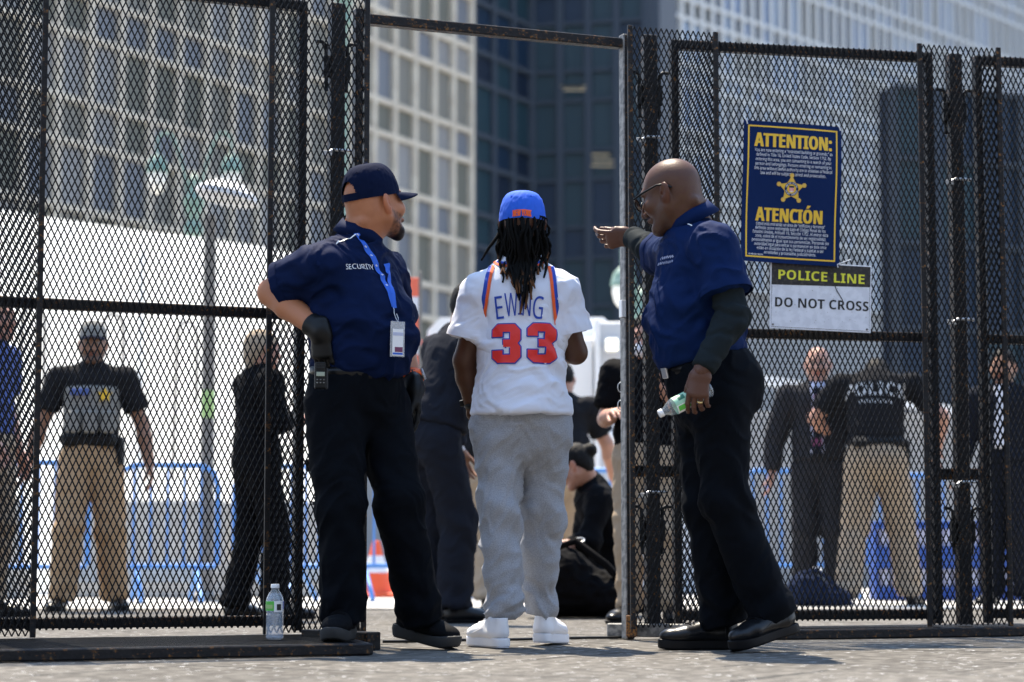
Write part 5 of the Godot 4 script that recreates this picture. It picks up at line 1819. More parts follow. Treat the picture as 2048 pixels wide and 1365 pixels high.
	var fx := func(called: String, m: Material, p: Vector3, s: Vector3) -> void:
		var q := shape()
		cbox(q, cx * Transform3D(Basis.IDENTITY, p), s, 0.0008)
		obj(called, done(q), m, b)
	fx.call("holder", M.vinyl, Vector3(0, 0, 0), Vector3(0.058, 0.128, 0.003))
	fx.call("card", M.white, Vector3(0, -0.012, 0.003), Vector3(0.044, 0.096, 0.0012))
	fx.call("card_field", M.pale_blue, Vector3(0, 0.018, 0.0042), Vector3(0.042, 0.012, 0.0006))
	fx.call("card_field", M.maroon, Vector3(0.004, -0.038, 0.0042), Vector3(0.032, 0.018, 0.0006))
	fx.call("card_field", M.lanyard, Vector3(0, -0.053, 0.0042), Vector3(0.040, 0.007, 0.0006))
	# two-way radio on the belt
	var rp := Vector3(-0.688, 0.987, -7.860)
	var r := thing("two_way_radio", "small black two-way radio clipped on the guard's belt", "radio", rp)
	var rb := Basis(Vector3(0.98, 0, -0.18).normalized(), Vector3(-0.03, 1, 0).normalized(), Vector3(0.18, 0.03, 0.98).normalized()).orthonormalized()
	r.basis = rb
	var rx := func(called: String, m: Material, p: Vector3, s: Vector3, bev: float) -> void:
		var q := shape()
		cbox(q, Transform3D(Basis.IDENTITY, p), s, bev)
		obj(called, done(q), m, r)
	rx.call("case", M.plastic, Vector3.ZERO, Vector3(0.040, 0.095, 0.028), 0.004)
	rx.call("side_grip", M.sole, Vector3(0.024, -0.01, -0.002), Vector3(0.008, 0.075, 0.022), 0.002)
	rx.call("screen", M.screen, Vector3(0, 0.005, 0.0145), Vector3(0.030, 0.015, 0.002), 0.0008)
	for k in 4: rx.call("grille_bar", M.sole, Vector3(0, 0.028 + k * 0.0055, 0.0145), Vector3(0.034, 0.0025, 0.002), 0.0008)
	for k in 6: rx.call("button", M.worn, Vector3(-0.012 + 0.012 * (k % 3), -0.015 - 0.011 * (k / 3), 0.0148), Vector3(0.006, 0.004, 0.003), 0.001)
	# watch
	var w := thing("wrist_watch", "orange strapped watch on the capped guard's hanging wrist", "watch", j.W[1])
	var wd: Vector3 = (j.W[1] - j.E[1]).normalized()
	var wb := aim(wd, Vector3(1, 0, 0.3))
	st = shape()
	ring(st, -wd * 0.055, wb, Vector2(0.044, 0.042), Vector2(0.042, 0.041), 0.028, 0.004, 28)
	obj("strap", done(st), M.watch_orange, w)
	st = shape()
	cbox(st, Transform3D(wb, -wd * 0.055 + wb.x * 0.048), Vector3(0.012, 0.036, 0.036), 0.004)
	obj("watch_case", done(st), M.zinc, w)

func shift(m: ArrayMesh, by: Vector3) -> ArrayMesh:
	var st := SurfaceTool.new()
	st.append_from(m, 0, Transform3D(Basis.IDENTITY, by))
	return st.commit()

func bald_guard() -> void:
	var base := Vector3(0.76, 0, -8.02)
	var f := Vector3(-0.906, 0, 0.42).normalized()
	var l := Vector3(0.42, 0, 0.906).normalized()
	var j := {"H": Vector3(0.585, 1.659, -8.000), "hb": face_basis(-116, 16), "hs": 1.07, "N": Vector3(0.668, 1.540, -8.000), "C": Vector3(0.677, 1.204, -8.000), "P": Vector3(0.726, 0.980, -8.000)}
	j.S = [Vector3(0.627, 1.474, -8.190), Vector3(0.725, 1.453, -7.830)]
	j.E = [Vector3(0.558, 1.513, -8.450), Vector3(0.784, 1.189, -7.760)]
	j.W = [Vector3(0.471, 1.601, -8.620), Vector3(0.667, 0.992, -7.700)]
	j.HB = [aim(Vector3(-0.97, -0.12, -0.15), Vector3(0.15, 0.8, 0.5)), aim(Vector3(-0.18, -1.0, 0.02), Vector3(-0.92, 0.25, -0.3))]
	j.curl = [[0.55, 0.75, 0.8, 0.85], [0.50, 0.62, 0.70, 0.66]]
	j.thumb = [0.1, 0.45]
	j.J = [Vector3(0.710, 0.916, -8.080), Vector3(0.750, 0.905, -7.920)]
	j.uh = (l + Vector3(0.1, 0, 0)).normalized()
	j.K = [Vector3(0.720, 0.531, -8.100), Vector3(0.771, 0.546, -7.940)]
	j.A = [Vector3(0.783, 0.139, -8.170), Vector3(0.934, 0.154, -8.020)]
	j.T = [Vector3(-1, 0, 0.12), Vector3(-0.86, 0, 0.50)]
	j.heel = [Vector3(0.835, 0.0, -8.20), Vector3(1.035, 0.070, -8.06)]
	j.pitch = [0.0, 0.23]
	j.collar_c = Vector3(0.656, 1.584, -8.000)
	j.collar_up = Vector3(-0.50, 0.84, 0.15).normalized()
	j.waist = Vector3(0.708, 1.053, -8.000)
	j.hem = Vector3(0.701, 1.064, -8.000)
	var look := {"tone": Color(0.100, 0.047, 0.029), "cell": 0.008, "body_cell": 0.010, "head_cell": 0.0035, "hand_cell": 0.003, "shoe_cell": 0.005, "chest": Vector2(0.185, 0.135), "belly": Vector2(0.160, 0.150), "hip": Vector2(0.165, 0.150), "hem_r": Vector2(0.165, 0.158),
		"gut": [Vector3(0.673, 1.186, -8.000) + f * 0.05, Vector3(0.13, 0.16, 0.11), Basis(l, Vector3.UP, f)], "fat": 1.05, "arm": [0.080, 0.082, 0.06], "sleeve": 0.68, "top": M.navy2, "top_name": "polo_shirt", "collar": M.navy2, "collar_r": 0.080,
		"pants": M.trouser, "leg": [0.106, 0.084, 0.078], "seat": -f * 0.085 + Vector3(0, 0.02, 0), "belt": M.leather, "break": 0.045, "folds": 0.8, "shoes": "sneaker", "shoe_len": 0.305, "top_folds": 1.8,
		"head": {"stubble": 0.35, "beard": Color(0.09, 0.08, 0.075), "nr": 0.063, "roll": true, "shaved": 0.3}}
	var t := person("bald guard in sunglasses and navy polo, pointing through the gate", base, j, look)
	var bl: Blob = look._blob
	var td = look._disp
	# long undersleeves
	var bb := bounds(j.S + j.E + j.W, 0.12)
	for s in 2:
		var ub := Blob.new(bb[0], bb[1], 0.007)
		var we: Vector3 = j.E[s].lerp(j.W[s], 0.98)
		ub.put(j.S[s].lerp(j.E[s], 0.3), j.E[s], Vector2(0.060, 0.060), Vector2(0.060, 0.058), l, 0.02)
		ub.put(j.E[s], we, Vector2(0.060, 0.058), Vector2(0.045, 0.042), l, 0.02, 2)
		var E0: Vector3 = j.E[s]
		var ax: Vector3 = (j.W[s] - j.E[s]).normalized()
		var ud := func(p: Vector3, n: Vector3) -> float:
			var q := fold.get_noise_3dv(p * 9.0)
			return 0.0045 * sin((p - E0).dot(ax) * 85.0 + 5.0 * q + p.x * 20.0) * (0.4 + smoothstep(0.2, 0.0, p.distance_to(E0))) + 0.003 * q
		obj("undershirt_sleeve", skin_mesh([ub.net(ud)], base), M.undershirt, t)
	# sunglasses
	var c: Vector3 = j.H - base
	var B: Basis = j.hb
	var G := func(x: float, y: float, z: float) -> Vector3: return c + B * (Vector3(x, y, z) * 1.07)
	var st := shape()
	for e in [-1.0, 1.0]:
		tube(st, [G.call(0.070 * e, 0.018, 0.108), G.call(0.084 * e, 0.024, 0.07), G.call(0.088 * e, 0.032, 0.01), G.call(0.085 * e, 0.026, -0.02), G.call(0.082 * e, 0.008, -0.038)], 0.0038, 8)
		var rim := []
		for k in 17:
			var a := TAU * k / 16
			rim.append(G.call((0.037 + 0.031 * cos(a)) * e, 0.004 + 0.022 * sin(a), 0.116 - 0.006 * absf(0.037 + 0.031 * cos(a)) / 0.06))
		tube(st, rim, 0.003, 6)
	tube(st, [G.call(-0.008, 0.01, 0.117), G.call(0, 0.013, 0.119), G.call(0.008, 0.01, 0.117)], 0.003, 6)
	var gl := obj("sunglasses", done(st), M.plastic, t)
	for e in [-1.0, 1.0]:
		st = shape()
		var ctr: Vector3 = G.call(0.037 * e, 0.004, 0.115)
		for k in 16:
			var a := TAU * k / 16
			var b := TAU * (k + 1) / 16
			tri(st, ctr, G.call((0.037 + 0.031 * cos(a)) * e, 0.004 + 0.022 * sin(a), 0.113), G.call((0.037 + 0.031 * cos(b)) * e, 0.004 + 0.022 * sin(b), 0.113), B.z)
		obj("lens", done(st), M.lens, gl)
	# piping, chest lettering, buckle
	st = shape()
	var pv := func(a: Vector3) -> Vector2: return Vector2(a.x, a.y)
	lay(st, ribbon([pv.call(Vector3(0.629, 1.554, -7.850)), pv.call(Vector3(0.651, 1.536, -7.850))], 0.0045), Transform3D(Basis.IDENTITY, Vector3(0, 0, -7.2)), bl, 0.003, td, 1.3)
	obj("piping", shift(done(st), -base), M.white, t)
	st = shape()
	var tx := Basis(l, Vector3.UP, f)
	var stitch := [[], []]
	for k in 25:
		stitch[0].append(Vector2(-0.045 + 0.09 * k / 24.0, 0.014 + 0.006 * sin(k * 2.1) + 0.002 * k / 24.0))
		stitch[1].append(Vector2(-0.05 + 0.10 * k / 24.0, -0.004 + 0.0045 * (1 if k % 2 else -1)))
	for q in stitch: lay(st, ribbon(q, 0.003), Transform3D(tx, Vector3(0.572, 1.407, -7.950) + f * 0.25 + l * 0.02), bl, 0.003, td, 0.8)
	obj("embroidery", shift(done(st), -base), M.pale_blue, t)
	st = shape()
	cbox(st, Transform3D(Basis(Vector3(0.5, 0, 0.86).normalized(), Vector3(-0.25, 1, 0.1).normalized(), Vector3(-0.86, -0.2, 0.5).normalized()).orthonormalized(), Vector3(0.554, 1.004, -7.940) - base), Vector3(0.035, 0.042, 0.01), 0.003)
	obj("buckle", done(st), M.zinc, t)
	# ring on the near hand
	var hb: Basis = j.HB[1]
	st = shape()
	var rc: Vector3 = j.W[1] + hb * Vector3(-0.010, 0.108, -0.012) - base
	ring(st, rc, hb * Basis(Vector3.RIGHT, -0.5), Vector2(0.0105, 0.0105), Vector2(0.0105, 0.0105), 0.007, 0.0015, 20)
	obj("finger_ring", done(st), M.gold, t)
	# the water bottle in that hand
	var cap_p := Vector3(0.518, 0.841, -7.740)
	var bot_p := Vector3(0.704, 0.937, -7.765)
	var ay := (cap_p - bot_p).normalized()
	var ox := aim(ay, Vector3(0, 0, 1))
	var L := cap_p.distance_to(bot_p)
	var bt := thing("water_bottle", "nearly empty water bottle held downward in the bald guard's hand", "bottle", bot_p)
	bottle_shape(bt, Transform3D(ox, Vector3.ZERO), 0.0, [[-1.2, 0.15, M.label_mint, 0.44, 0.70, 0.0], [0.15, 1.4, M.white, 0.44, 0.70, 0.0], [0.25, 0.9, M.label_green, 0.46, 0.68, 0.0006], [1.4, 5.08, M.label_mint, 0.44, 0.70, 0.0], [-0.9, -0.3, M.label_dark, 0.5, 0.62, 0.0006]], L, 0.031)

func jersey_fan() -> void:
	var base := Vector3(0.035, 0, -8.5)
	var j := {"H": Vector3(0.041, 1.620, -8.460), "hb": face_basis(177, 2), "hs": 0.98, "N": Vector3(0.037, 1.485, -8.470), "C": Vector3(0.035, 1.138, -8.470), "P": Vector3(0.035, 0.848, -8.480)}
	j.S = [Vector3(0.198, 1.366, -8.470), Vector3(-0.128, 1.366, -8.470)]
	j.E = [Vector3(0.248, 1.129, -8.500), Vector3(-0.184, 1.098, -8.500)]
	j.W = [Vector3(0.173, 1.171, -8.820), Vector3(-0.150, 0.920, -8.580)]
	j.HB = [aim(Vector3(-0.3, 0.1, -1), Vector3(0, 1, 0)), aim(Vector3(0.35, -0.75, -0.6), Vector3(0.8, 0, -0.3))]
	j.J = [Vector3(0.128, 0.814, -8.500), Vector3(-0.056, 0.812, -8.460)]
	j.uh = Vector3.RIGHT
	j.K = [Vector3(0.118, 0.494, -8.560), Vector3(-0.046, 0.491, -8.420)]
	j.A = [Vector3(0.106, 0.143, -8.660), Vector3(-0.027, 0.137, -8.420)]
	j.T = [Vector3(0.36, 0, -1), Vector3(-0.5, 0, -1)]
	j.heel = [Vector3(0.105, 0.010, -8.58), Vector3(-0.030, 0.0, -8.33)]
	j.pitch = [0.05, 0.0]
	j.waist = Vector3(0.035, 0.945, -8.480)
	j.hem = Vector3(0.037, 0.944, -8.470)
	var look := {"tone": Color(0.085, 0.038, 0.022), "cell": 0.008, "body_cell": 0.011, "head_cell": 0.006, "hand_cell": 0.004, "shoe_cell": 0.005, "chest": Vector2(0.165, 0.115), "belly": Vector2(0.150, 0.115), "hip": Vector2(0.178, 0.142), "hem_r": Vector2(0.165, 0.135), "fat": 1.06, "arm": [0.064, 0.074, 0.05], "sleeve": 0.66, "top_folds": 0.8,
		"top": M.white_cloth, "top_name": "t_shirt", "pants": M.heather, "leg": [0.099, 0.077, 0.065], "seat": Vector3(0, 0.0, 0.035), "shoes": "white", "shoe_len": 0.285, "folds": 1.45}
	var t := person("person in white jersey number 33 and blue cap walking away through the gate", base, j, look)
	# the jersey over the shirt
	var lo := Vector3(-0.210, 0.809, -8.470) - Vector3(0, 0, 0.25)
	var hi := Vector3(0.284, 1.547, -8.470) + Vector3(0, 0, 0.25)
	var bl := Blob.new(lo, hi, 0.007)
	var smid: Vector3 = (j.S[0] + j.S[1]) * 0.5
	var cw := Vector2(0.171, 0.122)
	bl.put(smid - (smid - j.C) * 0.12, j.C, cw, Vector2(0.155, 0.127), Vector3.RIGHT, 0.04)
	bl.put(j.C, Vector3(0.037, 0.882, -8.470), Vector2(0.155, 0.132), Vector2(0.198, 0.185), Vector3.RIGHT, 0.05, 2)
	bl.put(j.N - Vector3(0, 0.006, 0), smid - (smid - j.C) * 0.18, Vector2(0.072, 0.066), cw * 0.85, Vector3.RIGHT, 0.05, 1)
	for s in 2:
		bl.put(j.N.lerp(smid, 0.3), j.S[s], Vector2(0.060, 0.065), Vector2(0.066, 0.068), Vector3.RIGHT, 0.05)
	# armholes
	var cut := [Vector3(-0.100, 1.426, -8.360), Vector3(-0.126, 1.233, -8.360), Vector3(0.170, 1.426, -8.360), Vector3(0.189, 1.223, -8.360)]
	for s in 2:
		var a: Vector3 = cut[s * 2]
		var b: Vector3 = cut[s * 2 + 1]
		var dn := (b - a).normalized()
		var n := Vector3(dn.y, -dn.x, 0) if s == 0 else Vector3(-dn.y, dn.x, 0)
		for z in bl.nz:
			for y in bl.ny:
				for x in bl.nx:
					var i := (z * bl.ny + y) * bl.nx + x
					if bl.f[i] < 0.1:
						var p := bl.lo + Vector3(x, y, z) * bl.c
						if p.y > b.y: bl.f[i] = maxf(bl.f[i], Vector3(p.x - a.x, p.y - a.y, 0).dot(n))
	var jd := func(p: Vector3, n: Vector3) -> float:
		var q := fold.get_noise_3d(p.x * 3.0 + 3.0, p.y * 3.0, p.z * 3.0)
		var r := fold.get_noise_3d(p.x * 2.2 + q, p.y * 6.0 + p.x * 2.5 + q * 1.2, p.z * 3.0)
		var r2 := fold.get_noise_3d(p.x * 4.5 + q * 2.0, p.y * 11.0 - p.x * 5.0, p.z * 5.0 + 3.0)
		var low := smoothstep(1.22, 1.0, p.y)
		var d := 0.005 * q + (0.003 + 0.009 * low) * (pow(1.0 - absf(r), 2.0) - 0.5) + (0.0015 + 0.004 * low) * (pow(1.0 - absf(r2), 2.0) - 0.5)
		d += smoothstep(0.13, 0.02, absf(p.x - 0.17)) * smoothstep(0.20, 0.03, absf(p.y - 1.08)) * 0.008 * sin((p.y + p.x * 0.9) * 62.0)
		return d
	var top := obj("jersey", skin_mesh([bl.net(jd)], base), M.jersey, t)
	var xf := Transform3D(Basis.IDENTITY, Vector3(0, 0, -8.0))
	var v2 := func(a: Vector3) -> Vector2: return Vector2(a.x, a.y)
	var put := func(called: String, tris: PackedVector3Array, m: Material, off: float) -> void:
		var s := shape()
		lay(s, tris, xf, bl, off, jd, 0.6)
		obj(called, shift(done(s), -base), m, top)
	# armhole and collar trims
	for e in [[0.0, -1.0], [1.0, 1.0]]:
		var pts := []
		var px: Array = [Vector3(-0.086, 1.458, -8.360), Vector3(-0.096, 1.420, -8.360), Vector3(-0.105, 1.358, -8.360), Vector3(-0.115, 1.291, -8.360), Vector3(-0.122, 1.237, -8.360)] if e[0] == 0.0 else [Vector3(0.159, 1.458, -8.360), Vector3(0.165, 1.420, -8.360), Vector3(0.170, 1.358, -8.360), Vector3(0.178, 1.291, -8.360), Vector3(0.185, 1.227, -8.360)]
		for k in 2:
			pts = []
			for p: Vector3 in px: pts.append(Vector2(p.x - e[1] * (0.004 + 0.012 * k), p.y))
			put.call("armhole_trim", ribbon(pts, 0.0125), [M.blue, M.orange][k], 0.0035)
	for k in 2:
		var pts := []
		for i in 15:
			var a := PI * (1.0 + i / 14.0)
			pts.append(v2.call(Vector3(0.027, 1.469, -8.380)) + Vector2(cos(a) * (0.082 + 0.011 * k), 0.006 + sin(a) * (0.014 + 0.012 * k)))
		put.call("collar_trim", ribbon(pts, 0.0105), [M.blue, M.orange][k], 0.0035)
	# name and numbers
	var ch := ["E", "W", "I", "N", "G"]
	var cxs := [1003.0, 1026.0, 1043.0, 1056.0, 1074.0]
	var name_tris := PackedVector3Array()
	var at := [Vector3(-0.048, 1.287, -8.360), Vector3(-0.002, 1.298, -8.360), Vector3(0.031, 1.302, -8.360), Vector3(0.057, 1.298, -8.360), Vector3(0.099, 1.287, -8.360)]
	for i in 5:
		var q := letters(ch[i], 0.088, false, [0.62, 0.46, 0.5, 0.46, 0.56][i])
		for k in q.size():
			q[k] = Basis(Vector3.BACK, 0.10 - 0.05 * i) * q[k] + Vector3(at[i].x, at[i].y, 0)
		name_tris.append_array(q)
	put.call("name_lettering", name_tris, M.blue, 0.0035)
	var three := [Vector2(0.02, 0.88), Vector2(0.02, 1.12), Vector2(0.22, 1.30), Vector2(0.80, 1.30), Vector2(1.0, 1.10), Vector2(1.0, 0.78), Vector2(0.90, 0.66), Vector2(1.0, 0.54), Vector2(1.0, 0.20), Vector2(0.80, 0.0), Vector2(0.22, 0.0), Vector2(0.02, 0.18), Vector2(0.02, 0.42), Vector2(0.38, 0.42), Vector2(0.38, 0.27), Vector2(0.64, 0.27), Vector2(0.64, 0.53), Vector2(0.40, 0.53), Vector2(0.40, 0.78), Vector2(0.64, 0.78), Vector2(0.64, 1.04), Vector2(0.38, 1.04), Vector2(0.38, 0.88)]
	for e in [[Vector3(-0.074, 1.074, -8.360), Vector3(0.032, 1.223, -8.360)], [Vector3(0.057, 1.076, -8.360), Vector3(0.164, 1.227, -8.360)]]:
		var a: Vector3 = e[0]
		var b: Vector3 = e[1]
		var poly := PackedVector2Array()
		for q: Vector2 in three: poly.append(Vector2(a.x + (b.x - a.x) * q.x, a.y + (b.y - a.y) * q.y / 1.3))
		var grown := Geometry2D.offset_polygon(poly, 0.0048)
		put.call("number_outline", poly_tris(grown[0]), M.blue, 0.0035)
		put.call("number", poly_tris(poly), M.number_red, 0.0055)
	# cap, worn brim forward
	cap(t, j, base, M.cap_blue, {"low": 0.012, "top": 0.134, "rx": 0.0925, "rz": 0.106, "bulge": 0.45, "eyelets": true, "brim_mat": M.label_mint, "button": M.orange})
	var ca: Callable = j.cap_at
	var st := shape()
	var q := letters("NEW YORK", 0.021, true)
	var half := 0.0
	for v in q: half = maxf(half, absf(v.x))
	for k in q.size(): q[k].x *= 0.040 / half
	q = split(q, 0.008)
	for sh in [-0.0012, 0.0, 0.0012]:
		for i in range(0, q.size(), 3):
			var P := []
			for k in 3:
				var x: float = q[i + k].x + sh
				P.append(ca.call(PI + (x + 0.003) / 0.10, clampf((q[i + k].y * 1.25 + 0.019 - 1.6 * x * x) / 0.19, 0.0, 1.0), 0.0025 + sh * 0.2))
			tri(st, P[0], P[1], P[2], Vector3.BACK)
	obj("cap_lettering", done(st), M.orange, t)
	# locks of hair
	var hr := Node3D.new()
	hr.name = "hair"
	t.add_child(hr)
	var r := RandomNumberGenerator.new()
	r.seed = 21
	var c: Vector3 = j.H
	for i in 66:
		var a := lerpf(-1.75, 1.75, (i + r.randf_range(0.1, 0.9)) / 66.0)      # 0 = straight to the camera
		var layer := i % 3
		var root := c + Vector3(sin(a) * (0.082 - 0.012 * layer), 0.028 - 0.01 * layer, cos(a) * (0.092 - 0.012 * layer) + 0.012)
		var L := lerpf(0.17, 0.39, r.randf()) * (1.0 - 0.28 * absf(sin(a)))
		if absf(a) > 1.3: L *= 0.85
		var spread := sin(a) * (-0.03 if absf(a) < 1.1 else 0.02) + r.randf_range(-0.02, 0.02)
		var pts := []
		var rad := []
		var cols := []
		var ph := r.randf() * TAU
		var n := 15
		for k in n:
			var u := float(k) / (n - 1)
			var y := root.y - L * u
			var x := root.x + spread * smoothstep(0.0, 0.5, u) * (0.35 if absf(a) < 0.9 else 0.55) + 0.007 * sin(u * 10.0 + ph) + r.randf_range(-0.003, 0.003)
			var z := root.z + 0.018 * sin(PI * minf(u * 1.6, 1.0)) * cos(a)
			if y < j.N.y + 0.03:
				var s: Vector3 = bl.hit(Vector3(x, y, -8.0), Vector3(0, 0, -1), 0.6)
				if s.z > -8.55 and s.z < -8.01: z = lerpf(z, maxf(s.z + 0.012 + 0.006 * layer, z * 0.0 + s.z + 0.012), smoothstep(j.N.y + 0.03, j.N.y - 0.06, y))
			pts.append(Vector3(x, y, z) - base)
			rad.append((0.0064 - 0.0018 * u) * (1.0 + 0.20 * sin(u * 40.0 + ph) + r.randf_range(-0.08, 0.08)) * (0.72 if k == n - 1 else 1.0))
		st = shape()
		tube(st, pts, rad, 7)
		var lm := done(st)
		var brown := r.randf() < 0.55
		obj("dreadlock", tip_colours(lm, pts[0].y, L, brown), M.dread, hr)
	# one lock flies out to the left
	st = shape()
	tube(st, [c + Vector3(-0.075, 0.0, 0.02) - base, c + Vector3(-0.10, -0.05, 0.03) - base, c + Vector3(-0.13, -0.09, 0.035) - base, c + Vector3(-0.16, -0.14, 0.03) - base], [0.008, 0.007, 0.006, 0.004], 7)
	obj("dreadlock", tip_colours(done(st), 0.0, 1.0, false), M.dread, hr)
	var scalp := Blob.new(c - Vector3.ONE * 0.18, c + Vector3.ONE * 0.15, 0.007)
	scalp.ball(c + Vector3(0, 0.03, 0.014), Vector3(0.078, 0.085, 0.088), Basis.IDENTITY, 0.01)
	scalp.put(c + Vector3(0, 0, 0.03), c + Vector3(0, -0.10, 0.035), Vector2(0.074, 0.055), Vector2(0.055, 0.03), Vector3.RIGHT, 0.03)
	obj("scalp_hair", skin_mesh([scalp.net()], base), M.hair, hr)
	# bracelet watch at the hanging wrist
	var w := thing("wrist_watch", "black watch on the wrist of the jersey wearer", "watch", j.W[1])
	var wd: Vector3 = (j.W[1] - j.E[1]).normalized()
	st = shape()
	ring(st, -wd * 0.02, aim(wd, Vector3(0, 0, 1)), Vector2(0.034, 0.032), Vector2(0.034, 0.032), 0.02, 0.003, 24)
	obj("strap", done(st), M.plastic, w)
	st = shape()
	cbox(st, Transform3D(aim(wd, Vector3(0, 0, 1)), -wd * 0.02 + Vector3(-0.036, 0, 0)), Vector3(0.01, 0.026, 0.03), 0.003)
	obj("watch_case", done(st), M.plastic, w)

func tip_colours(m: ArrayMesh, y_top: float, L: float, brown: bool) -> ArrayMesh:
	var A := m.surface_get_arrays(0)
	var C := PackedColorArray()
	for v: Vector3 in A[Mesh.ARRAY_VERTEX]:
		var u := (y_top - v.y) / L
		C.append(Color(0.007, 0.006, 0.0055).lerp(Color(0.14, 0.065, 0.03), smoothstep(0.80, 0.97, u) if brown else 0.0))
	A[Mesh.ARRAY_COLOR] = C
	var o := ArrayMesh.new()
	o.add_surface_from_arrays(Mesh.PRIMITIVE_TRIANGLES, A)
	return o

func standing_bottle() -> void:
	var p := Vector3(-0.859, 0.040, -8.300)
	var t := thing("water_bottle", "full water bottle with green label standing on the steel platform", "bottle", Vector3(p.x, 0.0425, -8.02))
	bottle_shape(t, Transform3D(Basis.IDENTITY, Vector3.ZERO), 0.84, [[0.45, 1.55, M.white, 0.50, 0.69, 0.0], [0.75, 1.25, M.ink, 0.53, 0.64, 0.0006], [1.55, 3.4, M.label_green, 0.52, 0.69, 0.0], [0.1, 0.45, M.label_blue, 0.55, 0.69, 0.0], [1.7, 2.9, M.lime, 0.56, 0.63, 0.0006], [3.4, 6.38, M.white, 0.50, 0.69, 0.0]], 0.200, 0.0325)

# ---------------------------------------------------------------- behind the fence
func plain(called: String, m: Material, t: Node3D, p: Vector3, s: Vector3, bev := 0.004, b := Basis.IDENTITY) -> MeshInstance3D:
	var q := shape()
	cbox(q, Transform3D(b, p), s, bev)
	return obj(called, done(q), m, t)

func barricade(label: String, a: Vector3, b: Vector3, m: Material) -> void:
	var t := thing("crowd_barricade", label, "barricade", a, "blue tubular crowd barricades")
	var u := (b - a).normalized()
	var L := a.distance_to(b)
	var n := Vector3(-u.z, 0, u.x)
	var st := shape()
	var pts := []
	for e in [[0.0, 0.28], [0.0, 0.85], [0.03, 0.95], [0.12, 1.0], [L - 0.12, 1.0], [L - 0.03, 0.95], [L, 0.85], [L, 0.28]]:
		pts.append(u * e[0] + Vector3(0, e[1], 0))
	tube(st, pts, 0.021, 8)
	obj("frame", done(st), m, t)
	st = shape()
	tube(st, [u * 0.005 + Vector3(0, 0.27, 0), u * (L - 0.005) + Vector3(0, 0.27, 0)], 0.020, 8)
	obj("rail", done(st), m, t)
	var k := int(L / 0.105)
	for i in range(1, k):
		st = shape()
		tube(st, [u * (L * i / k) + Vector3(0, 0.285, 0), u * (L * i / k) + Vector3(0, 0.982, 0)], 0.011, 6)
		obj("upright", done(st), m, t)
	for e in [0.15, L - 0.15]:
		st = shape()
		tube(st, [u * e + n * 0.3 + Vector3(0, 0.02, 0), u * e + n * 0.26 + Vector3(0, 0.06, 0), u * e + Vector3(0, 0.25, 0), u * e - n * 0.26 + Vector3(0, 0.06, 0), u * e - n * 0.3 + Vector3(0, 0.02, 0)], 0.019, 8)
		obj("foot", done(st), m, t)

# twin or single bishop's-crook lamp; hy = height of the globe's rim
func lamp_post(label: String, base: Vector3, hy: float, reach: float, sides: Array, s := 0.75) -> void:
	var t := thing("street_lamp", label, "street lamp", base, "green cast iron street lamps")
	var st := shape()
	var high := hy + 0.35
	lathe(st, Transform3D(), [Vector2(0.2, 0), Vector2(0.2, 0.25), Vector2(0.14, 0.4), Vector2(0.11, 0.9), Vector2(0.07, 1.0), Vector2(0.055, high - 1.1), Vector2(0.10, high - 1.06), Vector2(0.11, high - 0.98), Vector2(0.06, high - 0.9), Vector2(0.11, high - 0.76), Vector2(0.125, high - 0.66), Vector2(0.07, high - 0.58), Vector2(0.045, high - 0.52), Vector2(0.06, high - 0.44), Vector2(0.0, high - 0.34)], 16)
	obj("post", done(st), M.patina, t)
	for e: float in sides:
		st = shape()
		var pts := []
		for k in 15:
			var a := PI * k / 14.0
			pts.append(Vector3(e * (0.05 + (reach - 0.05) * (1.0 - cos(a)) * 0.5), hy - 0.35 + 0.72 * smoothstep(0.0, 1.0, k / 9.0) + 0.10 * sin(a), 0))
		tube(st, pts, 0.02, 8)
		var q: Vector3 = pts[-1]
		tube(st, [q, Vector3(q.x, hy + 0.22, 0)], 0.016, 8)
		obj("arm", done(st), M.patina, t)
		st = shape()
		lathe(st, Transform3D(Basis.IDENTITY.scaled(Vector3.ONE * s), Vector3(q.x, hy, 0)), [Vector2(0.0, 0.30), Vector2(0.06, 0.27), Vector2(0.13, 0.18), Vector2(0.165, 0.06), Vector2(0.17, 0.0), Vector2(0.14, -0.01)], 18)
		obj("hood", done(st), M.patina, t)
		st = shape()
		lathe(st, Transform3D(Basis.IDENTITY.scaled(Vector3.ONE * s), Vector3(q.x, hy, 0)), [Vector2(0.14, -0.01), Vector2(0.15, -0.1), Vector2(0.12, -0.23), Vector2(0.06, -0.32), Vector2(0.0, -0.34)], 18)
		obj("globe", done(st), M.globe, t)

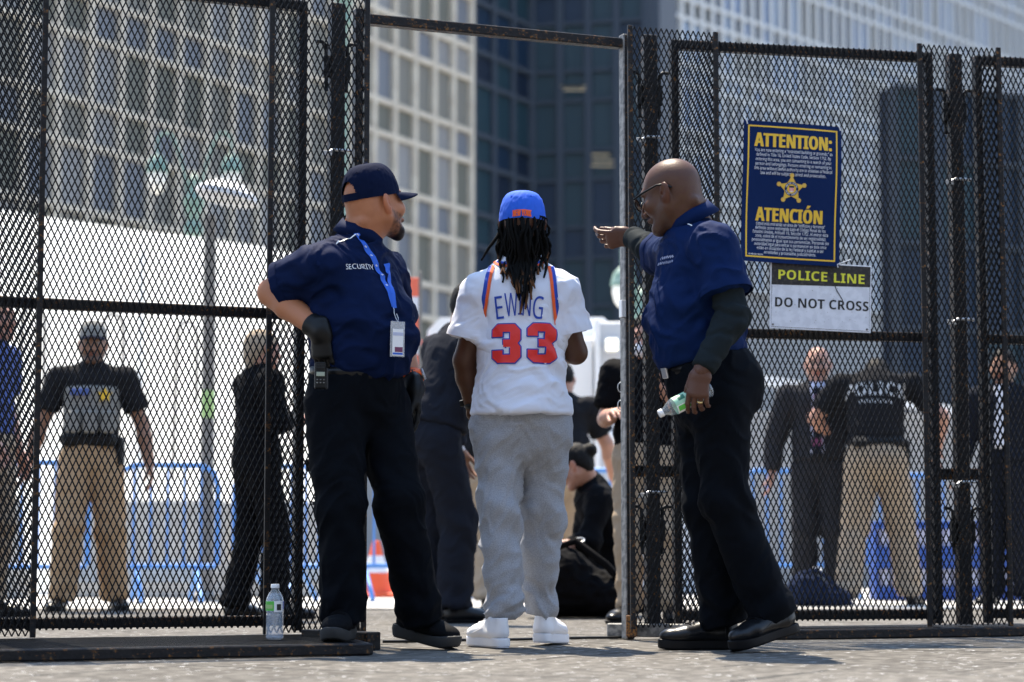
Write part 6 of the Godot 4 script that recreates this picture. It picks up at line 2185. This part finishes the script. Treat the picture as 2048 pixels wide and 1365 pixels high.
func surroundings() -> void:
	# white white screen wall behind the barricades
	var t := thing("fabric_screen", "long white fabric screen behind the fence and barricades", "screen", Vector3(-5.6, 0, -19.7))
	var a := Vector3(-5.6, 0, -19.7)
	var b := Vector3(-1.75, 0, -24.1)
	var u := (b - a).normalized()
	var n := Vector3(-u.z, 0, u.x)
	if n.z < 0: n = -n
	var st := shape()
	st.set_smooth_group(1)
	var nx := 60
	for i in nx:
		for k in 6:
			var P := []
			for e in [[i, k], [i + 1, k], [i + 1, k + 1], [i, k + 1]]:
				var x: float = 5.85 * e[0] / nx
				P.append(u * x + Vector3(0, 3.6 * e[1] / 6.0, 0) + n * (0.02 * sin(x * 9.0) * (1.0 - e[1] / 6.0) + 0.03 * sin(x * 2.1)))
			quad(st, P[0], P[1], P[2], P[3], n)
	obj("wall_cloth", done(st), M.tent, t)
	for k in 3:
		part_bar(t, "pole", a + u * (2.9 * k + 0.02) - n * 0.09, a + u * (2.9 * k + 0.02) - n * 0.09 + Vector3(0, 3.55, 0), 0.05, 0.05, u, M.zinc)
	for k in 4:
		st = shape()
		var x := 0.55 + 0.95 * k
		var pts := []
		for i in 13:
			var g := PI * i / 12.0
			pts.append(u * (x - 0.13 * cos(g)) + Vector3(0, 2.55 + 0.16 * sin(g), 0) + n * 0.09)
		pts.push_front(u * (x - 0.17) + Vector3(0, 1.1, 0) + n * 0.09)
		pts.append(u * (x + 0.13) + Vector3(0, 1.9, 0) + n * 0.09)
		tube(st, pts, 0.016, 6)
		obj("guy_hoop", done(st), M.pole_grey, t)
	# low concrete blocks
	for e in [["pale concrete block under the white screen wall at the picture's left edge", -4.6, -17.9], ["pale concrete block behind the vest officer's legs", -3.0, -18.2], ["pale concrete block beside the officer in black suit", -1.9, -18.6]]:
		t = thing("concrete_block", e[0], "concrete block", Vector3(e[1], 0, e[2]), "low concrete security blocks")
		var poly := PackedVector2Array([Vector2(-0.32, 0.0), Vector2(-0.32, 0.12), Vector2(-0.17, 0.3), Vector2(-0.12, 0.78), Vector2(0.12, 0.78), Vector2(0.17, 0.3), Vector2(0.32, 0.12), Vector2(0.32, 0.0)])
		st = shape()
		prism(st, poly, 1.25, Transform3D(Basis(Vector3.UP, PI / 2 - 0.25), Vector3(0, 0.012, 0)))
		obj("block_body", done(st), M.block, t)
		plain("forklift_slot", M.plastic, t, Vector3(0.15, 0.08, 0.31), Vector3(0.4, 0.11, 0.05), 0.004, Basis(Vector3.UP, -0.25))
	# barricades
	barricade("blue crowd barricade at the far left behind the man in blue shirt", Vector3(-3.9, 0, -15.4), Vector3(-3.0, 0, -15.6), M.barricade)
	barricade("blue crowd barricade behind the officer in vest", Vector3(-2.85, 0, -15.9), Vector3(-2.15, 0, -16.1), M.barricade)
	barricade("blue crowd barricade between two people in dark clothes at left", Vector3(-2.05, 0, -16.3), Vector3(-1.4, 0, -16.1), M.barricade)
	barricade("blue crowd barricade seen between the capped guard's legs", Vector3(-1.25, 0, -16.6), Vector3(-0.1, 0, -16.9), M.barricade)
	barricade("blue crowd barricade behind the crouching woman", Vector3(0.2, 0, -17.0), Vector3(1.2, 0, -17.0), M.barricade)
	barricade("blue crowd barricade behind the man with striped tie", Vector3(1.75, 0, -17.0), Vector3(2.75, 0, -17.2), M.barricade)
	barricade("blue crowd barricade behind the stack of blue crates", Vector3(2.9, 0, -18.0), Vector3(4.4, 0, -18.2), M.barricade)
	# lamps and poles
	lamp_post("green twin-arm street lamp behind the white screen", _flat(Vector3(-3.599, 3.782, -24.600)), Vector3(-3.611, 4.667, -24.600).y, 0.42, [-1.0, 1.0])
	lamp_post("green street lamp beside the gate jamb", _flat(Vector3(1.458, 3.215, -24.600)), Vector3(1.459, 3.373, -24.600).y, 0.22, [-1.0, 1.0])
	lamp_post("green street lamp seen above the capped guard's fence post", _flat(Vector3(-2.335, 5.931, -30.000)), Vector3(-2.351, 8.011, -30.000).y + 0.4, 0.4, [-1.0])
	t = thing("light_pole", "grey steel pole with a round lamp and a lime green band", "light pole", Vector3(-2.30, 0, -16.6))
	st = shape()
	lathe(st, Transform3D(), [Vector2(0.11, 0.0), Vector2(0.11, 0.05), Vector2(0.055, 0.08), Vector2(0.046, 2.6), Vector2(0.042, 2.92), Vector2(0.0, 2.95)], 14)
	obj("shaft", done(st), M.pole_grey, t)
	st = shape()
	lathe(st, Transform3D(Basis(Vector3.BACK, -0.22), Vector3(0.12, 3.08, 0)), [Vector2(0.0, 0.12), Vector2(0.12, 0.10), Vector2(0.24, 0.03), Vector2(0.25, -0.01), Vector2(0.2, -0.05), Vector2(0.0, -0.09)], 20)
	obj("lamp_head", done(st), M.panel_grey, t)
	st = shape()
	lathe(st, Transform3D(), [Vector2(0.0505, 1.38), Vector2(0.053, 1.39), Vector2(0.052, 1.58), Vector2(0.0505, 1.59)], 14)
	obj("marker_band", done(st), M.lime, t)
	t = thing("lamp_pole", "slim green pole with a white ball top beside the orange banner", "lamp pole", Vector3(-0.93, 0, -18.4))
	st = shape()
	lathe(st, Transform3D(), [Vector2(0.06, 0.0), Vector2(0.04, 0.1), Vector2(0.035, 2.58), Vector2(0.05, 2.62), Vector2(0.0, 2.64)], 12)
	obj("shaft", done(st), M.patina, t)
	st = shape()
	lathe(st, Transform3D(Basis.IDENTITY, Vector3(0, 2.70, 0)), [Vector2(0.0, -0.07), Vector2(0.05, -0.05), Vector2(0.07, 0.0), Vector2(0.05, 0.05), Vector2(0.0, 0.07)], 12)
	obj("ball", done(st), M.globe, t)
	t = thing("banner_sign", "tall orange and white banner on a post behind the capped guard", "banner", Vector3(-0.83, 0, -18.0))
	part_bar(t, "post", t.position + Vector3(0.075, 0, 0), t.position + Vector3(0.075, 2.68, 0), 0.025, 0.025, Vector3.RIGHT, M.pole_grey)
	for k in 6:
		plain("banner_stripe", M.banner if k % 2 == 0 else M.shirt_white, t, Vector3(-0.005, 2.55 - k * 0.16, 0), Vector3(0.13, 0.158, 0.015), 0.003)
	# vehicle behind the suited man
	t = thing("parked_van", "white van with a red tail light behind the suited man", "van", Vector3(0.1, 0, -21.5))
	st = shape()
	prism(st, PackedVector2Array([Vector2(-1.0, 0.35), Vector2(-1.03, 1.5), Vector2(-0.93, 2.55), Vector2(-0.8, 2.68), Vector2(0.8, 2.68), Vector2(0.93, 2.55), Vector2(1.03, 1.5), Vector2(1.0, 0.35)]), 4.6, Transform3D(Basis.IDENTITY, Vector3(0, 0, -2.3)))
	obj("body", done(st), M.panel_white, t)
	plain("rear_window", M.lens, t, Vector3(0.45, 2.0, 0.012), Vector3(0.7, 0.6, 0.03), 0.02)
	plain("rear_window", M.lens, t, Vector3(-0.42, 1.2, 0.012), Vector3(0.5, 0.3, 0.03), 0.02)
	plain("tail_light", M.number_red, t, Vector3(-0.93, 2.42, 0.02), Vector3(0.16, 0.05, 0.05), 0.01)
	plain("tail_light", M.number_red, t, Vector3(0.93, 1.3, 0.02), Vector3(0.14, 0.4, 0.05), 0.01)
	plain("side_stripe", M.maroon, t, Vector3(0, 1.72, 0.014), Vector3(1.9, 0.32, 0.03), 0.004)
	plain("bumper", M.plastic, t, Vector3(0, 0.42, 0.06), Vector3(1.9, 0.2, 0.14), 0.03)
	for s in [-1.0, 1.0]:
		st = shape()
		lathe(st, Transform3D(Basis(Vector3.BACK, PI / 2), Vector3(0.85 * s + 0.11, 0.345, -0.8)), [Vector2(0.0, 0.0), Vector2(0.3, 0.0), Vector2(0.34, 0.04), Vector2(0.34, 0.18), Vector2(0.3, 0.22), Vector2(0.0, 0.22)], 20)
		obj("wheel", done(st), M.sole_black, t)
	# white cabin with a lit floodlight
	t = thing("site_cabin", "white cabin with a bright square floodlight right of the jersey wearer", "cabin", Vector3(0.78, 0, -20.0))
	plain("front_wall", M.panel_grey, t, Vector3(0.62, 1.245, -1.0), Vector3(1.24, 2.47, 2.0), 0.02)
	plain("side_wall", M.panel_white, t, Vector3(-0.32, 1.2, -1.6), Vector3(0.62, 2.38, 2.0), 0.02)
	plain("corner_trim", M.panel_white, t, Vector3(0.0, 1.25, 0.02), Vector3(0.05, 2.5, 0.05), 0.01)
	var fl := plain("floodlight", M.white, t, Vector3(0.13, 2.255, 0.05), Vector3(0.13, 0.13, 0.09), 0.02)
	var em := StandardMaterial3D.new()
	em.albedo_color = Color(1.0, 0.98, 0.85)
	em.emission_enabled = true
	em.emission = Color(1.0, 0.97, 0.72)
	em.emission_energy_multiplier = 1.6
	plain("lamp_glass", em, fl, Vector3(0.13, 2.255, 0.101), Vector3(0.10, 0.10, 0.01), 0.004)
	var om := SpotLight3D.new()
	om.name = "floodlight_beam"
	om.light_color = Color(1.0, 0.97, 0.8)
	om.light_energy = 0.25
	om.light_size = 0.1
	om.spot_range = 30.0
	om.spot_angle = 60.0
	om.shadow_enabled = true
	t.add_child(om)
	om.position = Vector3(0.13, 2.255, 0.13)
	om.rotation = Vector3(-0.3, PI, 0)
	st = shape()
	tube(st, [Vector3(0.05, 1.5, 0.15), Vector3(0.75, 0.75, 0.2)], 0.03, 8)
	obj("stair_rail", done(st), M.panel_white, t)
	# grey hoarding behind the signs
	t = thing("hoarding", "long grey hoarding with a pale top rail behind the tie wearer", "hoarding", Vector3(2.2, 0, -24.0))
	plain("hoarding_board", M.hoarding_grey, t, Vector3(1.6, 0.95, 0), Vector3(5.4, 1.9, 0.1), 0.01, Basis(Vector3.UP, 0.12))
	part_bar(t, "top_rail", t.position + Vector3(-0.3, 2.36, 0.35), t.position + Vector3(2.6, 1.9, 0.2), 0.1, 0.1, Vector3.UP, M.panel_white)
	# cones and drum between the guard's legs
	for e in [["orange traffic cone with a white collar beside the gate", Vector3(-1.12, 0, -18.2)], ["orange traffic cone with a white collar further from the gate", Vector3(-0.98, 0, -18.9)]]:
		t = thing("traffic_cone", e[0], "traffic cone", e[1] + Vector3(0, 0.006, 0), "orange traffic cones")
		plain("cone_foot", M.cone_orange, t, Vector3(0, 0.02, 0), Vector3(0.34, 0.04, 0.34), 0.01)
		st = shape()
		lathe(st, Transform3D(), [Vector2(0.135, 0.04), Vector2(0.03, 0.46), Vector2(0.0, 0.465)], 20)
		obj("cone_body", done(st), M.cone_orange, t)
		st = shape()
		lathe(st, Transform3D(), [Vector2(0.097, 0.20), Vector2(0.062, 0.34)], 20)
		obj("collar", done(st), M.shirt_white, t)
	# blue crates of bottles
	for k in 6:
		var cp := Vector3(2.98 + 0.47 * (k % 3), 0.012 + 0.30 * (k / 3), -16.9)
		var lb: String = ["lower blue crate at the left of the crate stack", "lower blue crate in the middle of the crate stack", "lower blue crate behind the last fence post", "upper blue crate at the left of the crate stack", "upper blue crate in the middle of the crate stack", "upper blue crate behind the last fence post"][k]
		t = thing("bottle_crate", lb, "crate", cp, "blue plastic crates stacked behind the fence")
		for s in [-1.0, 1.0]:
			plain("crate_side", M.crate_blue, t, Vector3(0, 0.05, 0.15 * s), Vector3(0.45, 0.10, 0.02), 0.005)
			plain("crate_side", M.crate_blue, t, Vector3(0, 0.265, 0.15 * s), Vector3(0.45, 0.06, 0.02), 0.005)
			plain("crate_end", M.crate_blue, t, Vector3(0.215 * s, 0.148, 0), Vector3(0.02, 0.29, 0.28), 0.005)
		for q in 4: plain("bottle_pack", M.pale_blue, t, Vector3(-0.15 + 0.1 * q, 0.155, 0.02), Vector3(0.085, 0.24, 0.2), 0.03)
	# bags
	backpack("black backpack lying beside the crouching woman", Vector3(0.40, 0, -12.35), M.black_cloth, 1.25)
	backpack("dark blue backpack on the ground by the bending officer", Vector3(2.06, 0, -14.9), M.denim, 0.75)

func backpack(label: String, p: Vector3, m: Material, s: float) -> void:
	var t := thing("backpack", label, "backpack", p)
	var bl := Blob.new(p + Vector3(-0.5, -0.05, -0.4) * s, p + Vector3(0.5, 0.5, 0.4) * s, 0.012)
	bl.put(p + Vector3(-0.14, 0.13, 0) * s, p + Vector3(0.12, 0.10, 0) * s, Vector2(0.15, 0.13) * s, Vector2(0.13, 0.10) * s, Vector3(0, 0, 1), 0.05)
	bl.ball(p + Vector3(-0.1, 0.2, 0.03) * s, Vector3(0.12, 0.11, 0.12) * s, Basis.IDENTITY, 0.06)
	bl.ball(p + Vector3(0.16, 0.08, 0.08) * s, Vector3(0.13, 0.07, 0.09) * s, Basis.IDENTITY, 0.05)
	bl.slice(p + Vector3(0, 0.004, 0), Vector3.DOWN)
	var d := func(q: Vector3, n: Vector3) -> float: return 0.014 * (1.0 - 2.0 * absf(fold.get_noise_3d(q.x * 8.0, q.y * 11.0, q.z * 8.0))) * smoothstep(0.0, 0.06, q.y)
	obj("bag_body", skin_mesh([bl.net(d)], p), m, t)
	for e in [-0.07, 0.08]:
		var st := shape()
		tube(st, [Vector3(-0.16, 0.30, 0.10 + e) * s, Vector3(-0.04, 0.34, 0.13 + e) * s, Vector3(0.09, 0.24, 0.17 + e) * s, Vector3(0.22, 0.10, 0.19 + e) * s, Vector3(0.27, 0.03, 0.18 + e) * s], 0.016 * s, 7)
		obj("strap", done(st), m, t)
	var st := shape()
	ring(st, Vector3(-0.02, 0.345, 0.14) * s, Basis(Vector3.RIGHT, 0.6), Vector2(0.022, 0.016), Vector2(0.022, 0.016), 0.008, 0.005, 16)
	obj("buckle", done(st), M.zinc, t)

func crowd() -> void:
	var fair := Color(0.46, 0.25, 0.18)
	var tan := Color(0.34, 0.18, 0.11)
	var brown := Color(0.14, 0.075, 0.05)
	var b: Vector3
	var j: Dictionary
	var t: Node3D
	var st: SurfaceTool
	# officer in a plate carrier
	b = Vector3(-2.66, 0, -13.9)
	j = stance(b, 1.84, 8, {"armR": [Vector3(-0.10, -0.27, -0.02), Vector3(-0.07, -0.26, 0.04)], "armL": [Vector3(0.10, -0.27, -0.02), Vector3(0.05, -0.26, 0.06)], "wide": 0.15, "broad": 1.1, "step": [0.14, -0.06]})
	t = person("officer in grey tactical vest and tan trousers facing the fence", b, j, {"tone": Color(0.30, 0.16, 0.10), "top": M.police_black, "sleeve": 0.72, "pants": M.khaki, "belt": M.plastic, "shoes": "dress", "fat": 1.15, "arm": [0.075, 0.072, 0.05], "leg": [0.115, 0.095, 0.085], "head": {"stubble": 0.8}, "chest": Vector2(0.18, 0.125), "collar": M.police_black})
	cap(t, j, b, M.vest, {"brim_mat": M.cap_navy, "low": 0.046, "top": 0.155, "brim_len": 0.06})
	var bl := Blob.new(b + Vector3(-0.35, 0.9, -0.3), b + Vector3(0.35, 1.65, 0.3), 0.014)
	bl.put(j.N - Vector3(0, 0.12, 0), j.C - Vector3(0, 0.02, 0), Vector2(0.185, 0.155), Vector2(0.178, 0.155), j.l, 0.03, 3)
	obj("tactical_vest", skin_mesh([bl.net()], b), M.vest, t)
	for k in 3: plain("pouch", M.vest, t, j.C - b + j.f * 0.175 + j.l * (-0.11 + 0.11 * k) + Vector3(0, 0.03, 0), Vector3(0.09, 0.14, 0.05), 0.012)
	plain("chest_panel", M.shirt_blue, t, j.C - b + j.f * 0.152 - j.l * 0.07 + Vector3(0, 0.22, 0), Vector3(0.12, 0.045, 0.02), 0.004)
	var star := PackedVector2Array()
	for k in 10: star.append(Vector2(sin(TAU * k / 10), cos(TAU * k / 10)) * (0.05 if k % 2 == 0 else 0.024))
	st = shape()
	prism(st, star, 0.012, Transform3D(Basis.IDENTITY, j.C - b + j.f * 0.160 + j.l * 0.085 + Vector3(0, 0.20, 0)))
	obj("star_badge", done(st), M.yellow, t)
	plain("duty_belt", M.plastic, t, j.P - b + Vector3(0, 0.10, 0.0), Vector3(0.36, 0.09, 0.30), 0.03)
	plain("holster", M.plastic, t, j.P - b + j.l * 0.19 + Vector3(0, 0.03, 0.05), Vector3(0.05, 0.18, 0.10), 0.015)
	# man in blue shirt at the left edge
	b = Vector3(-2.95, 0, -12.4)
	j = stance(b, 1.85, 75, {"armR": [Vector3(-0.06, -0.28, 0.04), Vector3(-0.02, -0.22, 0.14)]})
	t = person("man in blue short sleeved shirt cut off by the left picture edge", b, j, {"tone": fair, "top": M.shirt_blue, "sleeve": 0.7, "pants": M.khaki2, "belt": M.leather, "shoes": "dress", "arm": [0.075, 0.075, 0.05]})
	hair_cap(t, j, b, M.khaki)
	# woman in a black suit
	b = Vector3(-1.40, 0, -12.1)
	j = stance(b, 1.62, 120, {"armR": [Vector3(-0.07, -0.25, 0.02), Vector3(0.14, 0.04, 0.17)], "armL": [Vector3(0.07, -0.25, 0.02), Vector3(-0.14, 0.02, 0.17)], "wide": 0.10, "step": [0.10, -0.06]})
	t = person("woman in black trouser suit with folded arms behind the fence", b, j, {"tone": fair, "top": M.black_cloth, "top_name": "jacket", "pants": M.black_cloth, "shoes": "dress", "hem_r": Vector2(0.165, 0.14), "chest": Vector2(0.15, 0.11), "belly": Vector2(0.13, 0.105), "hip": Vector2(0.15, 0.12), "leg": [0.088, 0.072, 0.07]})
	hair_cap(t, j, b, M.khaki2, {"tail": [[Vector3(0, -0.02, -0.09), Vector3(0, -0.16, -0.09)]]})
	# suited man behind the gate
	b = Vector3(-0.372, 0, -11.5)
	j = stance(b, 1.84, 118, {"lean": 0.27, "hip_back": -0.05, "look": 150, "nod": 20, "armR": [Vector3(-0.06, -0.26, 0.11), Vector3(0.0, -0.25, 0.07)], "armL": [Vector3(0.05, -0.27, 0.06), Vector3(-0.02, -0.25, 0.08)], "step": [0.05, 0.0], "broad": 1.12})
	t = person("man in dark suit standing with his back turned beyond the gate", b, j, {"tone": tan, "cell": 0.012, "top": M.suit, "top_name": "jacket", "sleeve": 1.93, "pants": M.suit, "shoes": "dress", "hem_r": Vector2(0.20, 0.17), "chest": Vector2(0.185, 0.13), "belly": Vector2(0.165, 0.135), "arm": [0.085, 0.075, 0.062], "leg": [0.112, 0.092, 0.085], "shoe_cell": 0.006})
	hair_cap(t, j, b, M.hair)
	for s in 2:
		st = shape()
		var d: Vector3 = (j.W[s] - j.E[s]).normalized()
		ring(st, j.W[s] - d * 0.008 - b, aim(d, Vector3(0, 0, 1)), Vector2(0.036, 0.034), Vector2(0.036, 0.034), 0.03, 0.003, 20)
		obj("shirt_cuff", done(st), M.shirt_white, t)
	# person in khaki trousers behind him
	b = Vector3(-0.26, 0, -14.6)
	j = stance(b, 1.72, 160, {})
	t = person("person in khaki trousers hidden behind the jersey wearer", b, j, {"tone": fair, "top": M.police_black, "sleeve": 0.7, "pants": M.khaki2, "shoes": "dress", "leg": [0.11, 0.09, 0.08]})
	hair_cap(t, j, b, M.hair)
	# officer in black shirt right of the jersey wearer
	b = Vector3(0.36, 0, -15.2)
	j = stance(b, 1.74, 185, {"lean": 0.28, "hip_back": -0.1, "nod": 35, "armL": [Vector3(0.05, -0.27, 0.08), Vector3(0.0, -0.24, 0.10)], "armR": [Vector3(-0.13, -0.25, 0.05), Vector3(-0.06, -0.24, 0.10)], "step": [-0.08, 0.06]})
	t = person("person in black short sleeves and tan trousers behind the jersey wearer", b, j, {"tone": fair, "top": M.police_black, "sleeve": 0.75, "pants": M.khaki2, "belt": M.plastic, "shoes": "dress", "fat": 1.1, "arm": [0.08, 0.078, 0.05], "leg": [0.115, 0.095, 0.085]})
	hair_cap(t, j, b, M.hair)
	# crouching woman
	b = Vector3(0.56, 0, -12.75)
	var f := Vector3(-0.93, 0, 0.25).normalized()
	var l := Vector3(f.z, 0, -f.x)
	j = {"H": Vector3(0.363, 0.853, -12.700), "hb": face_basis(-105, 28), "hs": 0.98, "N": Vector3(0.463, 0.760, -12.750), "C": Vector3(0.574, 0.467, -12.800), "P": Vector3(0.604, 0.293, -12.850)}
	j.S = [Vector3(0.450, 0.672, -12.900), Vector3(0.497, 0.664, -12.600)]
	j.E = [Vector3(0.420, 0.409, -12.900), Vector3(0.442, 0.422, -12.520)]
	j.W = [Vector3(0.313, 0.386, -12.800), Vector3(0.342, 0.402, -12.500)]
	j.HB = [aim(Vector3(-1, -0.3, 0), Vector3(0, 1, 0.2)), aim(Vector3(-1, -0.3, 0), Vector3(0, 1, -0.2))]
	j.J = [Vector3(0.609, 0.249, -12.950), Vector3(0.610, 0.251, -12.720)]
	j.K = [Vector3(0.422, 0.322, -12.950), Vector3(0.446, 0.109, -12.660)]
	j.A = [Vector3(0.529, 0.060, -12.950), Vector3(0.655, 0.051, -12.720)]
	j.uh = l
	j.T = [f, f]
	j.heel = [Vector3(0.60, 0.0, -12.95), Vector3(0.72, 0.03, -12.72)]
	j.pitch = [0.0, 0.25]
	j.hem = Vector3(0.609, 0.265, -12.820)
	t = person("crouching woman in black suit with dark hair in a bun", b, j, {"tone": fair, "cell": 0.013, "top": M.black_cloth, "top_name": "jacket", "sleeve": 1.9, "pants": M.black_cloth, "shoes": "dress", "chest": Vector2(0.155, 0.12), "belly": Vector2(0.145, 0.125), "hip": Vector2(0.165, 0.15), "hem_r": Vector2(0.185, 0.165), "arm": [0.072, 0.066, 0.055], "collar": M.black_cloth, "collar_r": 0.058})
	hair_cap(t, j, b, M.hair, {"bun": Vector3(0, 0.045, -0.13)})
	# two people sitting far behind
	for e in [["seated man in pale shirt with dark hair in the far crowd", Vector3(0.83, 0, -21.0), 1.52, 150.0, true], ["bald man in pale shirt beside the gate jamb far behind", Vector3(1.02, 0, -21.6), 1.5, -20.0, false]]:
		b = e[1]
		j = stance(b, e[2], e[3], {})
		t = person(e[0], b, j, {"tone": fair, "cell": 0.02, "top": M.shirt_white, "sleeve": 0.8, "pants": M.denim, "shoes": "dress", "arm": [0.08, 0.08, 0.05], "shoe_cell": 0.01})
		if e[4]: hair_cap(t, j, b, M.hair, {"cell": 0.01})
	# woman with a mask behind the mesh strip
	b = Vector3(0.70, 0, -11.4)
	j = stance(b, 1.62, -12, {"nod": 8, "armL": [Vector3(0.05, -0.26, 0.03), Vector3(-0.13, 0.16, 0.12)], "armR": [Vector3(-0.05, -0.26, 0.03), Vector3(0.08, 0.02, 0.2)]})
	t = person("woman in black with a pale face mask behind the gate jamb mesh", b, j, {"tone": fair, "top": M.black_cloth, "sleeve": 0.8, "pants": M.khaki2, "shoes": "dress", "arm": [0.07, 0.07, 0.05]})
	hair_cap(t, j, b, M.hair)
	bl = Blob.new(j.H - Vector3.ONE * 0.16, j.H + Vector3.ONE * 0.16, 0.008)
	bl.ball(j.H + j.hb * Vector3(0, -0.055, 0.072), Vector3(0.055, 0.045, 0.045), j.hb, 0.01)
	obj("face_mask", skin_mesh([bl.net()], b), M.shirt_white, t)
	# man in a suit with striped tie
	b = Vector3(2.18, 0, -15.6)
	j = stance(b, 1.86, -12, {"broad": 1.12, "armR": [Vector3(-0.09, -0.28, 0.0), Vector3(-0.02, -0.25, 0.05)]})
	t = person("bald man in dark suit with striped tie behind the police line sign", b, j, {"tone": fair, "top": M.charcoal, "top_name": "jacket", "sleeve": 1.92, "pants": M.charcoal, "shoes": "dress", "chest": Vector2(0.185, 0.13), "belly": Vector2(0.17, 0.135), "hem_r": Vector2(0.20, 0.165), "arm": [0.085, 0.075, 0.06], "leg": [0.112, 0.092, 0.085]})
	bl = Blob.new(b + Vector3(-0.3, 0.8, -0.3), b + Vector3(0.3, 1.7, 0.35), 0.012)
	bl.put(j.N - Vector3(0, 0.01, 0) + j.f * 0.03, j.P + Vector3(0, 0.07, 0) + j.f * 0.045, Vector2(0.065, 0.105), Vector2(0.075, 0.140), j.l, 0.03, 2)
	obj("dress_shirt", skin_mesh([bl.net()], b), M.pale_blue, t)
	for k in 9:
		var y: float = lerpf(j.N.y - 0.05, j.P.y + 0.10, k / 8.0)
		var p := bl.hit(Vector3(j.N.x + j.f.x * 0.35, y, j.N.z + j.f.z * 0.35), -j.f, 0.5)
		plain("tie_stripe", M.suit if k % 2 == 0 else M.maroon, t, p - b + j.f * 0.006, Vector3(0.05 + 0.003 * k, 0.062, 0.012), 0.004, Basis(j.l, Vector3.UP, j.f) * Basis(Vector3.BACK, 0.0))
	# bending police officer
	b = Vector3(2.52, 0, -15.2)
	j = stance(b, 1.93, 168, {"lean": 0.22, "hip_back": -0.10, "nod": 62, "wide": 0.19, "broad": 1.22, "armL": [Vector3(0.17, -0.20, 0.06), Vector3(-0.10, -0.14, 0.2)], "armR": [Vector3(-0.19, -0.20, 0.02), Vector3(0.04, -0.2, 0.16)], "step": [0.14, -0.12]})
	j.H = j.N + j.f * 0.17 - Vector3(0, 0.01, 0)
	t = person("police officer in black vest and tan trousers bending over by the fence", b, j, {"tone": fair, "top": M.police_black, "sleeve": 0.72, "pants": M.khaki2, "belt": M.plastic, "shoes": "dress", "fat": 1.15, "arm": [0.082, 0.08, 0.05], "leg": [0.118, 0.098, 0.088], "seat": Vector3(0, 0.02, 0.05), "chest": Vector2(0.2, 0.135), "belly": Vector2(0.175, 0.14), "hip": Vector2(0.18, 0.14)})
	hair_cap(t, j, b, M.hair)
	var up: Vector3 = (j.N - j.C).normalized()
	bl = Blob.new(b + Vector3(-0.45, 0.9, -0.6), b + Vector3(0.45, 1.75, 0.3), 0.014)
	bl.put(j.N - up * 0.06, j.C - up * 0.03, Vector2(0.205, 0.165), Vector2(0.19, 0.165), j.l, 0.03, 3)
	obj("tactical_vest", skin_mesh([bl.net()], b), M.police_black, t)
	st = shape()
	var back := Basis(-j.l, up, -j.l.cross(up))
	if back.z.z < 0: back = Basis(j.l, up, j.l.cross(up))
	lay(st, letters("POLICE", 0.092, true, 0.95), Transform3D(back, j.N.lerp(j.C, 0.36) + back.z * 0.3), bl, 0.004, null, 0.6)
	for k in 7:
		lay(st, ribbon([Vector2(-0.10 + 0.033 * k, 0.0), Vector2(-0.082 + 0.033 * k, 0.003)], 0.022), Transform3D(back, j.N.lerp(j.C, 0.58) + back.z * 0.3), bl, 0.004, null, 0.6)
	obj("lettering", shift(done(st), -b), M.panel_grey, t)
	plain("duty_belt", M.plastic, t, j.P - b + Vector3(0, 0.10, 0.0), Vector3(0.38, 0.07, 0.30), 0.03)
	plain("holster", M.plastic, t, j.P - b + Vector3(0.2, 0.02, 0.0), Vector3(0.06, 0.2, 0.10), 0.015)
	# man at the right edge
	b = Vector3(3.50, 0, -15.6)
	j = stance(b, 1.84, -25, {"armR": [Vector3(-0.08, -0.27, 0.0), Vector3(-0.02, -0.22, 0.12)]})
	t = person("man in dark suit and white shirt behind the fence at the right edge", b, j, {"tone": tan, "top": M.suit, "top_name": "jacket", "sleeve": 1.92, "pants": M.suit, "shoes": "dress", "hem_r": Vector2(0.20, 0.165), "chest": Vector2(0.18, 0.13), "arm": [0.085, 0.075, 0.06], "leg": [0.112, 0.092, 0.085], "head": {"stubble": 0.7}})
	hair_cap(t, j, b, M.hair)
	bl = Blob.new(b + Vector3(-0.3, 0.8, -0.3), b + Vector3(0.3, 1.7, 0.35), 0.012)
	bl.put(j.N - Vector3(0, 0.01, 0) + j.f * 0.03, j.P + Vector3(0, 0.12, 0) + j.f * 0.04, Vector2(0.06, 0.105), Vector2(0.07, 0.135), j.l, 0.03, 2)
	obj("dress_shirt", skin_mesh([bl.net()], b), M.shirt_white, t)

func _ready() -> void:
	fold.seed = 4
	fold.frequency = 1.0
	fold.fractal_octaves = 2
	light_and_camera()
	paint_materials()
	ground_sheets()
	towers()
	unseen_sky_block()
	fence()
	signs()
	print("setting ", Time.get_ticks_msec())
	capped_guard()
	print("guard ", Time.get_ticks_msec())
	bald_guard()
	jersey_fan()
	standing_bottle()
	print("people ", Time.get_ticks_msec())
	surroundings()
	crowd()
	print("crowd ", Time.get_ticks_msec())
